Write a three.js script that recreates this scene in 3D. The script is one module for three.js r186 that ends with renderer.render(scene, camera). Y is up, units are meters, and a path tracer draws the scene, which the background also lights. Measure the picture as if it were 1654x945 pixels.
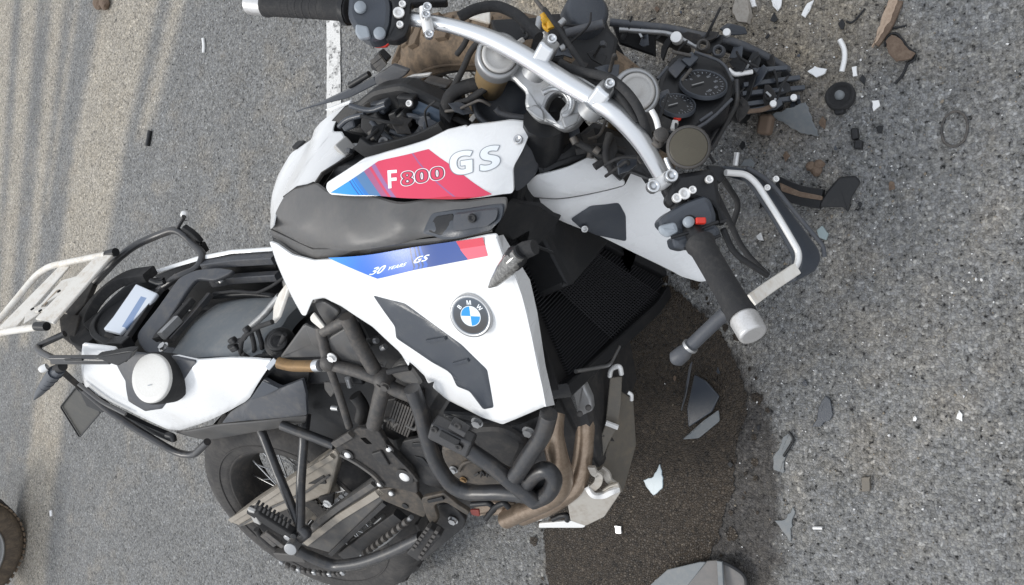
import * as THREE from 'three';
import { mergeGeometries } from 'three/addons/utils/BufferGeometryUtils.js';
import { RoundedBoxGeometry } from 'three/addons/geometries/RoundedBoxGeometry.js';

// ---------- camera: a phone held on its side, looking down at the wreck ----------
const scene = new THREE.Scene();
const camera = new THREE.PerspectiveCamera(39.94, 1654 / 945, 0.05, 400);
camera.position.set(0, 1.71, 0);
camera.up.set(1, 0, 0);
camera.lookAt(0, 1.71 - Math.sin(52 * Math.PI / 180), -Math.cos(52 * Math.PI / 180));

// ---------- sky: bright thin cloud, a little whiter round the veiled sun ----------
const SUN = new THREE.Vector3(-0.3, 0.8, -0.52).normalize();
{
  const W = 256, H = 128, d = new Float32Array(W * H * 4);
  for (let j = 0; j < H; j++) for (let i = 0; i < W; i++) {
    const el = ((j + 0.5) / H - 0.5) * Math.PI, az = ((i + 0.5) / W - 0.5) * 2 * Math.PI;
    const x = Math.cos(el) * Math.cos(az), y = Math.sin(el), z = Math.cos(el) * Math.sin(az);
    const h = Math.max(0, y), g = Math.max(0, x * SUN.x + y * SUN.y + z * SUN.z);
    const glow = 0.5 * Math.pow(g, 6);
    const cl = 0.05 * Math.sin(x * 5 + 2 * Math.sin(z * 4)) * Math.cos(z * 6 + y * 3);
    const k = 4 * (j * W + i), b = y < 0 ? 0.3 : 0.8 + 0.12 * h + cl;
    d[k] = b * (0.975 - 0.08 * h) + glow; d[k + 1] = b * (1 - 0.02 * h) + glow * 0.98; d[k + 2] = b * (1.045 + 0.07 * h) + glow * 0.92; d[k + 3] = 1;
  }
  const sky = new THREE.DataTexture(d, W, H, THREE.RGBAFormat, THREE.FloatType);
  sky.mapping = THREE.EquirectangularReflectionMapping; sky.magFilter = THREE.LinearFilter; sky.minFilter = THREE.LinearFilter; sky.needsUpdate = true;
  scene.background = sky; scene.environment = sky;
}
const sun = new THREE.DirectionalLight(new THREE.Color(1, 0.96, 0.9), 1.45);
sun.position.copy(SUN).multiplyScalar(8).add(new THREE.Vector3(0, 0, -1.5)); sun.target.position.set(0, 0, -1.5);
sun.castShadow = true; sun.shadow.radius = 30; sun.shadow.mapSize.set(2048, 2048);
Object.assign(sun.shadow.camera, { left: -3, right: 3, top: 3, bottom: -3, near: 0.5, far: 20 });
scene.add(sun, sun.target);
const EXPOSURE = 1.13;

// ---------- helpers ----------
let seed = 7;
const rnd = () => { seed = (seed * 1664525 + 1013904223) >>> 0; return seed / 4294967296; };
const rr = (a, b) => a + (b - a) * rnd();
const vec = (a) => a.isVector3 ? a.clone() : new THREE.Vector3(a[0], a[1], a[2]);
const taken = {};
const numbered = (n) => { taken[n] = (taken[n] ?? -1) + 1; return taken[n] ? n + '_' + String(taken[n]).padStart(3, '0') : n; };
function mesh(name, geo, mat, parent) {
  const m = new THREE.Mesh(geo, mat); m.name = parent ? name : numbered(name); m.castShadow = m.receiveShadow = true;
  (parent || scene).add(m); return m;
}
function group(name, parent) { const g = new THREE.Group(); g.name = parent ? name : numbered(name); (parent || scene).add(g); return g; }
function tag(o, label, category, grp, kind) { Object.assign(o.userData, { label, category }); if (grp) o.userData.group = grp; if (kind) o.userData.kind = kind; return o; }
const merge = (gs) => mergeGeometries(gs.map((g) => { const q = g.index ? g.toNonIndexed() : g; for (const k of Object.keys(q.attributes)) if (!['position', 'normal', 'uv'].includes(k)) q.deleteAttribute(k); return q; }));
// move a world-space geometry to its own base so that the mesh stands at its place
function settle(geos) {
  const b = new THREE.Box3(); geos.forEach((g) => { g.computeBoundingBox(); b.union(g.boundingBox); });
  const c = b.getCenter(new THREE.Vector3()); c.y = b.min.y; geos.forEach((g) => g.translate(-c.x, -c.y, -c.z)); return c;
}
function placed(name, geo, mat, label, category, grp) { const c = settle([geo]); const m = mesh(name, geo, mat); m.position.copy(c); return tag(m, label, category, grp); }

function fillet(pts, rad, closed, n = 4) {
  const P = pts.map(vec), N = P.length, out = [];
  for (let i = 0; i < N; i++) {
    if (!closed && (i === 0 || i === N - 1)) { out.push(P[i]); continue; }
    const a = P[(i + N - 1) % N], b = P[i], c = P[(i + 1) % N];
    const d1 = a.distanceTo(b), d2 = b.distanceTo(c), r = Math.min(rad, d1 * 0.48, d2 * 0.48);
    const p = b.clone().lerp(a, r / (d1 || 1)), q = b.clone().lerp(c, r / (d2 || 1));
    for (let k = 0; k <= n; k++) { const t = k / n; out.push(p.clone().multiplyScalar((1 - t) * (1 - t)).addScaledVector(b, 2 * t * (1 - t)).addScaledVector(q, t * t)); }
  }
  return out.filter((p, i) => i === 0 || p.distanceTo(out[i - 1]) > 1e-5);
}
// a tube or bar swept along points; r: number or one radius per point; rect [w, h] gives a flat bar
function sweep(pts, r, { fil = 0.02, seg = 12, rect, up, closed = false } = {}) {
  let P, R;
  if (Array.isArray(r)) { P = pts.map(vec); R = r; } else { P = fillet(pts, fil, closed, 5); R = P.map(() => r); }
  const N = P.length, pos = [], uv = [], idx = [];
  let ref = up ? vec(up) : null, len = 0;
  const prof = [];
  if (rect) { const [w, h] = rect, c = Math.min(w, h) * 0.22; for (const [x, y] of [[w - c, h], [-w + c, h], [-w, h - c], [-w, -h + c], [-w + c, -h], [w - c, -h], [w, -h + c], [w, h - c]]) prof.push([x, y]); }
  else for (let k = 0; k < seg; k++) prof.push([Math.cos(k / seg * 2 * Math.PI), Math.sin(k / seg * 2 * Math.PI)]);
  const S = prof.length;
  for (let i = 0; i < N; i++) {
    const t = closed ? P[(i + 1) % N].clone().sub(P[(i + N - 1) % N]) : P[Math.min(i + 1, N - 1)].clone().sub(P[Math.max(i - 1, 0)]); t.normalize();
    if (!ref) { ref = new THREE.Vector3(0, 1, 0); if (Math.abs(t.y) > 0.9) ref.set(1, 0, 0); }
    const a = ref.clone().addScaledVector(t, -ref.dot(t)).normalize(); if (!up) ref = a.clone();
    const b = t.clone().cross(a);
    if (i) len += P[i].distanceTo(P[i - 1]);
    for (let k = 0; k <= S; k++) { const [x, y] = prof[k % S], s = rect ? 1 : R[i]; const p = P[i].clone().addScaledVector(b, x * s).addScaledVector(a, y * s); pos.push(p.x, p.y, p.z); uv.push(k / S * (rect ? 2 * (rect[0] + rect[1]) * 2 : 6.28 * R[i]), len); }
  }
  const T = S + 1;
  for (let i = 0; i < (closed ? N : N - 1); i++) for (let k = 0; k < S; k++) { const j = (i + 1) % N, a = i * T + k, b = i * T + k + 1, c = j * T + k, d = j * T + k + 1; idx.push(a, b, c, b, d, c); }
  const g = new THREE.BufferGeometry();
  g.setAttribute('position', new THREE.Float32BufferAttribute(pos, 3)); g.setAttribute('uv', new THREE.Float32BufferAttribute(uv, 2)); g.setIndex(idx);
  let q = g; q.computeVertexNormals();
  { // share the normal across the seam
    const n = q.attributes.normal; if (!rect) for (let i = 0; i < N; i++) { const a = i * T, b = a + S; const v = new THREE.Vector3(n.getX(a) + n.getX(b), n.getY(a) + n.getY(b), n.getZ(a) + n.getZ(b)).normalize(); n.setXYZ(a, v.x, v.y, v.z); n.setXYZ(b, v.x, v.y, v.z); }
  }
  q = q.toNonIndexed(); if (rect) q.computeVertexNormals();
  if (closed) return q;
  const cp = [], cu = [];
  for (const e of [0, N - 1]) { const c = P[e]; for (let k = 0; k < S; k++) { const A = (e * T + k) * 3, B = (e * T + k + 1) * 3; const tri = e ? [A, B] : [B, A]; cp.push(c.x, c.y, c.z, pos[tri[0]], pos[tri[0] + 1], pos[tri[0] + 2], pos[tri[1]], pos[tri[1] + 1], pos[tri[1] + 2]); cu.push(0, 0, 0.01, 0, 0, 0.01); } }
  const cg = new THREE.BufferGeometry(); cg.setAttribute('position', new THREE.Float32BufferAttribute(cp, 3)); cg.setAttribute('uv', new THREE.Float32BufferAttribute(cu, 2)); cg.computeVertexNormals();
  return mergeGeometries([q, cg]);
}
// orthonormal frame of the plane through points, its normal on the side of ref
function planeOf(P, ref) {
  const c = new THREE.Vector3(), n = new THREE.Vector3(); P.forEach((p) => c.add(p)); c.divideScalar(P.length);
  for (let i = 0; i < P.length; i++) n.add(P[i].clone().sub(c).cross(P[(i + 1) % P.length].clone().sub(c)));
  n.normalize(); if (n.dot(ref) < 0) n.negate();
  const x = P[1].clone().sub(P[0]).addScaledVector(n, -P[1].clone().sub(P[0]).dot(n)).normalize(), y = n.clone().cross(x);
  return { c, n, x, y };
}
const TOWARD = new THREE.Vector3(0.68, 0.46, 0.55);
// a flat plate of some thickness, its outer face through the points, edges chamfered
function plate(pts, th, { bevel, holes = [], ref = TOWARD, fil = 0.004 } = {}) {
  const P0 = pts.map(vec), { c, n, x, y } = planeOf(P0, vec(ref)), flat = (p) => { const q = p.clone().sub(c); return new THREE.Vector2(q.dot(x), q.dot(y)); };
  const P = fil ? fillet(P0, fil, true, 3) : P0;
  const bv = bevel ?? Math.min(0.0025, th * 0.3);
  const sh = new THREE.Shape(P.map(flat)); for (const h of holes) sh.holes.push(new THREE.Path((h.length > 3 ? fillet(h, 0.006, true, 3) : h.map(vec)).map(flat)));
  const g = new THREE.ExtrudeGeometry(sh, { depth: Math.max(1e-4, th - 2 * bv), bevelEnabled: true, bevelThickness: bv, bevelSize: bv, bevelOffset: -bv, bevelSegments: 2 });
  g.translate(0, 0, -th + bv); g.applyMatrix4(new THREE.Matrix4().makeBasis(x, y, n).setPosition(c)); return g;
}
function spline(ctrl) { // thin plate through [a, b, h]
  const n = ctrl.length, m = n + 3, A = [], U = (r) => r > 1e-9 ? r * r * Math.log(r) : 0;
  for (let i = 0; i < m; i++) { A.push(new Array(m + 1).fill(0)); }
  for (let i = 0; i < n; i++) { for (let j = 0; j < n; j++) A[i][j] = U(Math.hypot(ctrl[i][0] - ctrl[j][0], ctrl[i][1] - ctrl[j][1])) + (i === j ? 1e-6 : 0); A[i][n] = A[n][i] = 1; A[i][n + 1] = A[n + 1][i] = ctrl[i][0]; A[i][n + 2] = A[n + 2][i] = ctrl[i][1]; A[i][m] = ctrl[i][2]; }
  for (let i = 0; i < m; i++) { let p = i; for (let k = i; k < m; k++) if (Math.abs(A[k][i]) > Math.abs(A[p][i])) p = k; [A[i], A[p]] = [A[p], A[i]]; for (let k = 0; k < m; k++) if (k !== i) { const f = A[k][i] / A[i][i]; if (f) for (let j = i; j <= m; j++) A[k][j] -= f * A[i][j]; } }
  const s = A.map((r, i) => r[m] / r[i]);
  return (a, b) => { let h = s[n] + s[n + 1] * a + s[n + 2] * b; for (let i = 0; i < n; i++) h += s[i] * U(Math.hypot(a - ctrl[i][0], b - ctrl[i][1])); return h; };
}
const IA = [[1, 2], [0, 2], [0, 1]];
const surface = (axis, ctrl) => ({ axis, h: spline(ctrl.map((p) => [p[IA[axis][0]], p[IA[axis][1]], p[axis]])) });
// a curved moulded panel: the surface cut along an outline, with thickness and rolled edges
function panel(sf, outline, { th = 0.004, edge = 0.006, off = 0, L = 0.014, fil = 0.005, quad } = {}) {
  const [ia, ib] = IA[sf.axis], P3 = outline.map((p) => { const q = [0, 0, 0]; q[0] = p[ia]; q[1] = p[ib]; return q; });
  let O = fillet(P3, fil, true, 3).map((p) => new THREE.Vector2(p.x, p.y));
  { const Q = []; for (let i = 0; i < O.length; i++) { const a = O[i], b = O[(i + 1) % O.length], k = Math.max(1, Math.ceil(a.distanceTo(b) / L)); for (let j = 0; j < k; j++) Q.push(a.clone().lerp(b, j / k)); } O = Q; }
  if (THREE.ShapeUtils.area(O) < 0) O.reverse();
  const V = O.map((p) => p.clone()), nb = V.length; let F = THREE.ShapeUtils.triangulateShape(O, []);
  for (let it = 0; it < 7; it++) {
    const mid = new Map(), get = (a, b) => { const k = a < b ? a * 1e6 + b : b * 1e6 + a; if (!mid.has(k)) { const on = Math.abs(a - b) === 1 && a < nb && b < nb; if (on || V[a].distanceTo(V[b]) < 1.6 * L) mid.set(k, -1); else { V.push(V[a].clone().lerp(V[b], 0.5)); mid.set(k, V.length - 1); } } return mid.get(k); };
    const G = []; let ch = 0;
    for (const [a, b, c] of F) {
      const x = get(a, b), y = get(b, c), z = get(c, a), n = (x >= 0) + (y >= 0) + (z >= 0);
      if (!n) { G.push([a, b, c]); continue; } ch = 1;
      if (n === 3) G.push([a, x, z], [x, b, y], [z, y, c], [x, y, z]);
      else if (n === 1) { if (x >= 0) G.push([a, x, c], [x, b, c]); else if (y >= 0) G.push([b, y, a], [y, c, a]); else G.push([c, z, b], [z, a, b]); }
      else if (x < 0) G.push([c, z, y], [z, a, b], [z, b, y]); else if (y < 0) G.push([a, x, z], [x, b, c], [x, c, z]); else G.push([b, y, x], [y, c, a], [y, a, x]);
    }
    F = G; if (!ch) break;
  }
  const dist = (p) => { let m = 1e9; for (let i = 0; i < nb; i++) { const a = O[i], b = O[(i + 1) % nb], ab = b.clone().sub(a), t = Math.min(1, Math.max(0, p.clone().sub(a).dot(ab) / (ab.lengthSq() || 1e-9))); m = Math.min(m, p.distanceTo(a.clone().addScaledVector(ab, t))); } return m; };
  const flip = sf.axis === 1, put = (p, h) => { const q = [0, 0, 0]; q[ia] = p.x; q[ib] = p.y; q[sf.axis] = h; return q; };
  const H = V.map((p) => { let h = sf.h(p.x, p.y) + off; if (edge) { const d = dist(p); if (d < edge * 1.8) { const e = 1 - d / (edge * 1.8); h -= edge * 0.6 * e * e; } } return h; });
  const quadUV = quad && ((p) => { const [A, B, C2, D] = quad.map((q) => new THREE.Vector2(q[ia], q[ib])); let s = 0.5, t = 0.5; for (let i = 0; i < 12; i++) { const q = A.clone().multiplyScalar((1 - s) * (1 - t)).addScaledVector(B, s * (1 - t)).addScaledVector(C2, s * t).addScaledVector(D, (1 - s) * t).sub(p); const ds = B.clone().sub(A).multiplyScalar(1 - t).addScaledVector(C2.clone().sub(D), t), dt = D.clone().sub(A).multiplyScalar(1 - s).addScaledVector(C2.clone().sub(B), s); const det = ds.x * dt.y - ds.y * dt.x || 1e-9; s -= (q.x * dt.y - q.y * dt.x) / det; t -= (ds.x * q.y - ds.y * q.x) / det; } return [s, t]; });
  const build = (hs, rev) => { const g = new THREE.BufferGeometry(), pos = [], uv = []; V.forEach((p, i) => { pos.push(...put(p, hs[i])); uv.push(...(quadUV ? quadUV(p) : [p.x, p.y])); }); g.setAttribute('position', new THREE.Float32BufferAttribute(pos, 3)); g.setAttribute('uv', new THREE.Float32BufferAttribute(uv, 2)); g.setIndex(F.flatMap(([a, b, c]) => (rev !== flip) ? [a, c, b] : [a, b, c])); g.computeVertexNormals(); return g.toNonIndexed(); };
  const front = build(H, false); if (!th) return front;
  const HB = H.map((h) => h - th), back = build(HB, true), wp = [], wu = [];
  for (let i = 0; i < nb; i++) { const j = (i + 1) % nb, a = put(O[i], H[i]), b = put(O[j], H[j]), c = put(O[i], HB[i]), d = put(O[j], HB[j]); wp.push(...(flip ? [a, b, c, b, d, c] : [a, c, b, b, c, d]).flat()); for (let k = 0; k < 6; k++) wu.push(0, 0); }
  const wg = new THREE.BufferGeometry(); wg.setAttribute('position', new THREE.Float32BufferAttribute(wp, 3)); wg.setAttribute('uv', new THREE.Float32BufferAttribute(wu, 2)); wg.computeVertexNormals();
  return mergeGeometries([front, back, wg]);
}
// a strip of sheet spanning two polylines of equal length
function ruled(A, B, th = 0.003) {
  const n = A.length, a = A.map(vec), b = B.map(vec), pos = [], uv = [], tri = (...p) => p.forEach((q) => { pos.push(q.x, q.y, q.z); uv.push(q.x, q.y); });
  const nrm = a.map((p, i) => { const t = a[Math.min(i + 1, n - 1)].clone().sub(a[Math.max(i - 1, 0)]).cross(b[i].clone().sub(p)).normalize(); return t.dot(TOWARD) < 0 ? t.negate() : t; });
  const a2 = a.map((p, i) => p.clone().addScaledVector(nrm[i], -th)), b2 = b.map((p, i) => p.clone().addScaledVector(nrm[i], -th));
  for (let i = 0; i < n - 1; i++) for (const [p, q] of [[a, b], [b2, a2], [a2, a], [b, b2]]) { tri(p[i], q[i], p[i + 1], p[i + 1], q[i], q[i + 1]); }
  tri(a[0], a2[0], b[0], b[0], a2[0], b2[0]); const e = n - 1; tri(a[e], b[e], a2[e], b[e], b2[e], a2[e]);
  const g = new THREE.BufferGeometry(); g.setAttribute('position', new THREE.Float32BufferAttribute(pos, 3)); g.setAttribute('uv', new THREE.Float32BufferAttribute(uv, 2)); g.computeVertexNormals(); return g;
}
const aim = (g, p, axis) => { const q = new THREE.Quaternion().setFromUnitVectors(new THREE.Vector3(0, 1, 0), vec(axis).normalize()); g.applyQuaternion(q); const c = vec(p); g.translate(c.x, c.y, c.z); return g; };
// a turned body: profile [radius, height] round an axis at p
const turned = (prof, p, axis, seg = 24) => aim(new THREE.LatheGeometry(prof.map(([r, h]) => new THREE.Vector2(r, h)), seg), p, axis);
const rod = (p, axis, r, h, c = 0.15, seg = 20) => { const k = Math.min(r, h / 2) * c; return turned([[0, -h / 2], [r - k, -h / 2], [r, -h / 2 + k], [r, h / 2 - k], [r - k, h / 2], [0, h / 2]], p, axis, seg); };
const hexBolt = (p, axis, r, h = r * 0.8) => merge([aim(new THREE.CylinderGeometry(r * 1.35, r * 1.35, h * 0.25, 16), vec(p), axis), aim(new THREE.CylinderGeometry(r, r, h, 6), vec(p).addScaledVector(vec(axis).normalize(), h * 0.55), axis)]);
const socketBolt = (p, axis, r, h = r) => turned([[0, h * 0.45], [r * 0.5, h * 0.45], [r * 0.5, h], [r * 0.9, h], [r, h * 0.9], [r, 0], [0, 0]], p, axis, 14);
// a rounded block laid between two points, width and height across
function block(a, b, w, h, up = [0, 0, 1], rad = 0.004) {
  const A = vec(a), B = vec(b), x = B.clone().sub(A), len = x.length(); x.normalize(); const y = vec(up).addScaledVector(x, -vec(up).dot(x)).normalize(), z = x.clone().cross(y);
  const g = new RoundedBoxGeometry(len, h, w, 2, Math.min(rad, len / 3, w / 3, h / 3)); g.applyMatrix4(new THREE.Matrix4().makeBasis(x, y, z).setPosition(A.add(B).multiplyScalar(0.5))); return g;
}

// ---------- materials ----------
function hash(x, y, s) { let h = (x * 374761393 + y * 668265263 + s * 1442695041) | 0; h = Math.imul(h ^ (h >>> 13), 1274126177); return ((h ^ (h >>> 16)) >>> 0) / 4294967296; }
function tileNoise(x, y, per, s) { const xi = Math.floor(x), yi = Math.floor(y), fx = x - xi, fy = y - yi, u = fx * fx * (3 - 2 * fx), v = fy * fy * (3 - 2 * fy), m = (a) => ((a % per) + per) % per; const A = hash(m(xi), m(yi), s), B = hash(m(xi + 1), m(yi), s), C = hash(m(xi), m(yi + 1), s), D = hash(m(xi + 1), m(yi + 1), s); return A + (B - A) * u + (C - A) * v + (A - B - C + D) * u * v; }
function fbm(x, y, per, s, oct = 4) { let a = 0, w = 0.5, t = 0; for (let o = 0; o < oct; o++) { a += w * tileNoise(x, y, per, s + o); t += w; x *= 2; y *= 2; per *= 2; w *= 0.55; } return a / t; }
function tex(N, fn, srgb, size) { const d = new Uint8Array(N * N * 4); for (let j = 0; j < N; j++) for (let i = 0; i < N; i++) { const c = fn(i / N, j / N), k = 4 * (j * N + i); for (let q = 0; q < 3; q++) { let v = Math.min(1, Math.max(0, Array.isArray(c) ? c[q] : c)); if (srgb) v = v <= 0.0031308 ? v * 12.92 : 1.055 * Math.pow(v, 1 / 2.4) - 0.055; d[k + q] = Math.round(v * 255); } d[k + 3] = 255; } const t = new THREE.DataTexture(d, N, N); if (srgb) t.colorSpace = THREE.SRGBColorSpace; t.wrapS = t.wrapT = THREE.RepeatWrapping; t.magFilter = THREE.LinearFilter; t.minFilter = THREE.LinearMipmapLinearFilter; t.generateMipmaps = true; t.repeat.set(1 / size, 1 / size); t.needsUpdate = true; return t; }
const grainBump = tex(256, (x, y) => 0.5 * fbm(x * 64, y * 64, 64, 3, 2) + 0.5 * hash(x * 256 | 0, y * 256 | 0, 9), false, 0.1);
const dustMap = (a, b, s, size = 0.35, lo = 0.5, hi = 0.72) => tex(256, (x, y) => { const n = 0.6 * fbm(x * 10, y * 10, 10, s, 6) + 0.4 * fbm(x * 40, y * 40, 40, s + 3, 3), f = hash(x * 256 | 0, y * 256 | 0, s); const k = sst((n - lo + 0.12) / (hi - lo + 0.2)) * 0.5 + 0.16 * (f - 0.3); return a.map((q, i) => q + (b[i] - q) * Math.max(0, k)); }, true, size);
const roughMap = (lo, hi, s, size = 0.3) => tex(256, (x, y) => { const n = fbm(x * 6, y * 6, 6, s, 5), sc = Math.pow(fbm(x * 4, y * 90, 360, s + 5, 2), 3); return lo + (hi - lo) * Math.min(1, n + sc * 0.15); }, false, size);
function sst(t) { t = Math.min(1, Math.max(0, t)); return t * t * (3 - 2 * t); }
const DUST = [0.2, 0.16, 0.115];
const phys = (o) => new THREE.MeshPhysicalMaterial(o);
const M = {
  white: phys({ map: dustMap([0.82, 0.82, 0.815], [0.68, 0.66, 0.62], 11, 0.5, 0.6, 0.95), roughness: 0.32, roughnessMap: roughMap(0.7, 1, 3), clearcoat: 0.45, clearcoatRoughness: 0.16 }),
  cream: phys({ map: dustMap([0.78, 0.75, 0.69], [0.45, 0.34, 0.22], 21, 0.2, 0.5, 0.8), roughness: 0.5 }),
  creamDirty: phys({ map: dustMap([0.5, 0.42, 0.33], [0.24, 0.16, 0.1], 22, 0.12), roughness: 0.7 }),
  charcoal: phys({ map: dustMap([0.1, 0.098, 0.096], [0.16, 0.145, 0.13], 31, 0.7, 0.42, 0.95), roughness: 0.46, roughnessMap: roughMap(0.8, 1, 4), bumpMap: grainBump, bumpScale: 0.0001 }),
  insert: phys({ map: dustMap([0.045, 0.052, 0.064], [0.08, 0.082, 0.085], 41, 0.3, 0.5, 0.9), roughness: 0.3, bumpMap: grainBump, bumpScale: 0.0002 }),
  slate: phys({ map: dustMap([0.062, 0.066, 0.076], [0.14, 0.13, 0.115], 42, 0.3, 0.5, 0.8), roughness: 0.5, bumpMap: grainBump, bumpScale: 0.0002 }),
  black: phys({ map: dustMap([0.014, 0.0145, 0.016], [0.045, 0.041, 0.037], 51, 0.3, 0.55, 0.9), roughness: 0.42, specularIntensity: 0.7, bumpMap: grainBump, bumpScale: 0.0002 }),
  blackDusty: phys({ map: dustMap([0.024, 0.023, 0.023], [0.13, 0.11, 0.09], 52, 0.22, 0.48, 0.85), roughness: 0.75 }),
  tubeBlack: phys({ map: dustMap([0.022, 0.023, 0.026], [0.12, 0.1, 0.08], 61, 0.25, 0.5, 0.85), roughness: 0.38, clearcoat: 0.3, clearcoatRoughness: 0.3 }),
  frame: phys({ map: dustMap([0.042, 0.041, 0.041], [0.17, 0.145, 0.12], 62, 0.2, 0.4, 0.8), roughness: 0.55 }),
  rubber: phys({ map: dustMap([0.018, 0.018, 0.019], [0.07, 0.065, 0.06], 71, 0.15, 0.5, 0.85), roughness: 0.8, bumpMap: grainBump, bumpScale: 0.0004 }),
  tyre: phys({ map: dustMap([0.042, 0.04, 0.039], [0.11, 0.1, 0.09], 72, 0.25, 0.4, 0.78), roughness: 0.92, bumpMap: grainBump, bumpScale: 0.0006 }),
  tyreMud: phys({ map: dustMap([0.1, 0.078, 0.058], [0.34, 0.24, 0.155], 73, 0.22, 0.35, 0.65), roughness: 0.95, bumpMap: grainBump, bumpScale: 0.0008 }),
  alu: phys({ color: new THREE.Color(0.66, 0.67, 0.68), metalness: 0.85, roughness: 0.3 }),
  aluMatt: phys({ map: dustMap([0.4, 0.405, 0.41], [0.25, 0.235, 0.21], 81, 0.15, 0.45, 0.85), metalness: 0.7, roughness: 0.42 }),
  cap: phys({ map: dustMap([0.52, 0.51, 0.49], [0.36, 0.33, 0.29], 82, 0.1), metalness: 0.3, roughness: 0.5 }),
  bright: phys({ color: new THREE.Color(0.82, 0.81, 0.79), metalness: 0.25, roughness: 0.3 }),
  barEnd: phys({ map: dustMap([0.62, 0.61, 0.6], [0.4, 0.38, 0.35], 86, 0.06), metalness: 0.55, roughness: 0.38 }),
  capCream: phys({ map: dustMap([0.72, 0.705, 0.67], [0.55, 0.52, 0.46], 87, 0.12, 0.45, 0.85), roughness: 0.45 }),
  steel: phys({ color: new THREE.Color(0.5, 0.5, 0.5), metalness: 1, roughness: 0.35 }),
  swing: phys({ map: dustMap([0.36, 0.325, 0.275], [0.2, 0.165, 0.13], 83, 0.25, 0.4, 0.85), metalness: 0.3, roughness: 0.55 }),
  swingDark: phys({ map: dustMap([0.085, 0.083, 0.081], [0.19, 0.165, 0.135], 84, 0.2, 0.45, 0.8), metalness: 0.2, roughness: 0.55 }),
  gold: phys({ map: dustMap([0.45, 0.31, 0.15], [0.33, 0.26, 0.19], 85, 0.15), metalness: 0.5, roughness: 0.4 }),
  header: phys({ map: dustMap([0.42, 0.33, 0.25], [0.16, 0.1, 0.065], 91, 0.1, 0.35, 0.75), metalness: 0.75, roughness: 0.42, roughnessMap: roughMap(0.6, 1, 14, 0.15) }),
  skid: phys({ map: dustMap([0.52, 0.49, 0.44], [0.27, 0.21, 0.15], 92, 0.25, 0.45, 0.75), metalness: 0.45, roughness: 0.5 }),
  skidDark: phys({ map: dustMap([0.13, 0.118, 0.1], [0.22, 0.18, 0.13], 93, 0.25, 0.45, 0.8), metalness: 0.3, roughness: 0.55 }),
  engine: phys({ map: dustMap([0.018, 0.018, 0.019], [0.075, 0.066, 0.058], 94, 0.18, 0.45, 0.8), roughness: 0.6 }),
  case: phys({ map: dustMap([0.055, 0.049, 0.043], [0.17, 0.135, 0.1], 95, 0.15, 0.4, 0.75), roughness: 0.6, metalness: 0.2 }),
  battery: phys({ map: dustMap([0.15, 0.165, 0.175], [0.25, 0.24, 0.22], 96, 0.25, 0.45, 0.8), roughness: 0.6 }),
  radiator: phys({ map: dustMap([0.012, 0.0115, 0.012], [0.025, 0.022, 0.02], 97, 0.12, 0.5, 0.85), roughness: 0.6, specularIntensity: 0.5 }),
  fin: phys({ color: new THREE.Color(0.03, 0.03, 0.033), roughness: 0.5, specularIntensity: 0.6 }),
  red: phys({ color: new THREE.Color(0.62, 0.035, 0.02), roughness: 0.4 }),
  yellow: phys({ color: new THREE.Color(0.75, 0.42, 0.03), roughness: 0.45 }),
  grey: phys({ color: new THREE.Color(0.3, 0.33, 0.36), roughness: 0.4 }),
  bluegrey: phys({ color: new THREE.Color(0.07, 0.1, 0.14), roughness: 0.35 }),
  bronze: phys({ map: dustMap([0.24, 0.145, 0.06], [0.12, 0.08, 0.05], 98, 0.1), roughness: 0.55, metalness: 0.3 }),
  clear: phys({ color: new THREE.Color(0.9, 0.9, 0.88), roughness: 0.08, transmission: 1, thickness: 0, clearcoat: 1 }),
  smoke: phys({ color: new THREE.Color(0.12, 0.115, 0.1), roughness: 0.12, clearcoat: 1 }),
  orange: phys({ color: new THREE.Color(0.6, 0.2, 0.06), roughness: 0.4 }),
  brownPlastic: phys({ map: dustMap([0.12, 0.08, 0.055], [0.24, 0.18, 0.13], 99, 0.1), roughness: 0.8 }),
};
// flat print (lettering, stripes, emblems) drawn on a canvas
function print(w, h, draw, o = {}) { const c = document.createElement('canvas'); c.width = w; c.height = h; draw(c.getContext('2d'), w, h); const t = new THREE.CanvasTexture(c); t.colorSpace = THREE.SRGBColorSpace; return phys({ map: t, roughness: 0.38, clearcoat: 0.4, clearcoatRoughness: 0.16, ...o }); }

// ---------- the road ----------
const inPoly = (x, z, P) => { let s = false; for (let i = 0, j = P.length - 1; i < P.length; j = i++) { const [xi, , zi] = P[i], [xj, , zj] = P[j]; if ((zi > z) !== (zj > z) && x < (xj - xi) * (z - zi) / (zj - zi) + xi) s = !s; } return s; };
const edgeDist = (x, z, P) => { let m = 1e9; for (let i = 0, j = P.length - 1; i < P.length; j = i++) { const ax = P[j][0], az = P[j][2], bx = P[i][0] - ax, bz = P[i][2] - az, t = Math.min(1, Math.max(0, ((x - ax) * bx + (z - az) * bz) / (bx * bx + bz * bz))); m = Math.min(m, Math.hypot(x - ax - bx * t, z - az - bz * t)); } return inPoly(x, z, P) ? m : -m; };
const sstep = (a, b, x) => { const t = Math.min(1, Math.max(0, (x - a) / (b - a))); return t * t * (3 - 2 * t); };
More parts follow.
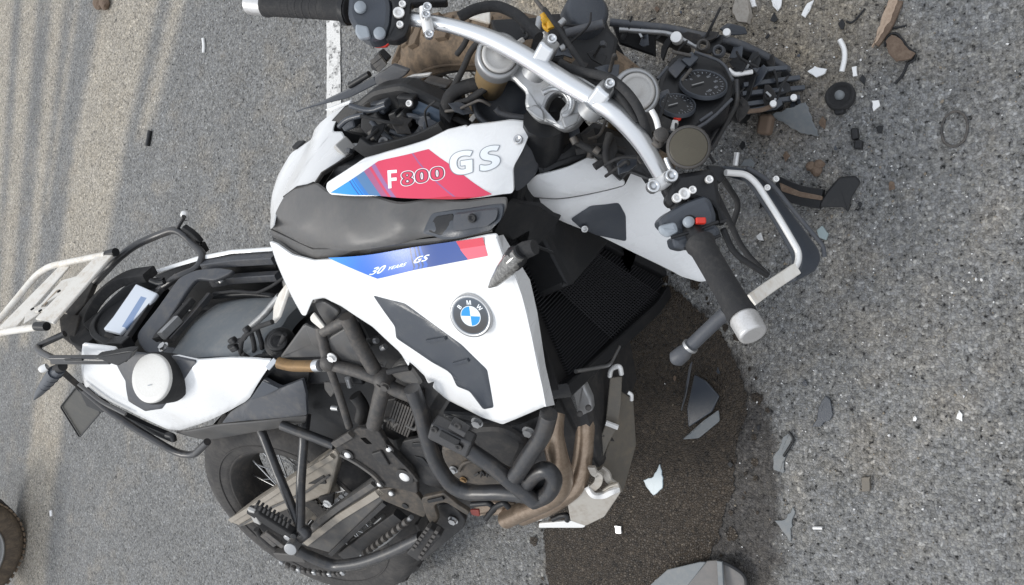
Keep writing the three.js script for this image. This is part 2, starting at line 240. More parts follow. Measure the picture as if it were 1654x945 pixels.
// asphalt: stones of 4 to 11 mm in dark binder, one tile of 2 m
const asphalt = (() => {
  const N = 2048, cells = 360, col = new Uint8Array(N * N * 4), hgt = new Uint8Array(N * N * 4);
  for (let j = 0; j < N; j++) for (let i = 0; i < N; i++) {
    const wx = fbm(i / N * 400, j / N * 400, 400, 31, 2) - 0.5, wy = fbm(i / N * 400, j / N * 400, 400, 37, 2) - 0.5, x = i / N * cells + 0.9 * wx, y = j / N * cells + 0.9 * wy, xi = Math.floor(x), yi = Math.floor(y); let d1 = 9, d2 = 9, id = 0;
    for (let b = -1; b <= 1; b++) for (let a = -1; a <= 1; a++) { const cx = (xi + a + 2 * cells) % cells, cy = (yi + b + 2 * cells) % cells, r = hash(cx, cy, 5), dx = xi + a + 0.1 + 0.8 * hash(cx, cy, 1) - x, dy = yi + b + 0.1 + 0.8 * hash(cx, cy, 2) - y, d = Math.sqrt(dx * dx + dy * dy) - 0.25 * r; if (d < d1) { d2 = d1; d1 = d; id = cx * 977 + cy; } else if (d < d2) d2 = d; }
    const e = sstep(0.02, 0.3, d2 - d1), t = hash(id, 3, 7), n = fbm(i / N * 16, j / N * 16, 16, 8, 4), f = hash(i, j, 4);
    const p1 = fbm(i / N * 360, j / N * 360, 360, 77, 2), p2 = fbm(i / N * 170, j / N * 170, 170, 91, 2);
    let v = (0.47 + 0.3 * (t - 0.5) + 0.34 * (p1 - 0.5) + 0.16 * (p2 - 0.5) + (t > 0.97 ? 0.2 : 0)) * (0.78 + 0.22 * e) * (0.9 + 0.2 * n) - (p1 < 0.28 ? 1.2 * (0.28 - p1) : 0) + 0.16 * (f - 0.5) + 0.12 * wx;
    const k = 4 * (j * N + i), w = hash(id, 5, 3);
    const c = [v * (1.0 + 0.05 * w), v * (0.99 + 0.02 * w), v * (0.985 - 0.05 * w)];
    for (let q = 0; q < 3; q++) { let z = Math.min(1, Math.max(0.01, c[q])); col[k + q] = 255 * (1.055 * Math.pow(z, 1 / 2.4) - 0.055); }
    col[k + 3] = 255; const h = e * (0.45 + 0.45 * hash(id, 8, 1)) + 0.1 * f; hgt[k] = hgt[k + 1] = hgt[k + 2] = 255 * Math.min(1, h); hgt[k + 3] = 255;
  }
  const mk = (d, s) => { const t = new THREE.DataTexture(d, N, N); if (s) t.colorSpace = THREE.SRGBColorSpace; t.wrapS = t.wrapT = THREE.RepeatWrapping; t.magFilter = THREE.LinearFilter; t.minFilter = THREE.LinearMipmapLinearFilter; t.generateMipmaps = true; t.anisotropy = 8; t.repeat.set(0.5, 0.5); t.needsUpdate = true; return t; };
  return { map: mk(col, true), bump: mk(hgt, false) };
})();
const roadGrid = (() => { // finer where the wreck lies, coarse out to the horizon
  const axis = (brk) => { const o = []; for (let i = 0; i < brk.length - 1; i++) { const [a, s] = brk[i], b = brk[i + 1][0], n = Math.round((b - a) / s); for (let k = 0; k < n; k++) o.push(a + (b - a) * k / n); } o.push(brk[brk.length - 1][0]); return o; };
  return [axis([[-150, 37], [-38, 6], [-8, 1], [-2.2, 0.014], [2.2, 1], [8, 6], [38, 37], [150, 1]]), axis([[-150, 37], [-40, 6], [-10, 0.9], [-6.4, 0.03], [-2.2, 0.014], [0.5, 0.4], [2.5, 1], [9, 6], [40, 37], [150, 1]])];
})();
const N2 = (x, z, f, s) => fbm(x * f + 512, z * f + 512, 4096, s, 4);
// stains and sand lie where the photograph shows them
const wetSpill = [[-.7534,0,-1.1782],[-.6554,0,-1.2074],[-.3638,0,-1.1879],[-.1375,0,-1.1305],[.0491,0,-1.004],[.0326,0,-.8708],[-.0664,0,-.763],[-.1187,0,-.6765],[-.224,0,-.6351],[-.3286,0,-.6149],[-.4328,0,-.6015],[-.5108,0,-.5949],[-.6253,0,-.6055],[-.6871,0,-.6149],[-.8252,0,-1.1782]];
const oilSpill = [[-.7796,0,-1.1879],[-.6412,0,-1.2173],[-.5526,0,-1.0751],[-.5677,0,-.9868],[-.5967,0,-.9031],[-.7082,0,-.8788],[-.7825,0,-1.004]];
const dirtPatch = [[.7406,0,-.9868],[.6378,0,-.8549],[.5653,0,-.7048],[.5412,0,-.5817],[.4712,0,-.5558],[.3987,0,-.5054],[.3152,0,-.5558],[.299,0,-.6488],[.4028,0,-.7191],[.6237,0,-1.004]];
const dirtBand = [[.9035,0,-1.3941],[.7333,0,-.7191],[.6061,0,-.4099],[.4932,0,-.3984],[.4204,0,-.4809],[.4625,0,-.5817],[.5915,0,-.8392],[.7373,0,-1.3297]];
const tracks = [ // [far side at the top of the frame, at the foot of the frame] edges of sand left between wheel tracks, as x and z pairs
  [[1.7165,0,-5.1706],[1.5889,0,-4.6236],[-.2946,0,-4.9208],[-.3169,0,-5.4585]], [[1.5671,0,-4.5299],[1.5184,0,-4.3211],[-.2863,0,-4.7198],[-.2932,0,-4.8865]], [[1.4838,0,-4.1728],[1.4476,0,-4.018],[-.2756,0,-4.4613],[-.2803,0,-4.5764]], [[1.4235,0,-3.9146],[1.4133,0,-3.8705],[.4022,0,-4.2215],[.4058,0,-4.278]],
  [[1.3612,0,-3.6474],[1.2448,0,-3.1482],[.6731,0,-3.4401],[.007,0,-3.6942],[-.4934,0,-4.0311],[-1.493,0,-4.278],[-1.5801,0,-4.6553],[-.7141,0,-4.4388],[.1271,0,-4.1249],[.7314,0,-3.9274]], [[1.2247,0,-3.0622],[1.199,0,-2.9517],[.7695,0,-3.1824],[.6691,0,-3.298],[.6754,0,-3.3498],[.8784,0,-3.227]]];
function roadColour(x, z) {
  const n1 = N2(x, z, 3, 1), n2 = N2(x, z, 14, 5), n3 = N2(x, z, 60, 9), w = (n2 - 0.5) * 0.05 + (n3 - 0.5) * 0.03;
  let c = [0.435, 0.442, 0.446];
  const k = 0.92 + 0.18 * (n1 - 0.5); c = c.map((q) => q * k);
  const mix = (t, a) => { c = c.map((q, i) => q + (t[i] - q) * a); };
  let s = -1; for (const T of tracks) s = Math.max(s, edgeDist(x + w * 0.4, z + w * 0.5, T)); // sand
  mix([0.84, 0.765, 0.645], sstep(-0.05, 0.07, s) * (0.6 + 0.3 * n2 + 0.2 * (n3 - 0.5)));
  mix([0.6, 0.53, 0.43], 0.35 * sstep(0.5, 0.75, n2 * 0.6 + n1 * 0.4)); // sand in the pores, patchy
  mix([0.62, 0.53, 0.4], sstep(-0.08, 0.06, edgeDist(x + w * 1.5, z + w, dirtBand)) * (0.3 + 0.55 * n2));
  mix([0.42, 0.36, 0.29], sstep(-0.06, 0.05, edgeDist(x + w, z + w * 1.5, dirtPatch)) * (0.3 + 0.5 * n3));
  const wet = edgeDist(x + w * 1.6, z + w * 1.6, wetSpill); const wa = sstep(-0.004, 0.02, wet);
  mix([0.105, 0.094, 0.086], wa * (0.76 + 0.18 * n3));
  mix([0.12, 0.08, 0.045], sstep(-0.04, 0.06, edgeDist(x + w, z + w, oilSpill)) * 0.7);
  return c;
}
{
  const [X, Z] = roadGrid, nx = X.length, nz = Z.length, pos = new Float32Array(nx * nz * 3), uv = new Float32Array(nx * nz * 2), colr = new Float32Array(nx * nz * 3), idx = [];
  for (let j = 0; j < nz; j++) for (let i = 0; i < nx; i++) {
    const k = j * nx + i, x = X[i], z = Z[j], near = Math.abs(x) < 2.2 && z > -6.4 && z < 0.5;
    pos.set([x, near ? 0.0012 * (N2(x, z, 40, 3) - 0.5) : 0, z], 3 * k); uv.set([x, z], 2 * k); colr.set(roadColour(x, z), 3 * k);
    if (i && j) idx.push(k - nx - 1, k - 1, k, k - nx - 1, k, k - nx);
  }
  const g = new THREE.BufferGeometry(); g.setAttribute('position', new THREE.BufferAttribute(pos, 3)); g.setAttribute('uv', new THREE.BufferAttribute(uv, 2)); g.setAttribute('color', new THREE.BufferAttribute(colr, 3)); g.setIndex(idx); g.computeVertexNormals();
  const m = mesh('road', g, new THREE.MeshStandardMaterial({ map: asphalt.map, bumpMap: asphalt.bump, bumpScale: 0.0028, roughness: 0.88, vertexColors: true }));
  tag(m, 'worn grey asphalt road with sand in wheel tracks and a dark wet spill', 'road', null, 'structure');
}
{ // the painted line, worn ragged along its edges
  const A = [[1.0818,.004,-2.1063],[1.0647,.004,-2.0382],[-.94,.004,-2.017],[-.9578,.004,-2.0969]], lin = (a, b, t) => a.map((q, i) => q + (b[i] - q) * t), pos = [], uv = [], idx = [], n = 260, m = 8;
  const P0 = lin(A[0], A[3], -0.6), P1 = lin(A[1], A[2], -0.6), P3 = lin(A[0], A[3], 1.9), P2 = lin(A[1], A[2], 1.9);
  for (let i = 0; i <= n; i++) for (let j = 0; j <= m; j++) { const t = i / n, a = lin(P0, P3, t), b = lin(P1, P2, t), e = j === 0 ? 0.06 * (rnd() - 0.5) : j === m ? 0.06 * (rnd() - 0.5) : 0; const p = lin(a, b, j / m + e); pos.push(p[0], 0.004, p[2]); uv.push(p[0], p[2]); if (i && j) { const k = i * (m + 1) + j, d = k - m - 1; idx.push(d - 1, k - 1, k, d - 1, k, d); } }
  const g = new THREE.BufferGeometry(); g.setAttribute('position', new THREE.Float32BufferAttribute(pos, 3)); g.setAttribute('uv', new THREE.Float32BufferAttribute(uv, 2)); g.setIndex(idx); g.computeVertexNormals();
  const paint = tex(512, (x, y) => { const q = hash(x * 90 | 0, y * 90 | 0, 2), n = fbm(x * 24, y * 24, 24, 6, 3), v = 0.74 - 0.16 * (n > 0.62 ? 1 : 0) - (n * 0.6 + q * 0.4 > 0.72 ? 0.3 : 0) - 0.1 * hash(x * 512 | 0, y * 512 | 0, 1); return [v, v * 0.985, v * 0.95]; }, true, 0.5);
  const l = mesh('lane_line', g, new THREE.MeshStandardMaterial({ map: paint, bumpMap: asphalt.bump, bumpScale: 0.002, roughness: 0.8, side: THREE.DoubleSide }));
  tag(l, 'worn white painted line across the asphalt behind the motorcycle', 'road marking', null, 'structure');
}

{ // the wettest part of the spill is a film of fluid over the stones
  const P = [[-.8435,0,-1.1879],[-.7375,0,-1.2153],[-.6448,0,-1.2193],[-.571,0,-1.184],[-.3468,0,-1.1782],[-.1372,0,-1.1212],[.0415,0,-.9954],[.0239,0,-.8708],[-.0527,0,-.7779],[-.1202,0,-.7119],[-.2278,0,-.6835],[-.34,0,-.7119],[-.4351,0,-.7048],[-.539,0,-.7482],[-.646,0,-.793],[-.7525,0,-.8237]], O = [];
  P.forEach((a, i) => { const b = P[(i + 1) % P.length], n = Math.ceil(Math.hypot(a[0] - b[0], a[2] - b[2]) / 0.006); for (let k = 0; k < n; k++) { const x = a[0] + (b[0] - a[0]) * k / n, z = a[2] + (b[2] - a[2]) * k / n; O.push(new THREE.Vector2(x + rr(-0.0032, 0.0032) + 0.045 * (N2(x, z, 9, 61) - 0.5) + 0.008 * (N2(x, z, 60, 62) - 0.5), z + rr(-0.0032, 0.0032) + 0.045 * (N2(x, z, 9, 63) - 0.5) + 0.008 * (N2(x, z, 60, 64) - 0.5))); } });
  const O3 = O.map((p) => [p.x, 0, p.y]), film = (Q) => panel({ axis: 1, h: () => 0.003 }, Q, { th: 0, edge: 0, fil: 0.001, L: 0.03 }), gs = [film(O3)], spots = [];
  for (let k = 0; k < 900 && spots.length < 90; k++) { // splashes beyond the edge
    const b = O3[Math.floor(rnd() * O3.length)], r = 0.003 + 0.013 * rnd() * rnd(), x = b[0] + rr(-0.05, 0.05), z = b[2] + rr(-0.05, 0.05);
    if (edgeDist(x, z, O3) > -r * 1.5 - 0.001 || spots.some((s) => Math.hypot(s[0] - x, s[1] - z) < (s[2] + r) * 1.5)) continue;
    spots.push([x, z, r]); const Q = []; for (let i = 0; i < 14; i++) { const a = i / 14 * 2 * Math.PI, q = r * rr(0.7, 1.3); Q.push([x + q * Math.cos(a) * 1.1, 0, z + q * Math.sin(a)]); } gs.push(film(Q));
  }
  const g = mergeGeometries(gs);
  const m = mesh('fluid_spill', g, phys({ map: asphalt.map, color: new THREE.Color(0.085, 0.066, 0.048), bumpMap: asphalt.bump, bumpScale: 0.0028, roughness: 0.46, specularIntensity: 0.6, side: THREE.DoubleSide }));
  tag(m, 'dark brown fluid spilled on the asphalt below the engine', 'spill', null, 'structure');
}

// ---------- the motorcycle: u runs forward, v up through the machine, w to its right-hand side ----------
const bike = group('motorcycle');
{
  const m = new THREE.Matrix4().makeBasis(new THREE.Vector3(0.170367, -0.080173, 0.982114), new THREE.Vector3(0.804676, 0.586590, -0.091702), new THREE.Vector3(-0.568746, 0.805906, 0.164448)); m.setPosition(-0.690000, 0.150000, -1.700000);
  bike.applyMatrix4(m);
}
tag(bike, 'wrecked white adventure motorcycle lying on its left side with its front end torn loose', 'motorcycle');
const W1 = [0, 0, 1], V1 = [0, 1, 0], U1 = [1, 0, 0];
const add = (name, geo, mat, parent = bike) => mesh(name, geo, mat, parent);

// right-hand tank shroud
const shroudC = [[.4316,.953,.11],[.4362,.9216,.12],[.4387,.8369,.14],[.5636,.9146,.15],[.6203,.9141,.165],[.5429,.8439,.165],[.6458,.7779,.195],[.7302,.8739,.2],[.861,.9063,.2],[.9965,.9124,.235],[.8792,.8405,.235],[.9137,.7963,.25],[.7828,.7347,.225],[.6762,.7226,.205],[1.0276,.828,.262],[1.0215,.7947,.262],[.9941,.6951,.268],[.9678,.6116,.265],[.8489,.5684,.25],[.7335,.6113,.22],[.8741,.6858,.25]];
const shroudS = surface(2, shroudC);
const shroud = add('tank_shroud', panel(shroudS, [[.4386,.9623,.109],[.4609,.9555,.116],[.4978,.9305,.1312],[.5597,.9149,.149],[.6203,.9141,.165],[.8602,.9045,.2006],[.9973,.9142,.2346],[1.0189,.9142,.2398],[1.0208,.8854,.2486],[1.0294,.8462,.2596],[1.0188,.7893,.262],[.9941,.6951,.268],[.9658,.6077,.2649],[.8473,.5655,.2499],[.8016,.578,.2387],[.7335,.6113,.22],[.7141,.6394,.2148],[.7288,.6541,.2171],[.7083,.648,.2134],[.711,.6667,.2133],[.6939,.6997,.2091],[.6826,.6884,.2075],[.6826,.7197,.2063],[.6458,.7779,.195],[.5874,.824,.178],[.5468,.8438,.1659],[.5047,.841,.1562],[.4531,.8069,.1492],[.4406,.8083,.1458],[.4364,.8369,.1394],[.4338,.8768,.1304],[.4339,.9217,.1194]], { edge: 0.007, L: 0.013 }), M.white);
shroud.userData.label = 'white right-hand shroud with round emblem and blue stripe';
// its front edge turns in towards the radiator
add('shroud_edge', ruled([[1.019,.9127,.2393],[1.0201,.8849,.2476],[1.0287,.8457,.2586],[1.0257,.8186,.2612],[1.018,.7887,.261],[1.0062,.74,.2648],[.9932,.6944,.2669],[.9801,.6503,.2656],[.9656,.6081,.2638]], [[1.0049,.8952,.2],[1.0136,.862,.21],[1.025,.8214,.222],[1.0214,.7959,.228],[1.0157,.7678,.232],[1,.7178,.235],[.984,.6702,.236],[.9717,.6258,.236],[.9601,.5861,.234]]), M.white, shroud);
const insertPts = [[.6992,.8445,.1996],[.7688,.824,.2152],[.779,.815,.2185],[.858,.7421,.244],[.8863,.6898,.2523],[.8524,.6068,.2482],[.8236,.6007,.2423],[.8134,.6396,.2376],[.7868,.6486,.2305],[.7905,.6789,.2299],[.7562,.7008,.2209],[.6993,.7551,.2076],[.7137,.7802,.209]];
add('shroud_insert', panel(shroudS, insertPts, { off: 0.004, th: 0.008, edge: 0.006, L: 0.012 }), M.insert, shroud);
for (const p of [[[.781,.7505,.229],[.8336,.758,.242]], [[.8174,.7031,.2406],[.861,.7142,.2511]]]) add('insert_rib', sweep(p, 0, { rect: [0.003, 0.0028], up: W1 }), M.insert, shroud);
const stripeMat = print(1024, 200, (c, w, h) => {
  const g = c.createLinearGradient(0, h, w, 0); g.addColorStop(0, '#1295f0'); g.addColorStop(0.3, '#0668cf'); g.addColorStop(0.55, '#0a57b8'); c.fillStyle = g; c.fillRect(0, 0, w, h);
  c.fillStyle = '#123f88'; c.beginPath(); c.moveTo(620, 0); c.lineTo(w, 0); c.lineTo(w, h); c.lineTo(720, h); c.fill();
  c.strokeStyle = '#173868'; c.lineWidth = 9; for (const x of [560, 585, 606]) { c.beginPath(); c.moveTo(x, 0); c.lineTo(x + 90, h); c.stroke(); }
  c.fillStyle = '#c8233f'; c.beginPath(); c.moveTo(855, 0); c.lineTo(w, 0); c.lineTo(w, h); c.lineTo(930, h); c.fill(); c.fillStyle = '#f0566a'; c.beginPath(); c.moveTo(890, 100); c.lineTo(w, 90); c.lineTo(w, h); c.lineTo(930, h); c.fill();
  c.fillStyle = '#f4f6f8'; c.font = 'italic bold 74px sans-serif'; c.fillText('30', 385, 176); c.font = 'italic bold 34px sans-serif'; c.fillText('YEARS', 490, 168); c.font = 'italic bold 66px sans-serif'; c.fillText('GS', 625, 166);
});
const sq = [[.5313,.8872,.1509],[.9938,.8866,.2423],[.9898,.9092,.2344],[.5485,.9133,.147]];
add('stripe_decal', panel(shroudS, [[.6144,.9201,.1617],[.8627,.91,.1989],[.9935,.9145,.2336],[.9913,.8868,.2417],[.865,.8784,.2144],[.7302,.8739,.2]], { off: 0.0007, th: 0, edge: 0, fil: 0.001, quad: [[.5303,.8703,.1554],[.99,.8869,.2414],[.9927,.9155,.2331],[.6272,.9216,.1645]] }), stripeMat, shroud);
// round emblem
{
  const c = [[.9197,.8005,.2572]][0], n = [0.12, 0.24, 0.96], e = add('emblem', turned([[0, 0.004], [0.0305, 0.004], [0.0325, 0.006], [0.0355, 0.005], [0.036, 0], [0.036, -0.004]], c, n, 40), M.steel, shroud);
  const face = print(512, 512, (x) => {
    x.fillStyle = '#59616b'; x.fillRect(0, 0, 512, 512); x.translate(256, 256); x.fillStyle = '#3c444e'; x.beginPath(); x.arc(0, 0, 240, 0, 7); x.fill();
    const g = x.createLinearGradient(0, -200, 0, 240); g.addColorStop(0, '#4b535d'); g.addColorStop(1, '#3c3733'); x.fillStyle = g; x.beginPath(); x.arc(0, 0, 240, 0, 7); x.fill();
    for (let q = 0; q < 4; q++) { x.fillStyle = q % 2 ? '#f2f6f8' : '#1c93d8'; x.beginPath(); x.moveTo(0, 0); x.arc(0, 0, 135, Math.PI + q * Math.PI / 2, Math.PI * 1.5 + q * Math.PI / 2); x.fill(); }
    x.strokeStyle = '#dfe5e8'; x.lineWidth = 10; x.beginPath(); x.arc(0, 0, 137, 0, 7); x.stroke();
    x.fillStyle = '#f4f6f6'; x.font = 'bold 84px sans-serif'; x.textAlign = 'center'; for (const [ch, a] of [['B', -0.86], ['M', 0], ['W', 0.86]]) { x.save(); x.rotate(a); x.fillText(ch, 0, -157); x.restore(); }
  }, { roughness: 0.2 });
  const N = vec(n).normalize(), X = new THREE.Vector3(0.85, -0.22, 0).addScaledVector(N, -(0.85 * N.x - 0.22 * N.y)).normalize(), Y = N.clone().cross(X);
  const d = new THREE.CircleGeometry(0.031, 40); d.applyMatrix4(new THREE.Matrix4().makeBasis(X, Y, N).setPosition(vec(c).addScaledVector(N, 0.0046))); add('emblem_face', d, face, shroud);
}
// upper tank panel with the red and blue decal
const tankC = [[.6731,1.0417,.125],[.6723,1.0223,.135],[.7554,1.0528,.108],[.76,1.0016,.15],[.7769,1.0483,.1],[.8721,1.04,.085],[.8839,.9737,.165],[.9122,1.0421,.075],[.9435,1.0368,.068],[.9558,.9944,.115],[1.012,1.0165,.05],[1.0417,1.0003,.045],[1.0303,.9746,.085],[1.0134,.9592,.11],[1.0177,.9335,.145],[.989,.9454,.16],[.8455,1.015,.125]];
const tankS = surface(2, tankC);
const tank = add('tank_panel', panel(tankS, [[.6708,1.0393,.1263],[.7553,1.0524,.1084],[.7769,1.0483,.1],[.8721,1.04,.085],[.9122,1.0421,.075],[.9435,1.0368,.068],[.9457,1.0339,.0705],[.9506,1.035,.0666],[1.012,1.0165,.05],[1.0417,1.0003,.045],[1.041,.991,.0574],[1.0303,.9746,.085],[1.0134,.9592,.11],[1.0178,.9328,.1459],[.989,.9447,.1609],[.8838,.9744,.1642],[.6733,1.0203,.1363],[.6662,1.0306,.1309]], { edge: 0.006, th: 0.005 }), M.white);
const tankDecal = print(1024, 512, (c, w, h) => {
  c.fillStyle = '#d9395a'; c.fillRect(0, 0, w, h);
  const st = (x0, x1, col) => { c.fillStyle = col; c.beginPath(); c.moveTo(x0 - 200, 0); c.lineTo(x1 - 200, 0); c.lineTo(x1 + 160, h); c.lineTo(x0 + 160, h); c.fill(); };
  st(-400, 155, '#1590e6'); st(60, 72, '#0c5cae'); st(88, 96, '#0c5cae'); st(104, 200, '#2b78c4'); st(135, 215, '#4f7aa6'); st(215, 262, '#a65a82'); st(262, 340, '#d2405f'); st(285, 320, '#9a6a9c'); st(690, 705, '#a35a8a');
  c.fillStyle = '#c01f38'; c.beginPath(); c.moveTo(620, h); c.lineTo(800, h - 34); c.lineTo(w, h); c.fill();
});
const dq = [[.6758,1.0235,.1343],[.9912,.9461,.1564],[.9486,1.0161,.0912],[.7441,1.0662,.0993]];
add('tank_decal', panel(tankS, [[.6775,1.0241,.134],[.7825,1.0409,.1053],[.8812,1.0296,.0965],[.9243,1.0001,.1221],[.9912,.9467,.1556]], { off: 0.0007, th: 0, edge: 0, fil: 0.001, quad: dq }), tankDecal, tank);
{ // raised-print lettering in front of the decal
  const letters = (w, h, draw) => { const m = print(w, h, draw, { transparent: true, alphaTest: 0.5 }); return m; };
  add('lettering', panel(tankS, [[.7979,.9995,.1477],[.9235,.9831,.144],[.9185,1.0077,.1147],[.7937,1.0302,.114]], { off: 0.0014, th: 0, edge: 0, fil: 0.0005, quad: [[.7979,.9995,.1477],[.9235,.9831,.144],[.9185,1.0077,.1147],[.7937,1.0302,.114]] }), letters(768, 256, (c) => {
    c.clearRect(0, 0, 768, 256); c.fillStyle = '#fff'; c.font = 'bold 262px sans-serif'; c.save(); c.scale(1.12, 1); c.fillText('F', 20, 222); c.restore();
    c.font = 'bold 190px sans-serif'; c.lineWidth = 30; c.strokeStyle = '#f6e9ec'; c.lineJoin = 'round'; c.save(); c.scale(1.45, 1); for (const [ch, x] of [['8', 152], ['0', 268], ['0', 388]]) { c.strokeText(ch, x, 206); } c.lineWidth = 15; c.strokeStyle = '#3a2f3a'; for (const [ch, x] of [['8', 152], ['0', 268], ['0', 388]]) { c.strokeText(ch, x, 206); c.fillStyle = '#d9395a'; c.fillText(ch, x, 206); } c.restore();
  }), tank);
  add('lettering', panel(tankS, [[.9198,.9888,.1379],[1.0135,.9648,.1038],[1.0124,.9946,.074],[.9157,1.0183,.1027]], { off: 0.0014, th: 0, edge: 0, fil: 0.0005, quad: [[.9198,.9888,.1379],[1.0135,.9648,.1038],[1.0124,.9946,.074],[.9157,1.0183,.1027]] }), letters(768, 320, (c) => {
    c.clearRect(0, 0, 768, 320); c.font = 'bold 372px sans-serif'; c.lineJoin = 'round'; c.save(); c.scale(1.3, 1);
    for (const [ch, x] of [['G', 12], ['S', 318]]) { c.lineWidth = 30; c.strokeStyle = '#8d9298'; c.strokeText(ch, x, 292); c.lineWidth = 12; c.strokeStyle = '#eef1f2'; c.strokeText(ch, x, 292); c.fillStyle = '#eef1f2'; c.fillText(ch, x, 292); }
    c.fillStyle = '#eef1f2';  c.restore();
  }), tank);
}
add('tank_bolt', socketBolt([[1.0261,.9891,.0715]][0], [0.2, 0.6, 0.75], 0.0075, 0.005), M.steel, tank);
// charcoal side cover with its recessed plate
const coverC = [[.4529,.9876,.095],[.5234,1.0329,.09],[.5568,1.0382,.092],[.6271,1.0378,.108],[.6556,1.0226,.125],[.7568,.9989,.148],[.8808,.9687,.165],[1.0197,.9377,.175],[1.0183,.9266,.195],[.9964,.9092,.21],[.9009,.9125,.212],[.8453,.9125,.2],[.6036,.916,.16],[.5637,.9147,.148],[.4507,.9711,.1],[.5719,.9924,.14],[.7115,.9729,.178],[.8389,.9559,.198],[.9414,.9374,.198]];
const coverS = surface(2, coverC);
const cover = add('side_cover', panel(coverS, [[.4529,.9876,.095],[.4829,1.0091,.0943],[.5233,1.032,.0907],[.5568,1.0382,.092],[.6271,1.0378,.108],[.6556,1.0226,.125],[.7568,.9989,.148],[.8808,.9687,.165],[1.0197,.9377,.175],[1.0204,.9261,.1952],[.9969,.912,.2076],[.9437,.9175,.213],[.9029,.9198,.2077],[.851,.9225,.199],[.6231,.9365,.1653],[.5793,.938,.1512],[.5208,.9607,.1296],[.4503,.9806,.0966]], { edge: 0.009, th: 0.006, L: 0.013 }), M.charcoal);
cover.userData.label = 'scuffed charcoal grey tank cover with recessed plate';
add('cover_underside', ruled([[.4447,.98,.0909],[.515,.9598,.1236],[.5743,.9371,.1458],[.6177,.9354,.1594],[.7549,.936,.1945],[.8484,.9219,.1951],[.9002,.919,.2036],[.9416,.917,.2095],[.9948,.9115,.204]], [[.4297,.9685,.085],[.4765,.936,.105],[.5351,.9034,.125],[.574,.9023,.135],[.6991,.8991,.15],[.8143,.8965,.165],[.8701,.8955,.175],[.9119,.8943,.178],[.9775,.8963,.185]], 0.005), M.charcoal, cover);
add('recess_rim', panel(coverS, [[.8652,.9306,.1967],[.8867,.9523,.1795],[.9346,.9498,.1853],[1.0185,.9341,.1816],[1.0174,.9217,.2012],[.9932,.9111,.2083],[.9053,.9179,.2094]], { off: 0.006, th: 0.01, edge: 0.008, L: 0.012 }), M.insert, cover);
add('recess', panel(coverS, [[.8794,.9323,.1994],[.8962,.9484,.187],[.9356,.947,.1924],[.932,.9324,.2064],[.9051,.9245,.2087]], { off: 0.0075, th: 0.006, edge: 0.004 }), M.black, cover);
add('cover_plate', panel(coverS, [[.9378,.9473,.194],[1.0127,.9336,.1895],[1.0107,.9252,.2023],[.9926,.9195,.207],[.935,.9289,.2113]], { off: 0.011, th: 0.008, edge: 0.003 }), M.slate, cover);
add('lock', turned([[0, 0.001], [0.003, 0.001], [0.004, 0.003], [0.0065, 0.003], [0.007, 0]], [[.9709,.9362,.2032]][0], [0.15, 0.3, 0.9], 18), M.black, cover);
// white tank top running over to the far side
const topC = [[.4194,.981,.07],[.4158,1.023,.02],[.4178,1.0472,-.02],[.4518,1.0726,-.055],[.4988,1.0783,-.075],[.5227,1.0993,-.095],[.5723,1.1033,-.115],[.6014,1.1057,-.125],[.634,1.0456,-.04],[.6289,1.037,-.02],[.6055,1.0414,.05],[.6104,1.0368,.088],[.5407,1.036,.075],[.5018,1.0275,.07],[.5512,1.0579,.01],[.5904,1.0724,-.06]];
const topS = surface(2, topC);
const tankTop = add('tank_top', panel(topS, [[.4399,.9801,.0915],[.4171,.9993,.048],[.418,1.0246,.0187],[.4211,1.0471,-.0183],[.4518,1.0726,-.055],[.4988,1.0783,-.075],[.5014,1.0905,-.0951],[.5269,1.0996,-.0944],[.5501,1.105,-.1089],[.5887,1.1072,-.1249],[.6028,1.1053,-.1249],[.5866,1.0983,-.1095],[.5668,1.0906,-.0865],[.5686,1.0797,-.0619],[.5898,1.0732,-.0616],[.634,1.0456,-.04],[.6289,1.037,-.02],[.6204,1.0414,.0178],[.6087,1.0414,.0542],[.6103,1.0367,.0879],[.5422,1.0355,.0773],[.5038,1.0271,.0727],[.4783,1.0079,.0903],[.501,.9956,.1376]], { edge: 0.009, th: 0.005 }), M.white);
add('broken_lug', block([[.6156,1.0521,-.0058]][0], [[.6267,1.0557,-.0349]][0], 0.03, 0.014, W1, 0.003), M.cap, tankTop);
add('torn_edge', sweep([[.6302,1.0356,-.0192],[.6217,1.0383,.0227],[.6123,1.0406,.0596],[.6129,1.0341,.0917],[.5575,1.0367,.08],[.5189,1.0287,.0827]], 0, { rect: [0.0035, 0.003], up: W1, fil: 0.002 }), M.blackDusty, tankTop);
add('vent', plate([[.4499,1.0815,-.0701],[.462,1.087,-.0834],[.4846,1.0827,-.081],[.4666,1.0768,-.0636]], 0.006), M.black, tankTop);
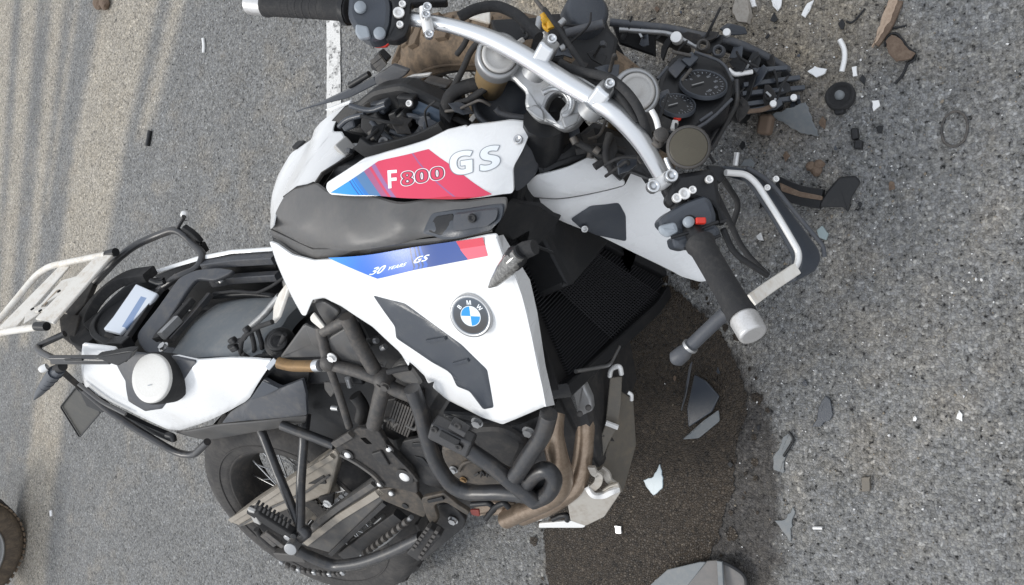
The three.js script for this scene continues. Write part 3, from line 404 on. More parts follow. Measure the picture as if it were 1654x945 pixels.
// left-hand shroud, bent round into view beyond the radiator
const leftC = [[.9571,.8906,.045],[1.0131,.916,.05],[1.0614,.9065,.03],[1.0933,.9039,.005],[1.1192,.8384,-.02],[1.117,.8306,-.02],[1.0259,.8664,.04],[1.125,.8161,-.04],[1.1453,.7494,-.06],[1.1557,.576,-.085],[1.1204,.5991,-.075],[1.1028,.6914,-.045],[1.0398,.7615,0]];
const leftS = surface(2, leftC);
const leftShroud = add('far_shroud', panel(leftS, [[.9571,.8906,.045],[.9892,.9074,.0499],[1.0131,.916,.05],[1.0367,.9113,.043],[1.0614,.9065,.03],[1.0933,.9039,.005],[1.0959,.8985,.0029],[1.1184,.8364,-.0196],[1.1165,.8294,-.0202],[1.0852,.8406,.0061],[1.0235,.8619,.0394]], { edge: 0.005 }), M.white);
add('far_shroud_lower', panel(leftS, [[.9505,.8851,.0365],[1.0175,.8562,.031],[1.0808,.8356,-.0008],[1.112,.8241,-.0278],[1.1319,.8436,-.0393],[1.1466,.8049,-.0674],[1.1528,.7466,-.0723],[1.1654,.6484,-.0886],[1.1556,.5702,-.0935],[1.142,.5741,-.09],[1.1176,.596,-.0825],[1.0352,.7566,-.0077]], { off: -0.008, edge: 0.007 }), M.white, leftShroud);
add('far_shroud_insert', panel(leftS, [[1.0182,.8115,.0207],[1.0577,.8211,.0101],[1.0925,.8004,-.0204],[1.091,.7692,-.0291],[1.072,.7209,-.0292],[1.0372,.7584,-.0039],[1.023,.7848,.0101]], { off: -0.003, edge: 0.005, th: 0.007 }), M.insert, leftShroud);
add('screw', socketBolt([[1.0322,.7841,.0126]][0], [0.2, 0.4, 0.8], 0.006, 0.005), M.bright, leftShroud);
// dark moulding between the tank panel and the far shroud
add('tank_bracket', panel(surface(2, [[1.0348,.9922,.03],[1.05,.9714,.02],[1.0267,.9394,.04],[1.0088,.9155,.075],[.9999,.92,.11],[1.0071,.9558,.1]]), [[1.0349,.9922,.03],[1.05,.9714,.02],[1.0409,.9564,.0275],[1.0267,.9394,.04],[1.016,.9211,.0568],[1.0083,.9154,.0767],[.9996,.9191,.1104],[1.0071,.9558,.1],[1.0192,.9667,.0714]], { edge: 0.007, th: 0.012 }), M.slate);
add('tank_bracket', plate([[1.0046,.9334,.02],[1.0141,.9376,.02],[1.0174,.9296,.02],[1.0068,.928,.02]], 0.006), M.black);

add('tank_core', plate([[.3875,.9801,.02],[.4707,1.0227,0],[.5576,1.0294,-.02],[.7034,1.0231,.03],[.8437,1.0146,.03],[1.0039,.9776,0],[.9876,.9043,.05],[.9564,.8567,.12],[.9102,.8559,.13],[.8068,.8618,.13],[.5394,.8705,.09],[.4576,.876,.07],[.3785,.9367,.04]], 0.05, { bevel: 0.01 }), M.black);
// radiator: a finned core in a frame, seen from ahead
{
  const rad = group('radiator', bike);
  const a = [[.93,.8574,.1164],[.93,.8623,.0019],[.93,.3801,-.4509],[.93,.4092,-.2881],[.93,.5573,.1617],[.93,.6871,.1274]];
  mesh('core', plate(a, 0.03, { ref: U1 }), M.radiator, rad);
  const P = a.map(vec), pl = planeOf(P, vec(U1)), lerp = (i, j, t) => P[i].clone().lerp(P[j], t);
  const fins = []; for (let k = 0; k < 44; k++) { const t = 0.1 + 0.86 * k / 43; const A = lerp(1, 2, t).add(lerp(2, 1, 0).multiplyScalar(0)).addScaledVector(pl.n, 0.004), B = (t < 0.5 ? lerp(0, 5, t * 2) : lerp(5, 4, t * 2 - 1)).addScaledVector(pl.n, 0.004); const s = A.clone().lerp(B, 0.06), e = A.clone().lerp(B, 0.94); fins.push(block(s, e, 0.0016, 0.008, U1, 0.0004)); }
  const f = mesh('fin', merge(fins), M.fin, rad); f.userData.kind = 'stuff';
  const bars = []; for (let k = 0; k < 26; k++) { const t = 0.06 + 0.9 * k / 25; const A = lerp(1, 0, t), B = lerp(2, 3, t).lerp(lerp(3, 4, t), 0.5); bars.push(block(A.addScaledVector(pl.n, 0.006), B.addScaledVector(pl.n, 0.006), 0.0016, 0.004, U1, 0.0004)); }
  const b = mesh('grille_bar', merge(bars), M.fin, rad); b.userData.kind = 'stuff';
  mesh('tank_end', sweep([P[2], P[3], P[4]], 0, { rect: [0.013, 0.02], up: U1, fil: 0.02 }), M.black, rad);
  mesh('tank_end', sweep([P[1].clone().addScaledVector(pl.n, 0.002), P[2]], 0, { rect: [0.01, 0.016], up: U1 }), M.black, rad);
  mesh('frame_strip', sweep([[.95,.5647,.1194],[.95,.4864,.0073],[.95,.4831,-.055]], 0.004), M.steel, rad);
}
add('duct', panel(surface(2, [[1.0046,.9264,.15],[1.0212,.8817,.1],[1.0355,.8424,.08],[.9833,.8378,.12],[.9915,.8383,.18],[.9852,.8952,.19]]), [[1.0052,.9244,.1486],[1.0205,.8839,.1015],[1.0356,.8432,.0794],[1.0231,.8391,.1281],[1.0052,.8382,.1847],[1.0132,.8655,.2152],[.954,.8726,.1447],[.9972,.9105,.1677]], { edge: 0.006, th: 0.01 }), M.black);
for (const p of [[[1.0501,.8627,.2],[1.0499,.8321,.17]], [[1.0501,.8627,.2],[1.0356,.8678,.22]]]) add('stay', sweep(p, 0.0025), M.black);
// front indicator
{
  const g = group('indicator', bike);
  mesh('stalk', sweep([[1.0848,.8913,.26],[1.0675,.8902,.26],[1.0521,.8853,.26]], [0.011, 0.013, 0.014]), M.rubber, g);
  mesh('housing', sweep([[1.0676,.8945,.27],[1.059,.8902,.27],[1.0435,.8809,.27]], [0.01, 0.0165, 0.016]), M.black, g);
  mesh('lens', sweep([[1.0653,.894,.275],[1.0504,.8858,.275],[1.0297,.8733,.275],[1.0053,.8588,.275],[.9903,.8519,.275]], [0.01, 0.0145, 0.0135, 0.0085, 0.002], { seg: 18 }), phys({ map: dustMap([0.09, 0.087, 0.08], [0.45, 0.43, 0.4], 33, 0.03, 0.5, 0.7), roughness: 0.15, clearcoat: 1 }), g);
}

// the far side: shroud and crash bar the machine rests on
add('far_side_shroud', shroud.geometry.clone().scale(1, 1, -1).translate(-0.03, 0, 0), M.white);

// ---------- tail: the seat is gone and the subframe lies open ----------
{
  const tubC = [[-0.4, 0.8, -0.12], [-0.4, 0.8, 0.12], [0.0, 0.7, 0.12], [0.46, 0.66, 0.12], [0.46, 0.66, -0.14], [0.0, 0.7, -0.14]];
  add('subframe_tub', plate(tubC, 0.05, { ref: V1, bevel: 0.01 }), M.black);
  add('tub_wall', plate([[-.3729,.872,-.175],[-.1401,.8802,-.175],[.0957,.8377,-.175],[.0017,.636,-.175],[-.0919,.5871,-.15],[-.308,.6988,-.17]], 0.01), M.black);
  add('tub_wall', plate([[-.0775,.76,.13],[.2493,.6987,.13],[.3427,.6667,.13],[.2748,.6052,.13],[-.107,.6563,.13]], 0.02), M.black);
  // right-hand tail panel
  const tailS = surface(2, [[-.3012,.8676,.15],[-.3894,.7895,.155],[-.4437,.7383,.15],[-.3446,.6545,.15],[-.2446,.5672,.145],[-.2086,.5634,.145],[.1023,.6232,.15],[.1298,.6347,.152],[.2595,.7067,.15],[.2602,.7157,.14],[.0464,.7542,.145],[-.1202,.7982,.145],[-.1998,.8267,.14],[.0384,.6893,.168],[-.1643,.7346,.165]]);
  const tail = add('tail_panel', panel(tailS, [[-.3012,.8676,.15],[-.2107,.8308,.1404],[-.2127,.7921,.1499],[-.1375,.7904,.1483],[-.007,.7761,.1453],[.0464,.7542,.145],[.2623,.7156,.1402],[.2595,.7067,.15],[.1322,.6346,.1523],[.1023,.6232,.15],[-.2086,.5634,.145],[-.2543,.5707,.1453],[-.3446,.6545,.15],[-.4437,.7383,.15],[-.3921,.7898,.1549]], { edge: 0.008, th: 0.005 }), M.white);
  tail.userData.label = 'white right-hand tail panel round the filler cap';
  add('cap_surround', panel(tailS, [[-.2148,.8285,.1415],[-.149,.8104,.1423],[-.007,.7761,.1453],[.0464,.7542,.145],[-.0018,.7273,.1617],[-.0585,.6992,.1684],[-.1701,.6531,.1628],[-.2569,.648,.1546],[-.2877,.6864,.1557],[-.229,.7484,.1585],[-.2285,.7881,.1516]], { off: 0.003, th: 0.006, edge: 0.004 }), M.slate, tail);
  const n = [0.22, 0.6, 0.77], c = [[-.0555,.7659,.2]][0], cn = vec(n).normalize(), base = vec(c).addScaledVector(cn, -0.02);
  const cap = add('filler_cap', turned([[0.058, -0.045], [0.061, -0.004], [0.0605, 0.01], [0.056, 0.012]], base, n, 40), M.rubber, tail);
  add('cap_disc', turned([[0.057, 0.0], [0.057, 0.018], [0.0545, 0.021], [0.043, 0.022], [0.042, 0.0214], [0.041, 0.022], [0, 0.0225]], base, n, 40), M.capCream, tail);
  add('cap_mark', block(vec(base).addScaledVector(cn, 0.023).add(new THREE.Vector3(-0.012, -0.012, 0.01)), vec(base).addScaledVector(cn, 0.023).add(new THREE.Vector3(0.006, -0.012, 0.01)), 0.002, 0.0008, n, 0.0003), M.grey, tail);
  add('panel_lug', block([[.2692,.71,.16]][0], [[.2866,.7184,.14]][0], 0.012, 0.008, W1), M.alu, tail);
  // slate lower cover behind it
  const lowS = surface(2, [[.0928,.6211,.142],[.2118,.6821,.15],[.2634,.6547,.16],[.3282,.6597,.15],[.2676,.5652,.15],[-.0171,.5772,.155]]);
  const low = add('lower_cover', panel(lowS, [[.0989,.6203,.142],[.2212,.6788,.1519],[.2634,.6547,.16],[.3282,.6597,.15],[.311,.6203,.1526],[.2676,.5652,.15],[.1068,.5644,.1455],[-.0171,.5772,.155],[.0277,.5999,.1484]], { edge: 0.006, th: 0.008 }), M.slate);
  add('lower_lip', panel(surface(2, [[-.2562,.5615,.14],[-.0222,.575,.152],[.1138,.5678,.15],[.262,.5622,.146],[.2013,.5196,.115],[-.0239,.5047,.11],[-.1972,.4983,.11]]), [[-.2455,.556,.1377],[-.2118,.5573,.1405],[-.0274,.5716,.1499],[.1089,.5644,.1478],[.2569,.5585,.1433],[.1951,.5164,.113],[-.0288,.5012,.108],[-.2034,.4944,.1076],[-.2331,.5244,.122]], { edge: 0.004 }), M.charcoal, low);
  add('cover_recess', plate([[.1607,.6429,.168],[.24,.6862,.168],[.2729,.6603,.168],[.2147,.6468,.168]], 0.004), M.insert, low);
  // left-hand tail panel, seen along its top edge
  const lp = add('tail_panel', panel(surface(2, [[-.3658,.8924,-.155],[-.1411,.8902,-.16],[-.0172,.88,-.16],[.1187,.8548,-.16],[.122,.848,-.155],[-.1166,.8772,-.15],[-.3426,.8864,-.15]]), [[-.3658,.8924,-.155],[-.141,.8908,-.1605],[-.0172,.88,-.16],[.1188,.8554,-.1605],[.122,.848,-.155],[-.0112,.8726,-.1546],[-.1289,.8818,-.1534],[-.3426,.8864,-.15]], { edge: 0.002 }), M.white);
  add('inner_rail', sweep([[-.1146,.8683,-.145],[-.0042,.8562,-.145],[.1313,.8319,-.145]], 0, { rect: [0.016, 0.01], up: V1 }), M.slate);
  add('inner_rail', sweep([[-.1231,.8179,-.14],[-.0292,.8092,-.14],[.1072,.7866,-.14]], 0, { rect: [0.012, 0.01], up: V1 }), M.slate);
  add('inner_rail', sweep([[-.0872,.8015,-.09],[.0328,.784,-.09],[.1067,.7609,-.09],[.1049,.7423,-.09]], 0.008), M.black);
  add('wire', sweep([[-.0648,.8117,-.08],[.0114,.8033,-.08],[.0758,.7821,-.08],[.1404,.7907,-.08],[.224,.812,-.08]], 0.004), M.rubber);
  // document tray
  add('tray_rim', sweep([[-.2931,.8993,-.115],[-.3801,.9172,-.1],[-.4273,.9089,-.05],[-.4536,.8879,0],[-.4536,.8658,.05],[-.4193,.8502,.08],[-.3669,.8352,.095]], 0, { rect: [0.026, 0.013], up: V1, fil: 0.06 }), M.rubber);
  add('tray_rim', sweep([[-.2628,.8664,-.115],[-.3359,.8943,-.085],[-.3737,.8841,-.04],[-.3938,.8717,.01],[-.3817,.8622,.055],[-.3393,.8467,.09],[-.2839,.8162,.1]], 0, { rect: [0.008, 0.012], up: V1, fil: 0.05 }), M.black);
  add('tray', plate([[-.3169,.8748,-.12],[-.2568,.851,-.11],[-.2478,.8117,.095],[-.3347,.8401,.09],[-.4205,.8715,.05],[-.376,.901,-.05]], 0.02), M.black);
  tag(bike, bike.userData.label, 'motorcycle');
  add('tail_frame', plate([[-.5944,.9377,-.09],[-.5179,.9318,-.11],[-.4756,.9076,-.02],[-.4864,.8987,.03],[-.5687,.9094,-.01]], 0.015), M.blackDusty);
  add('tail_frame', plate([[-.5376,.9132,.02],[-.4459,.9026,.03],[-.4266,.8622,.09],[-.3892,.8459,.1],[-.4389,.8546,.1],[-.4792,.8835,.09]], 0.02), M.blackDusty);
  for (const p of [[[-.2009,.8729,-.115],[-.2529,.8596,-.08],[-.2443,.8237,.075],[-.2453,.8152,.1]], [[-.0659,.8157,-.07],[-.0872,.7988,0],[-.0938,.7896,.08]]]) add('seat_rail', sweep(p, 0, { rect: [0.009, 0.007], up: V1, fil: 0.03 }), M.tubeBlack);
  const br = add('seat_bracket', plate([[.0127,.8388,-.115],[.0005,.8275,-.11],[-.0435,.8149,-.1],[-.1011,.8346,-.1],[-.1171,.8329,-.065],[-.1551,.8124,.045],[-.1573,.807,.07],[-.1359,.7927,.085],[-.0877,.7866,.088],[-.0692,.7739,.1],[-.0846,.7706,.105],[-.1817,.7903,.105],[-.2187,.8157,.085],[-.2316,.824,.06],[-.1911,.8399,-.01],[-.1505,.8647,-.09],[-.1039,.8658,-.11],[-.0358,.8544,-.118]], 0.014, { ref: V1, bevel: 0.004, fil: 0.015 }), M.slate);
  add('rubber_pad', sweep([[-.1065,.8253,-.045],[-.1207,.8128,.01],[-.1275,.8071,.07],[-.1262,.802,.085]], 0, { rect: [0.012, 0.008], up: V1 }), M.rubber, br);
  add('slot', sweep([[-.0956,.8137,.025],[-.1012,.8085,.085]], 0, { rect: [0.009, 0.011], up: V1 }), M.aluMatt, br);
  for (const [p, r] of [[[[-.0389,.8353,-.105]][0], 0.013], [[[-.0747,.7933,.115]][0], 0.01]]) { const v = vec(p); add('bolt', hexBolt(v, [0.1, 0.9, 0.3], r, 0.008), M.steel, br); }
  // packet left in the tray
  add('latch', block([[-.273,.8257,.1]][0], [[-.214,.8154,.1]][0], 0.03, 0.03, V1), M.black);
  add('latch', sweep([[-.2402,.8982,-.07],[-.2146,.8812,-.07],[-.194,.8824,-.07]], 0.006), M.black);
  for (const p of [[[-.2883,.8518,.09],[-.2647,.8306,.09]], [[-.2755,.8375,.1],[-.2453,.8152,.1]]]) add('spring', sweep(p, 0.006), M.blackDusty);
  // electronics under the rider's seat
  add('fuel_tank_top', panel(surface(1, [[-0.09, 0.78, -0.09], [0.2, 0.735, -0.09], [0.2, 0.725, 0.1], [-0.09, 0.76, 0.1], [0.06, 0.775, 0], [0.2, 0.75, 0], [-0.09, 0.785, 0]]), [[-0.1, 0, -0.1], [0.2, 0, -0.1], [0.22, 0, 0.02], [0.2, 0, 0.115], [-0.11, 0, 0.115]], { edge: 0.012, th: 0.03 }), M.battery);
  add('relay', turned([[0, 0.012], [0.018, 0.012], [0.022, 0.006], [0.024, -0.01], [0.034, -0.012], [0.036, -0.02]], [[.2713,.7373,.1]][0], [0.5, 0.6, 0.6], 20), M.black);
  add('relay', turned([[0.012, 0.002], [0.016, 0.006], [0.02, 0.002]], [[.292,.7448,.112]][0], [0.5, 0.6, 0.6], 20), M.rubber);
  for (const p of [[[.3098,.7922,.11],[.2452,.7875,.11],[.1854,.7673,.11],[.1515,.734,.11],[.1603,.7145,.11],[.245,.7148,.11]], [[.3201,.7568,.11],[.2502,.7086,.11],[.1736,.705,.11],[.1708,.7352,.12]], [[.2268,.7757,.09],[.2059,.7267,.09],[.1695,.6966,.09]], [[.216,.7767,.1],[.1958,.7364,.1],[.1554,.6998,.1]], [[.1506,.7646,.11],[.1946,.7656,.11],[.2209,.7835,.11]], [[.1313,.7554,.11],[.1663,.7458,.11]]]) add('wire_loop', sweep(p, 0.0055, { fil: 0.05 }), M.rubber);
  for (const p of [[[.1741,.7732,.115],[.1536,.7698,.115]], [[.1651,.7536,.115],[.1406,.7506,.115]], [[.2378,.7927,.115],[.2219,.7888,.115]]]) add('connector', block(p[0], p[1], 0.014, 0.014, W1), M.black);
  add('hinge_plate', plate([[.3645,.8579,.07],[.3873,.8519,.08],[.3217,.7957,.1],[.2812,.7792,.09],[.2753,.8038,.06],[.3124,.8225,.05]], 0.008), M.cream);
  add('hinge_strut', sweep([[.3038,.8194,.05],[.2323,.7879,.05],[.1563,.7618,.05]], 0.008), M.aluMatt);
  // luggage rack
  const rack = group('luggage_rack', bike);
  rack.userData.label = 'cream painted luggage rack';
  mesh('rack_tube', sweep([[-.4124,.9877,-.12],[-.6818,1.0114,-.12],[-.763,1.0016,-.115],[-.8909,.9406,-.01],[-.9185,.9145,.07],[-.8047,.9199,.11],[-.6541,.9475,.12],[-.4521,.9307,.12]], 0.0095, { fil: 0.03 }), M.cream, rack);
  mesh('rack_bar', plate([[-.6316,1.0063,-.115],[-.5858,.9915,-.115],[-.6196,.9417,.105],[-.6933,.9515,.1]], 0.006, { ref: V1 }), M.cream, rack);
  mesh('rack_bar', plate([[-.4436,1.0007,-.125],[-.3797,.9842,-.125],[-.4103,.9316,.115],[-.4977,.9473,.1]], 0.008, { ref: V1 }), M.cream, rack);
  for (const [a, b] of [[0, 1]]) mesh('rack_web', plate([[-.5564,.9721,-.055],[-.475,.9765,-.085],[-.4688,.9684,-.08],[-.5057,.9654,-.04],[-.5125,.9511,-.02],[-.5597,.949,.03],[-.5402,.9493,.06],[-.568,.9503,.1],[-.5924,.9596,.06],[-.5757,.9535,.04],[-.5621,.9614,.03],[-.5588,.9729,-.02]], 0.006, { ref: V1 }), M.cream, rack);
  mesh('rack_web', sweep([[-.5535,.9537,.03],[-.5399,.9659,-.02],[-.5041,.941,-.015],[-.4775,.9368,.04],[-.5402,.9531,.045]], 0.0035, { fil: 0.006 }), M.creamDirty, rack);
  for (const p of [[[-.5199,.9606,-.03],[-.4926,.9653,-.075]], [[-.5413,.9554,.06],[-.4623,.944,.05]]]) mesh('rack_web', sweep(p, 0, { rect: [0.008, 0.003], up: V1 }), M.cream, rack);
  for (const p of [[[-.4206,.9864,-.125],[-.3753,.9843,-.125]], [[-.4772,.9354,.12],[-.4343,.9274,.12]]]) mesh('end_plug', sweep(p, 0.0115), M.black, rack);
  for (const p of [[[-.4683,.9693,-.09]], [[-.4483,.9607,.1]], [[-.5037,.9634,0]], [[-.5561,.9584,.06]]]) mesh('rack_bolt', socketBolt(vec(p[0]).add(new THREE.Vector3(0, 0.003, 0)), V1, 0.005, 0.004), M.black, rack);
  // grab handles
  const gl = add('grab_handle', sweep([[-.515,.9285,-.105],[-.4181,.9601,-.14],[-.3714,.9703,-.18],[-.3032,.9682,-.205],[-.2122,.9679,-.21],[-.1656,.9178,-.19],[-.1163,.8886,-.16],[-.1346,.8677,-.13],[-.1819,.8749,-.1],[-.2583,.8601,-.085]], 0.0105, { fil: 0.035 }), M.tubeBlack);
  add('handle_bracket', sweep([[-.1704,.9672,-.2],[-.1527,.9421,-.2],[-.1469,.9125,-.2],[-.1535,.8857,-.2]], 0, { rect: [0.008, 0.006], up: V1 }), M.black, gl);
  add('bolt_stalk', sweep([[-.2068,.9693,-.21],[-.1585,.9902,-.21]], 0.006), M.tubeBlack, gl);
  add('handle_bolt', turned([[0, 0.012], [0.007, 0.011], [0.011, 0.004], [0.011, -0.006], [0.006, -0.01], [0.006, -0.014]], [[-.1721,.9894,-.225]][0], [-0.1, 0.8, -0.5], 14), M.bright, gl);
  const gr = add('grab_handle', sweep([[-.4076,.8909,.11],[-.4803,.8932,.15],[-.4465,.8874,.17],[-.3464,.8698,.2],[-.2416,.8528,.2],[-.161,.8315,.19],[-.1213,.8198,.18]], 0.0085, { fil: 0.015 }), M.tubeBlack);
  add('handle_pad', block([[-.3509,.8734,.205]][0], [[-.1621,.8305,.19]][0], 0.022, 0.014, W1), M.tubeBlack, gr);
  add('handle_slot', block([[-.2804,.8693,.214]][0], [[-.2287,.8552,.207]][0], 0.006, 0.003, W1, 0.001), M.black, gr);
  add('handle_bolt', turned([[0, 0.012], [0.007, 0.011], [0.01, 0.004], [0.01, -0.008]], [[-.3988,.8575,.21]][0], [-0.7, 0.1, 0.6], 14), M.bright, gr);
  add('hinge', plate([[-.1923,.8507,.2],[-.0653,.8472,.2],[-.039,.8427,.2],[-.0736,.8254,.2],[-.1341,.8145,.2],[-.1493,.8229,.2]], 0.02), M.black, gr);
  { // rear indicator
    const g = group('indicator', bike);
    mesh('stalk', sweep([[-.3388,.8468,.2],[-.3721,.8425,.2]], 0.012), M.rubber, g);
    mesh('lens', sweep([[-.3604,.8407,.2],[-.4086,.8289,.2],[-.4692,.8084,.2],[-.5323,.7871,.2],[-.5838,.7693,.2]], [0.013, 0.0175, 0.0145, 0.01, 0.002]), M.insert, g);
    for (let k = 0; k < 6; k++) { const a = [[-.3863,.8352,.2],[-.5427,.7831,.2]], p = vec(a[0]).lerp(vec(a[1]), k / 5), r = 0.0175 - 0.0015 * k - (k > 3 ? 0.002 : 0); mesh('lens_rib', sweep([p, p.clone().lerp(vec(a[1]), 0.03)], r + 0.0012), M.insert, g); }
  }
  add('plate_stalk', sweep([[-.4027,.8274,.18],[-.4709,.7503,.14],[-.5399,.7077,.1]], 0, { rect: [0.007, 0.005] }), M.blackDusty);
  const np = add('number_plate', plate([[-.7248,.6853,.03],[-.7084,.5846,.03],[-.9244,.5044,.03],[-.8829,.6284,.03]], 0.003, { fil: 0.008 }), phys({ map: dustMap([0.05, 0.048, 0.042], [0.1, 0.09, 0.07], 34, 0.2), roughness: 0.45 }));
  add('plate_rim', sweep([[-.7162,.6875,.034],[-.6999,.5872,.034],[-.9151,.5073,.034],[-.8737,.6308,.034]], 0.0022, { fil: 0.008, closed: true }), M.black, np);
  add('mudguard_tail', plate([[-.6537,.7035,.06],[-.6332,.6857,.06],[-.6037,.6145,.06],[-.6412,.6,.06],[-.687,.6325,.06]], 0.02), M.black);
  const rail = add('pannier_rail', sweep([[-.418,.7466,.16],[-.3942,.6755,.16],[-.341,.5967,.16],[-.2606,.5062,.16],[-.2023,.4928,.16],[-.1077,.5322,.16]], 0.0095, { fil: 0.03 }), M.tubeBlack);
  add('rail_strut', sweep([[-.42,.664,.14],[-.3262,.5833,.14],[-.2643,.5419,.14]], 0, { rect: [0.012, 0.007], up: W1 }), M.black, rail);
  add('rail_lug', sweep([[-.2587,.5613,.15],[-.2387,.5558,.15],[-.2476,.5429,.15]], 0.008), M.black, rail);
  add('rail_edge', sweep([[-.4003,.7728,.17],[-.3693,.7052,.17],[-.3146,.658,.17]], 0.005), M.charcoal, rail);
}
// a packet lying in the tail tray
const packetMat = print(256, 256, (c) => { c.fillStyle = '#e8edf4'; c.fillRect(0, 0, 256, 256); const g = c.createLinearGradient(0, 0, 90, 0); g.addColorStop(0, '#27487f'); g.addColorStop(0.7, '#7f9fd0'); g.addColorStop(1, '#e8edf4'); c.fillStyle = g; c.fillRect(0, 40, 90, 160); c.fillStyle = '#8ea4c8'; c.fillRect(130, 60, 12, 120); c.fillStyle = '#c3cfe4'; c.fillRect(160, 30, 50, 190); }, { roughness: 0.18 });

// ---------- rear wheel, swingarm and stands ----------
function wheelParts(parent, { R, W, rimR, tyre, rim, spokes, knobs, hubR = 0.05, hubMat, sink = 0 }) { // axle along local y
  const t = mesh('tyre', new THREE.LatheGeometry([[rimR, -W * 0.42], [rimR + 0.01, -W * 0.48], [R - 0.06, -W * 0.52], [R - 0.03, -W * 0.47], [R - 0.012, -W * 0.33], [R - 0.003, -W * 0.15], [R, 0], [R - 0.003, W * 0.15], [R - 0.012, W * 0.33], [R - 0.03, W * 0.47], [R - 0.06, W * 0.52], [rimR + 0.01, W * 0.48], [rimR, W * 0.42]].map(([r, h]) => new THREE.Vector2(r, h)), 80), tyre, parent);
  { const uv = t.geometry.attributes.uv; for (let i = 0; i < uv.count; i++) uv.setXY(i, uv.getX(i) * 2 * Math.PI * R, uv.getY(i) * 0.3); }
  const kb = []; for (let k = 0; k < knobs; k++) for (const [h, rr_, tilt, ww] of (sink ? [[(k % 2 ? 0.06 : -0.06), 0.001, 0, 0.05]] : [[-0.34, -0.008, 0.75, 0.03], [0.34, -0.008, -0.75, 0.03], [(k % 2 ? 0.1 : -0.1), 0.001, 0, 0.05]])) { const g = new RoundedBoxGeometry(0.62 * 2 * Math.PI * R / knobs, ww, 0.012, 1, 0.002); g.rotateX(-tilt); g.rotateZ(h * 0.8); g.translate(0, h * W, R + rr_ - sink); g.rotateY((k + (h > 0.2 ? 0.5 : 0)) / knobs * 2 * Math.PI); kb.push(g); }
  if (knobs) { const q = mesh('tread_block', merge(kb), tyre, t); q.userData.kind = 'stuff'; }
  mesh('sidewall_bead', new THREE.TorusGeometry(rimR + 0.03, 0.003, 6, 80).rotateX(Math.PI / 2).translate(0, W * 0.5, 0), tyre, t);
  const rm = mesh('rim', new THREE.LatheGeometry([[rimR - 0.012, -W * 0.3], [rimR + 0.008, -W * 0.44], [rimR + 0.004, -W * 0.4], [rimR - 0.018, -W * 0.2], [rimR - 0.022, 0], [rimR - 0.018, W * 0.2], [rimR + 0.004, W * 0.4], [rimR + 0.008, W * 0.44], [rimR - 0.004, W * 0.44], [rimR - 0.028, W * 0.2], [rimR - 0.03, 0], [rimR - 0.028, -W * 0.2], [rimR - 0.012, -W * 0.3]].map(([r, h]) => new THREE.Vector2(r, h)), 72), rim, parent);
  const hub = mesh('hub', merge([new THREE.LatheGeometry([[0, 0.08], [0.02, 0.08], [0.022, 0.05], [hubR, 0.045], [hubR, 0.035], [0.032, 0.02], [0.032, -0.02], [hubR, -0.035], [hubR, -0.045], [0.02, -0.05], [0.02, -0.08], [0, -0.08]].map(([r, h]) => new THREE.Vector2(r, h)), 28)]), hubMat, parent);
  for (let k = 0; k < spokes; k++) { const a = k / spokes * 2 * Math.PI, s = k % 2 ? 1 : -1, b = a + (k % 4 < 2 ? 0.55 : -0.55); mesh('spoke', sweep([[hubR * Math.cos(b), s * 0.04, hubR * Math.sin(b)], [(rimR - 0.024) * Math.cos(a), s * 0.006, (rimR - 0.024) * Math.sin(a)]], 0.0021, { seg: 6 }), M.steel, rm); }
  return t;
}
{
  const rw = group('rear_wheel', bike); rw.rotation.x = Math.PI / 2; rw.position.set(-0.12, 0.167, 0);
  wheelParts(rw, { R: 0.348, W: 0.15, rimR: 0.238, sink: 0.0055, tyre: M.tyre, rim: M.blackDusty, spokes: 36, knobs: 44, hubMat: M.swing });
  mesh('brake_disc', new THREE.LatheGeometry([[0.06, -0.062], [0.12, -0.062], [0.12, -0.066], [0.06, -0.066]].map(([r, h]) => new THREE.Vector2(r, h)), 48), M.steel, rw);
  const sp = []; for (let k = 0; k < 42; k++) { const g = new THREE.BoxGeometry(0.008, 0.005, 0.012); g.translate(0, 0.068, 0.103); g.rotateY(k / 42 * 2 * Math.PI); sp.push(g); }
  mesh('sprocket', merge([new THREE.LatheGeometry([[0.05, 0.0655], [0.1, 0.0655], [0.1, 0.0705], [0.05, 0.0705]].map(([r, h]) => new THREE.Vector2(r, h)), 48), ...sp]), M.blackDusty, rw);
}
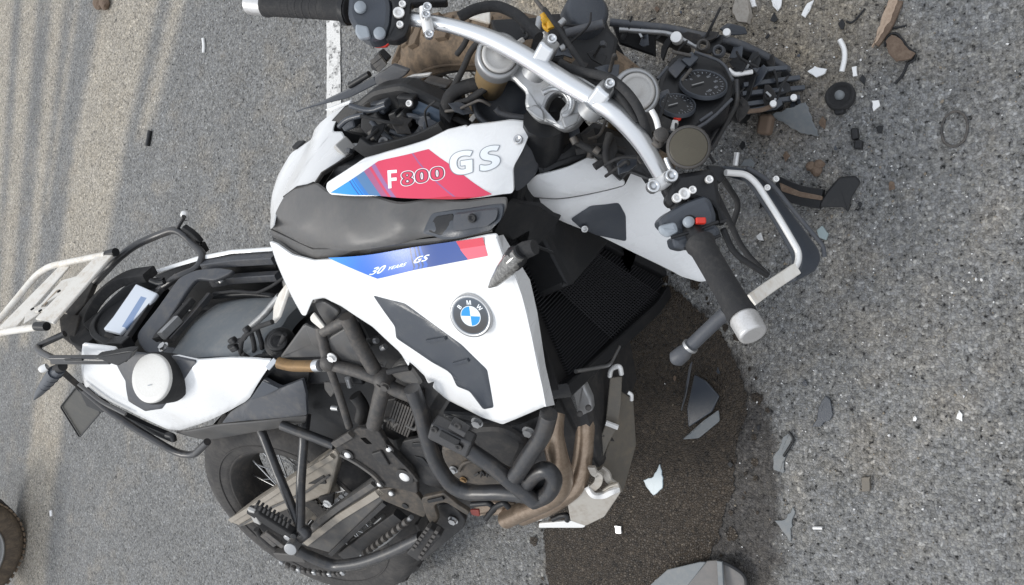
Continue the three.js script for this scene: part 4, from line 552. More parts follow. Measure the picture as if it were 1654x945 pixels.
{
  // chain: round the sprocket and forward along both runs
  const links = [], c = [-0.12, 0.167], rS = 0.108, f = [0.42, 0.4], rF = 0.035, path = [];
  const dir = Math.atan2(f[1] - c[1], f[0] - c[0]);
  for (let k = 0; k <= 30; k++) { const a = dir + Math.PI / 2 + 0.15 + k / 30 * (Math.PI - 0.3); path.push([c[0] + rS * Math.cos(a), c[1] + rS * Math.sin(a)]); }
  for (let k = 0; k <= 10; k++) { const a = dir - Math.PI / 2 + k / 10 * Math.PI; path.push([f[0] + rF * Math.cos(a), f[1] + rF * Math.sin(a)]); }
  const curve = new THREE.CatmullRomCurve3(path.map(([x, y]) => new THREE.Vector3(x, y, 0.068)), true, 'catmullrom', 0.1), n = Math.round(curve.getLength() / 0.0155);
  for (let k = 0; k < n; k++) { const a = curve.getPointAt(k / n), b = curve.getPointAt((k + 0.9) / n % 1); links.push(block(a.clone(), b.clone(), 0.014, k % 2 ? 0.018 : 0.012, V1, 0.002)); }
  const ch = add('chain', merge(links), M.frame); ch.userData.kind = 'stuff';
  // swingarm
  const sa = add('swingarm', plate([[.2114,.4176,.1],[.2094,.3966,.1],[.0876,.2733,.1],[-.0158,.2471,.1],[-.3632,.1595,.1],[-.4012,.1831,.1],[-.2396,.25,.1],[.0266,.3486,.1]], 0.035, { bevel: 0.006, fil: 0.012 }), M.swing);
  add('swingarm_rib', sweep([[-.3799,.1922,.104],[-.2192,.2497,.104],[.0248,.3421,.104],[.1958,.4018,.104]], 0, { rect: [0.007, 0.004], up: W1 }), M.swing, sa);
  add('dark_hole_plate', plate([[.118,.3415,.1025],[.104,.3108,.1025],[.0391,.3146,.1025]], 0.004), M.engine, sa);  // dark plate stands in for the shaded triangular hole
  add('swingarm_seam', sweep([[-.363,.1677,.102],[-.1758,.234,.102],[.0093,.2866,.102],[.1375,.3397,.102]], 0, { rect: [0.003, 0.003], up: W1 }), M.swingDark, sa);
  const far = add('swingarm', plate([[-0.12, 0.22, -0.08], [-0.02, 0.28, -0.08], [0.42, 0.45, -0.08], [0.42, 0.36, -0.08], [0.0, 0.2, -0.08]], 0.035), M.swing);
  add('axle', rod([-0.12, 0.167, 0.03], W1, 0.011, 0.24), M.steel);
  add('axle_nut', hexBolt([-0.12, 0.167, 0.13], W1, 0.017, 0.012), M.steel);
  const cg = add('chain_guard', plate([[.0205,.2208,.15],[.042,.2314,.15],[.3247,.3575,.15],[.345,.3369,.15],[.324,.292,.15],[.0028,.1063,.15],[-.0893,.1414,.15]], 0.03, { bevel: 0.008, fil: 0.012 }), M.swingDark);
  add('guard_ridge', sweep([[-.0493,.1562,.156],[.137,.2466,.156],[.3466,.3335,.156]], 0, { rect: [0.009, 0.004], up: W1 }), M.swing, cg);
  add('guard_ridge', sweep([[.0322,.2211,.157],[.1848,.2918,.157],[.3337,.3546,.157]], 0, { rect: [0.007, 0.004], up: W1 }), M.swingDark, cg);
  add('guard_lip', sweep([[.0062,.1079,.15],[.1705,.2032,.15],[.3219,.2888,.15]], 0, { rect: [0.006, 0.006], up: W1 }), M.engine, cg);
  for (const p of [[[.138,.2978,.155]]]) add('bolt', hexBolt(p[0], W1, 0.008), M.bright, cg);
  add('guard_lug', plate([[.0798,.2915,.13],[.145,.3026,.13],[.1135,.2651,.13],[.0813,.2555,.13]], 0.01), M.blackDusty, cg);
  // scraped casing shows bright below the guard
  for (const p of [[[.1388,.1587,.13],[.1899,.1873,.13],[.1953,.1654,.13],[.1442,.1364,.13]], [[.2016,.1942,.13],[.2447,.2181,.13],[.2445,.1933,.13],[.1978,.169,.13]], [[.1987,.1653,.13],[.2487,.1897,.13],[.2471,.1755,.13],[.2056,.1507,.13]], [[.0685,.1253,.13],[.1019,.1366,.13],[.0982,.1214,.13],[.0656,.1061,.13]]]) add('scraped_lug', plate(p, 0.015, { bevel: 0.004 }), M.aluMatt);
  add('gear_rod', sweep([[.1267,.1118,.16],[.2555,.1708,.16],[.3426,.2253,.16],[.3817,.2479,.16]], 0.006), M.aluMatt);
  for (let k = 0; k < 9; k++) { const a = [[.1407,.1217,.165],[.387,.2513,.165]], p = vec(a[0]).lerp(vec(a[1]), (k + 0.3) / 9.5), q = vec(a[0]).lerp(vec(a[1]), (k + 0.75) / 9.5); add('rod_link', sweep([p, q], 0.0085), M.frame); }
  add('lower_link', sweep([[.0368,.0868,.14],[.2015,.1696,.14],[.3272,.2304,.14]], 0, { rect: [0.02, 0.01], up: W1 }), M.engine);
  // passenger footrest hanger
  const hg = group('footrest_hanger', bike);
  for (const p of [[[-.0149,.5312,.07],[.0168,.505,.1],[.0612,.3911,.17],[.0626,.2521,.21]], [[.1622,.5101,.07],[.1617,.4796,.11],[.1157,.3742,.17],[.0688,.2736,.21]], [[.158,.5403,.14],[.2125,.5062,.14],[.277,.4655,.14]]]) mesh('hanger_tube', sweep(p, 0.0115), M.tubeBlack, hg);
  mesh('hanger_foot', sweep([[.0652,.2737,.21],[.0824,.2591,.21],[.0237,.2306,.21]], 0.014), M.tubeBlack, hg);
  const peg = add('passenger_peg', block([[.0446,.3965,.26]][0], [[.0353,.2712,.22]][0], 0.045, 0.022, W1, 0.005), M.rubber, hg);
  for (let k = 0; k < 9; k++) { const a = [[.1084,.4338,.275],[.1615,.3696,.275]], p = vec(a[0]).lerp(vec(a[1]), k / 8), b = [[.0572,.4004,.27],[.1096,.3278,.27]], q = vec(b[0]).lerp(vec(b[1]), k / 8); mesh('peg_rib', block(p, p.clone().lerp(q, 0.45), 0.006, 0.012, W1, 0.002), M.rubber, peg); }
  mesh('peg_end', block([[.0467,.4019,.265]][0], [[.0041,.3416,.25]][0], 0.02, 0.01, W1, 0.003), M.cap, peg);
  mesh('peg_bolt', rod([[.0321,.238,.235]][0], [0.3, 0.2, 0.9], 0.017, 0.03), M.aluMatt, hg);
  mesh('peg_bolt', rod([[.0578,.2695,.225]][0], [0.3, 0.2, 0.9], 0.008, 0.02), M.black, hg);
  // right-hand pedal arm that curves along the bottom
  const pd = add('pedal_arm', sweep([[.0297,.2174,.23],[.0473,.1759,.22],[.08,.1342,.21],[.1867,.1474,.21],[.3063,.1794,.2],[.409,.2151,.19]], 0.0145, { fil: 0.06 }), M.tubeBlack);
  add('pedal_spring', sweep([[-.0786,.2839,.22],[-.0853,.2579,.22],[-.0745,.2202,.22],[-.0579,.1937,.22]], 0.008), M.blackDusty, pd);
  for (const p of [[[-.0525,.2766,.23],[-.0373,.2358,.23]], [[-.0258,.2893,.235],[-.0011,.238,.235]]]) add('pedal_plate', sweep(p, 0, { rect: [0.01, 0.004], up: W1 }), M.frame, pd);
  add('pedal_lug', block([[-.0578,.2019,.23]][0], [[.0414,.1953,.23]][0], 0.03, 0.02, W1), M.frame, pd);
  const bd = [[-.1293,.1376,.2],[-.0961,.1104,.2],[-.0302,.0961,.2],[.0397,.0903,.2],[.0897,.0993,.2]], cv = new THREE.CatmullRomCurve3(bd.map(vec)); for (let k = 0; k < 13; k++) { const p = cv.getPointAt(k / 13), q = cv.getPointAt((k + 0.75) / 13); add('chain_link', block(p, q, 0.014, 0.012, W1, 0.004), k % 3 ? M.frame : M.aluMatt); }
  // side plate between frame and engine
  const sp = add('frame_plate', plate([[.3098,.4929,.165],[.3877,.5192,.165],[.4113,.5272,.165],[.4626,.5171,.165],[.4594,.4699,.165],[.4796,.3958,.165],[.4717,.3611,.165],[.4517,.3249,.165],[.4197,.3392,.165],[.3648,.3517,.165],[.3523,.4092,.165],[.3071,.4594,.165]], 0.014, { bevel: 0.003, fil: 0.008, holes: [[[.395,.5026,.165],[.418,.5032,.165],[.4257,.476,.165],[.4034,.4781,.165]]] }), M.blackDusty);
  add('plate_rib', sweep([[.4608,.4766,.169],[.4692,.4377,.169],[.4806,.3981,.169],[.483,.3707,.169]], 0, { rect: [0.004, 0.004], up: W1 }), M.blackDusty, sp);
  add('plate_rib', sweep([[.3156,.4626,.169],[.3467,.4323,.169],[.3724,.3901,.169],[.3722,.3586,.169]], 0, { rect: [0.004, 0.004], up: W1 }), M.swingDark, sp);
  add('plate_boss', plate([[.4048,.457,.171],[.4384,.463,.171],[.4346,.4185,.171],[.4114,.4233,.171]], 0.008), M.engine, sp);
  add('plate_slot', sweep([[.3205,.4937,.17],[.3895,.5167,.17]], 0, { rect: [0.008, 0.005], up: W1 }), M.frame, sp);
  for (const [p, r] of [[[[.3352,.4587,.168]][0], 0.009], [[[.463,.4655,.168]][0], 0.0075], [[[.4533,.3825,.168]][0], 0.0135], [[[.3686,.366,.168]][0], 0.007], [[[.3806,.3334,.166]][0], 0.0065]]) { add('bolt', turned([[0, 0.006], [r * 0.6, 0.006], [r * 0.9, 0.003], [r, 0]], p, W1, 16), M.bright, sp); add('washer', turned([[r * 1.6, 0.0005], [r * 1.55, 0.002], [r * 0.9, 0.002]], p, W1, 20), M.engine, sp); }
  const eb = add('engine_bracket', plate([[.4908,.467,.15],[.55,.4727,.15],[.5332,.4194,.15],[.5489,.3407,.15],[.5132,.3183,.15],[.4692,.3393,.15],[.4622,.3829,.15],[.4527,.4291,.15]], 0.012, { fil: 0.01 }), M.engine);
  add('bracket_slot', plate([[.5142,.4613,.153],[.5417,.461,.153],[.5348,.4501,.153],[.5079,.4514,.153]], 0.005), M.black, eb); add('bracket_slot', plate([[.4969,.4254,.153],[.5173,.4178,.153],[.5236,.3876,.153],[.5022,.3982,.153]], 0.005), M.black, eb);
  add('engine_back', plate([[.3056,.4461,.06],[.5148,.4412,.06],[.5797,.251,.06],[.4974,.1633,.06],[.3358,.1692,.06],[.2385,.2722,.06]], 0.05), M.engine);
  const lp = add('peg_plate', plate([[.3219,.339,.16],[.4021,.3443,.16],[.4437,.3263,.16],[.4467,.2752,.16],[.4173,.2423,.16],[.3785,.2711,.16],[.3275,.306,.16]], 0.012, { fil: 0.012 }), M.case);
  add('plate_hole', rod([[.3877,.2863,.161]][0], W1, 0.008, 0.004), M.black, lp);
  const pp = add('pedal_bracket', plate([[.471,.3277,.18],[.5426,.3395,.18],[.5479,.3302,.18],[.5586,.3024,.18],[.5782,.2802,.18],[.5659,.2682,.18],[.5319,.3126,.18],[.4937,.3049,.18],[.4793,.258,.18],[.4494,.2327,.18],[.4491,.2652,.18]], 0.012, { fil: 0.012 }), M.case);
  add('bracket_slot', sweep([[.4911,.3207,.183],[.5379,.3291,.183]], 0, { rect: [0.004, 0.003], up: W1 }), M.black, pp);
  add('heel_guard', plate([[.4687,.273,.15],[.5097,.2746,.15],[.519,.2232,.15],[.4985,.1976,.15],[.3004,.0797,.15],[.2995,.1088,.15],[.4117,.1991,.15]], 0.014, { fil: 0.01 }), M.engine);
  add('bolt', hexBolt([[.4902,.2295,.155]][0], W1, 0.009), M.steel);
  { // rider's footrest with saw teeth, seen end on
    const g = group('footrest', bike);
    mesh('footrest_body', block([[.3649,.1694,.2]][0], [[.483,.255,.2]][0], 0.035, 0.022, W1), M.engine, g);
    for (const s of [0, 1]) for (let k = 0; k < 7; k++) { const a = s ? [[.3954,.2078,.215],[.4928,.2845,.215]] : [[.3993,.1809,.215],[.5119,.2748,.215]], p = vec(a[0]).lerp(vec(a[1]), k / 7), q = vec(a[0]).lerp(vec(a[1]), (k + 0.6) / 7); mesh('tooth', block(p, q, 0.008, 0.014, W1, 0.001), M.frame, g); }
  }
  for (const p of [[[.5969,.3026,.18],[.6442,.3062,.18],[.6499,.2876,.18],[.6209,.2698,.18]], [[.6208,.2697,.19],[.6643,.3054,.19],[.6928,.3151,.19],[.6958,.3006,.19]]]) add('stop_lug', sweep(p, 0.006), M.black);
}

// ---------- frame and engine ----------
{
  add('engine_block', plate([[0.36, 0.34, 0.1], [0.5, 0.7, 0.1], [0.9, 0.76, 0.1], [0.93, 0.5, 0.1], [0.88, 0.3, 0.1]], 0.3, { ref: W1, bevel: 0.02 }), M.engine);  // unseen depth on the far side keeps sky light from under the bike
  add('airbox', plate([[0.5, 0.62, 0.09], [0.5, 0.98, 0.06], [0.62, 1.04, 0.05], [0.98, 0.97, 0.04], [1.0, 0.72, 0.1]], 0.28, { ref: W1, bevel: 0.015 }), M.black);  // made deep behind, out of view, to darken the space below
  add('inner_fender', plate([[.2641,.6848,.05],[.4154,.6931,.05],[.4827,.5782,.05],[.3332,.4108,.05],[.1322,.3029,.05],[.0558,.4394,.05]], 0.05), M.black);
  const fr = group('frame', bike);
  for (const [p, r] of [[[[.4637,.7734,.14],[.454,.7367,.15],[.4433,.6957,.16]], 0.011], [[[.4433,.6957,.16],[.496,.6723,.16],[.5494,.6378,.16]], 0.0125], [[[.437,.6868,.155],[.4145,.6196,.155],[.3781,.5252,.155]], 0.0085], [[[.5577,.7897,.15],[.5437,.7212,.15],[.5381,.6309,.15]], 0.0155], [[[.5604,.6348,.165],[.4606,.5297,.165]], 0.0165], [[[.4762,.766,.15],[.5142,.7733,.15],[.551,.7805,.15]], 0.011], [[[.5535,.6353,.16],[.568,.6105,.16],[.6022,.5869,.16]], 0.014]]) mesh('frame_tube', sweep(p, r), M.frame, fr);
  mesh('frame_node', turned([[0, 0.016], [0.012, 0.014], [0.02, 0.004], [0.02, -0.02]], [[.5546,.635,.162]][0], W1, 18), M.frame, fr);
  mesh('frame_node', turned([[0, 0.016], [0.012, 0.014], [0.018, 0.004], [0.018, -0.02]], [[.4501,.7001,.162]][0], W1, 18), M.frame, fr);
  mesh('bolt', hexBolt([[.4845,.719,.175]][0], W1, 0.008), M.bright, fr);
  mesh('bolt', hexBolt([[.5739,.6346,.18]][0], W1, 0.008), M.frame, fr);
  mesh('sleeve', sweep([[.314,.7202,.16],[.3434,.7065,.16],[.4077,.6964,.16]], 0.0125), M.bronze, fr);
  mesh('sleeve_nut', rod([[.4206,.6996,.165]][0], [1, 0, 0.1], 0.013, 0.018), M.alu, fr);
  for (const p of [[[.4761,.8266,.13],[.5037,.8227,.13],[.5266,.7887,.13],[.4706,.7626,.13],[.4695,.7993,.13]], [[.4671,.7454,.145],[.5352,.7638,.145],[.5238,.6611,.145],[.4386,.6879,.145]], [[.2682,.7069,.12],[.4038,.7769,.12],[.4088,.7247,.12],[.394,.6883,.12]]]) add('side_panel', plate(p, 0.012, { bevel: 0.004, fil: 0.012 }), M.charcoal);
  add('panel_fold', plate([[.4112,.7789,.127],[.4389,.7569,.127],[.4053,.6961,.127],[.3957,.7287,.127]], 0.006), M.charcoal);
  add('bracket', plate([[.4723,.8065,.155],[.4883,.8141,.155],[.4929,.7722,.155],[.4821,.7687,.155],[.468,.7984,.155]], 0.005), M.cream);
  add('spark_lead', sweep([[.5922,.6603,.17],[.6204,.6632,.17],[.6492,.6623,.17]], 0.006), M.rubber);
  add('cylinder_cover', plate([[.5778,.6541,.16],[.6194,.6713,.16],[.6463,.6617,.16],[.649,.614,.16],[.6302,.6075,.16],[.5876,.6229,.16]], 0.03, { bevel: 0.009, fil: 0.02 }), M.swingDark);
  for (const p of [[[.57,.6916,.13],[.5819,.695,.13]], [[.5638,.711,.13],[.5718,.7114,.13]], [[.3604,.5781,.15],[.3774,.5743,.15]], [[.4331,.6352,.13],[.4251,.6124,.13]]]) add('clip', sweep(p, 0.006), M.aluMatt);
  add('hose', sweep([[.3862,.5669,.1],[.3884,.5329,.1],[.355,.498,.1]], 0.015), M.engine);
  add('regulator', plate([[.3504,.6308,.12],[.3692,.6321,.12],[.3603,.5964,.12],[.3367,.5828,.12],[.3354,.6081,.12]], 0.02), M.swingDark);
  // finned cooler beside the cylinder
  const fin = group('oil_cooler', bike);
  mesh('cooler_body', plate([[.4843,.5574,.12],[.5829,.5617,.12],[.5304,.4713,.12],[.4317,.4443,.12],[.4084,.4656,.12]], 0.03), M.engine, fin);
  for (let k = 0; k < 9; k++) mesh('cooler_fin', sweep([[.5317,.5689,.135],[.4623,.5019,.135]].map((p) => { const a = [[.5317,.5689,.135],[.5681,.5362,.135]]; return vec(p).addScaledVector(vec(a[1]).sub(vec(a[0])), k / 8); }), 0, { rect: [0.0022, 0.006], up: W1 }), M.frame, fin);
  for (const p of [[[.4683,.5186,.139],[.4968,.5242,.139],[.4731,.4954,.139],[.501,.5104,.139]], [[.5161,.4997,.139],[.5325,.4845,.139],[.5445,.4966,.139]]]) mesh('pipe', sweep(p, 0.004), M.swingDark, fin);
  // engine covers
  const ec = add('engine_cover', plate([[.7203,.5275,.2],[.8031,.5237,.2],[.8387,.4793,.2],[.7812,.4211,.2],[.762,.4116,.2],[.7101,.4755,.2]], 0.05, { bevel: 0.012, fil: 0.03 }), M.engine);
  for (const p of [[[.7572,.5408,.203]], [[.8541,.507,.203]]]) add('bolt', hexBolt(p[0], W1, 0.009), M.aluMatt, ec);
  add('head_cover', plate([[.6749,.5601,.19],[.7498,.546,.19],[.7984,.5149,.19],[.848,.5145,.19],[.9089,.5321,.19],[.8514,.4684,.19],[.7923,.4949,.19],[.6953,.5102,.19]], 0.05, { bevel: 0.008 }), M.black);
  const ac = add('alternator_cover', plate([[.624,.4846,.19],[.6714,.4692,.19],[.7533,.3853,.19],[.7314,.3528,.19],[.6415,.3635,.19],[.6056,.3832,.19],[.6031,.4414,.19]], 0.06, { bevel: 0.01, fil: 0.03 }), M.case);
  add('cover_rim', sweep([[.6353,.4134,.193],[.6539,.4319,.193],[.6852,.4378,.193],[.7303,.4122,.193],[.744,.3834,.193]], 0.004), M.case, ac);
  add('cover_bolt', hexBolt([[.6229,.4171,.193]][0], W1, 0.007), M.aluMatt, ac); add('cover_bolt', hexBolt([[.6308,.3877,.193]][0], W1, 0.006), M.bronze, ac);
  for (const p of [[[.6646,.3971,.193],[.679,.4046,.193]], [[.6777,.3933,.193],[.6893,.4096,.193],[.689,.3955,.193]], [[.6923,.3924,.193],[.7022,.4058,.193]], [[.7001,.3947,.193],[.7093,.4025,.193]]]) add('cast_mark', sweep(p, 0.0022), M.engine, ac);
  // crash bars
  const cb = group('crash_bar', bike);
  for (const p of [[[.7082,.6718,.25],[.6982,.622,.25],[.6742,.5641,.25],[.6522,.4922,.25],[.6553,.4261,.25],[.6863,.4066,.25],[.7632,.4066,.25],[.8203,.3929,.25]], [[.759,.5248,.26],[.7899,.4813,.26],[.8094,.4333,.26],[.8318,.3899,.26]], [[.962,.5916,.262],[.9312,.5492,.262],[.8762,.5017,.262],[.824,.4553,.262]], [[.812,.412,.25],[.8571,.4484,.25],[.8907,.4597,.25],[.8935,.4332,.25],[.8639,.3961,.25],[.8175,.3786,.25]]]) mesh('bar_tube', sweep(p, 0.0155, { fil: 0.05 }), M.tubeBlack, cb);
  mesh('dark_loop_fill', plate([[.8228,.4062,.24],[.8529,.4306,.24],[.8764,.4342,.24],[.8683,.4088,.24],[.8316,.379,.24],[.8068,.3747,.24]], 0.02), M.black, cb);  // black plate added to fill the dark inside of the tube loop
  for (const t of [...cb.children]) if (t.name === 'bar_tube') mesh('far_bar_tube', t.geometry.clone().scale(1, 1, -1), M.tubeBlack, cb);
  const cl = mesh('clamp', block([[.716,.5941,.265]][0], [[.7761,.5382,.265]][0], 0.045, 0.03, W1, 0.006), M.tubeBlack, cb);
  mesh('clamp_slot', block([[.7409,.5893,.281]][0], [[.7684,.5619,.281]][0], 0.018, 0.004, W1, 0.002), M.black, cl);
  mesh('clamp_slot', block([[.7698,.6035,.272]][0], [[.7911,.578,.272]][0], 0.014, 0.02, W1, 0.002), M.tubeBlack, cl);
  for (const p of [[[.7355,.5997,.281]], [[.7643,.5549,.281]], [[.7903,.6034,.281]]]) mesh('clamp_bolt', socketBolt(p[0], W1, 0.007, 0.004), M.engine, cl);
  // exhaust headers
  const ex = group('exhaust_header', bike);
  mesh('pipe', sweep([[.8758,.4904,.14],[.872,.4677,.17],[.8616,.4107,.18],[.8355,.3433,.16],[.7971,.2952,.15],[.7359,.2577,.14],[.6403,.2081,.12],[.5877,.1789,.11]], 0.021, { fil: 0.06, seg: 16 }), M.header, ex);
  mesh('pipe', sweep([[.8828,.466,.05],[.8909,.4231,.08],[.8678,.3646,.09],[.8387,.3095,.1],[.8169,.2797,.12],[.7344,.2298,.12],[.6261,.1765,.1]], 0.021, { fil: 0.06, seg: 16 }), M.header, ex);
  mesh('flange', plate([[.8955,.5028,.1],[.9382,.5194,.1],[.9363,.4772,.1],[.9275,.4528,.1],[.899,.4432,.1],[.8895,.4469,.1]], 0.02, { bevel: 0.005 }), M.aluMatt, ex);
  mesh('flange', block([[.8909,.515,.09]][0], [[.9181,.5211,.09]][0], 0.03, 0.02, W1), M.frame, ex);
  for (const p of [[[.91,.4634,.115]], [[.9342,.4757,.115]]]) mesh('flange_nut', hexBolt(p[0], [0.5, 0.3, 0.8], 0.0045), M.frame, ex);
  add('collector', plate([[.5087,.23,.1],[.5629,.2245,.1],[.6196,.206,.1],[.5808,.1745,.1],[.496,.1769,.1]], 0.04, { bevel: 0.01 }), M.header);
  add('reflector', plate([[.548,.254,.15],[.5725,.2531,.15],[.5636,.2323,.15],[.5444,.238,.15]], 0.006), phys({ color: new THREE.Color(0.22, 0.04, 0.03), roughness: 0.5 }));
  // skid plate
  const sk = group('skid_plate', bike);
  mesh('plate_side', plate([[.9474,.4107,0],[.9511,.3682,-.02],[.9131,.2729,0],[.868,.1985,.06],[.8802,.2515,.08],[.879,.2862,.08],[.864,.2849,.1],[.845,.2887,.08],[.8794,.3303,.05],[.9171,.352,.03]], 0.006, { ref: U1 }), M.skidDark, sk);
  mesh('plate_nose', plate([[.801,.297,.12],[.8237,.2996,.12],[.8452,.2695,.12],[.8425,.248,.12],[.8891,.27,.12],[.9113,.2744,.12],[.9039,.2482,.11],[.839,.1834,.11],[.7885,.1633,.12],[.7645,.1857,.13]], 0.006), M.skid, sk);
  mesh('plate_floor', plate([[.6758,.1738,.12],[.761,.1807,.12],[.7888,.1639,.12],[.7804,.1585,.12],[.6692,.1604,.12]], 0.006), M.bright, sk);
  mesh('plate_floor', plate([[.5864,.1731,.12],[.6886,.1889,.12],[.6912,.1837,.12],[.5918,.1677,.12]], 0.006), M.bright, sk);
  mesh('plate_rim', sweep([[.8444,.2782,.12],[.8523,.2624,.13],[.8694,.2508,.12],[.8929,.2629,.12],[.9038,.2586,.11]], 0, { rect: [0.006, 0.004], up: W1 }), M.bright, sk);
  mesh('plate_notch', sweep([[.8782,.3326,.12],[.8763,.3132,.12],[.8861,.3097,.12],[.8742,.2879,.12],[.851,.272,.12],[.8444,.2782,.12]], 0, { rect: [0.008, 0.003], up: W1, fil: 0.01 }), M.skid, sk);
  mesh('plate_notch', sweep([[.8805,.3065,.1],[.889,.2946,.1],[.8838,.2721,.1],[.8946,.26,.1],[.8918,.2428,.1]], 0, { rect: [0.008, 0.003], up: W1, fil: 0.01 }), M.skid, sk);
  mesh('strap', plate([[.9329,.4526,0],[.9589,.4487,0],[.939,.3948,.02],[.9227,.358,.04],[.9069,.3773,.05]], 0.006), M.skidDark, sk);
  mesh('strap', plate([[.9073,.3784,.05],[.9294,.3667,.05],[.9045,.3417,.07],[.8728,.3038,.08],[.8616,.292,.09],[.8617,.3204,.09],[.8849,.3491,.07]], 0.006), M.skidDark, sk);
  mesh('strap_fold', sweep([[.9123,.3841,.055],[.9329,.3694,.055]], 0, { rect: [0.005, 0.003], up: W1 }), M.bright, sk);
  mesh('hook', sweep([[.9339,.455,0],[.9434,.4718,0],[.9662,.4786,0],[.9603,.4563,0]], 0.005, { fil: 0.02 }), M.bright, sk);
  mesh('hook', sweep([[.955,.4097,0],[.9605,.4036,0],[.9549,.3899,0]], 0.004), M.bright, sk);
  mesh('floor_edge', sweep([[.7185,.1868,.12],[.7445,.1986,.12],[.7623,.1993,.12],[.752,.1828,.12]], 0.006), M.black, sk);
  add('sump', plate([[0.5, 0.3, 0.06], [0.55, 0.36, 0.1], [0.9, 0.36, 0.06], [0.9, 0.28, 0.02], [0.6, 0.25, 0.02]], 0.1, { ref: W1 }), M.engine);
}

// ---------- open airbox and wiring ahead of the tank ----------
{
  const box = add('airbox_lid', plate([[.6613,1.1146,-.06],[.7117,1.1257,-.06],[.7786,1.115,-.06],[.8446,1.0511,-.06],[.8465,.9958,-.06],[.8281,.964,-.06],[.7116,1.0124,-.06],[.6121,1.0628,-.06],[.5965,1.0809,-.06]], 0.05, { bevel: 0.01, fil: 0.015 }), M.black);
  add('airbox_floor', plate([[.5161,1.0793,-.1],[.6013,1.1096,-.11],[.7457,1.1071,-.11],[.8468,1.0539,-.11],[.8307,.9758,-.11],[.7302,.9595,-.11],[.5722,1.0094,-.05]], 0.02), M.black, box);
  for (const p of [[[.6864,1.1095,-.025],[.7072,1.1118,-.025],[.7094,1.0989,-.025],[.6887,1.0964,-.025]], [[.7372,1.1072,-.02],[.7585,1.1061,-.02],[.7562,1.0919,-.02],[.7348,1.0929,-.02]], [[.7496,1.082,-.02],[.7678,1.0821,-.02],[.7639,1.0653,-.02],[.7455,1.065,-.02]], [[.796,1.0587,-.025],[.818,1.0546,-.025],[.8147,1.0437,-.025],[.791,1.0452,-.025]], [[.7529,1.0596,-.02],[.7742,1.0589,-.02],[.775,1.0435,-.02],[.7536,1.044,-.02]], [[.6899,1.0664,-.015],[.7138,1.0682,-.015],[.7126,1.05,-.015],[.6885,1.048,-.015]], [[.8151,1.0321,-.03],[.8342,1.0291,-.03],[.8292,1.0095,-.03],[.8087,1.0159,-.03]]]) add('connector', plate(p, 0.02, { bevel: 0.003, fil: 0.003 }), [M.black, M.insert, M.frame][Math.floor(rnd() * 3)], box);
  for (const [p, h] of [[[[.6827,1.0929,-.03],[.7199,1.0917,-.03],[.7264,1.0572,-.03],[.6777,1.0472,-.03],[.6682,1.0724,-.03]], 0.03], [[[.7173,1.0617,-.02],[.7796,1.0782,-.02],[.7834,1.062,-.02],[.7174,1.0398,-.02]], 0.03], [[[.7011,1.1072,-.04],[.7305,1.1006,-.04],[.7308,1.079,-.04],[.6946,1.0814,-.04]], 0.03], [[[.7688,1.1029,-.04],[.8025,1.0887,-.04],[.7929,1.0679,-.04],[.7582,1.0701,-.04]], 0.02], [[[.7339,1.0517,-.03],[.7698,1.028,-.03],[.7571,1.0195,-.03],[.7177,1.0443,-.03]], 0.02], [[[.6219,1.0952,-.04],[.6603,1.0987,-.04],[.652,1.076,-.04],[.6202,1.0764,-.04]], 0.03]]) add('relay_box', plate(p, h, { bevel: 0.004, fil: 0.006 }), rnd() > 0.5 ? M.insert : M.black, box);
  for (const p of [[[.7371,1.0523,-.02],[.7681,1.0272,-.02],[.7826,1.0103,-.02]], [[.6919,1.1235,-.01],[.7277,1.0997,-.01],[.7643,1.0997,-.01]], [[.6357,1.0938,-.02],[.661,1.1014,-.02],[.7039,1.0968,-.02]], [[.7174,1.0848,-.01],[.7237,1.0613,-.01],[.7378,1.0383,-.01]], [[.7595,1.0682,-.03],[.7925,1.0635,-.03],[.8138,1.0356,-.03]]]) add('rib', sweep(p, 0.005), M.insert, box);
  add('valve', sweep([[.7708,1.0201,-.02],[.8001,1.0325,-.02],[.8138,1.0432,-.02]], 0.009), M.slate, box); add('valve_cap', rod([[.8184,1.0447,-.015]][0], [0.3, 0.8, 0.4], 0.012, 0.012), M.slate, box);
  add('screw', socketBolt([[.7526,1.048,.03]][0], [0.3, 0.5, 0.8], 0.01, 0.006), M.slate, box);
  add('screw', socketBolt([[.8051,1.0847,-.02]][0], [0.3, 0.5, 0.8], 0.006, 0.006), M.bright, box);
  add('panel_gap', sweep([[.7092,1.0663,.04],[.7243,1.0417,.04],[.7674,1.0353,.04],[.8331,1.0313,.04],[.8869,1.0366,.04]], 0, { rect: [0.015, 0.006], up: W1 }), M.black, box);
  // silencer cylinder and intake hose
  add('canister', sweep([[.7785,1.0623,-.07],[.8225,1.0234,-.07]], 0.024, { seg: 20 }), M.bluegrey, box);
  add('intake_hose', sweep([[.833,1.011,-.05],[.8439,1.0438,-.05],[.862,1.066,-.06],[.8852,1.0686,-.07],[.9193,1.0616,-.08],[.9394,1.0476,-.09]], 0.0125, { fil: 0.05 }), M.rubber);
  add('intake', turned([[0.058, -0.02], [0.062, 0], [0.058, 0.006], [0.05, 0.002], [0.045, -0.04], [0, -0.05]], [[.9484,1.0197,-.08]][0], [0.4, 0.7, 0.5], 32), M.insert);
  add('intake_lip', sweep([[.9526,1.0231,-.03],[.9553,1.0136,-.03],[.9734,1.0006,-.03],[1.0031,.9867,-.03]], 0.006, { fil: 0.04 }), M.slate);
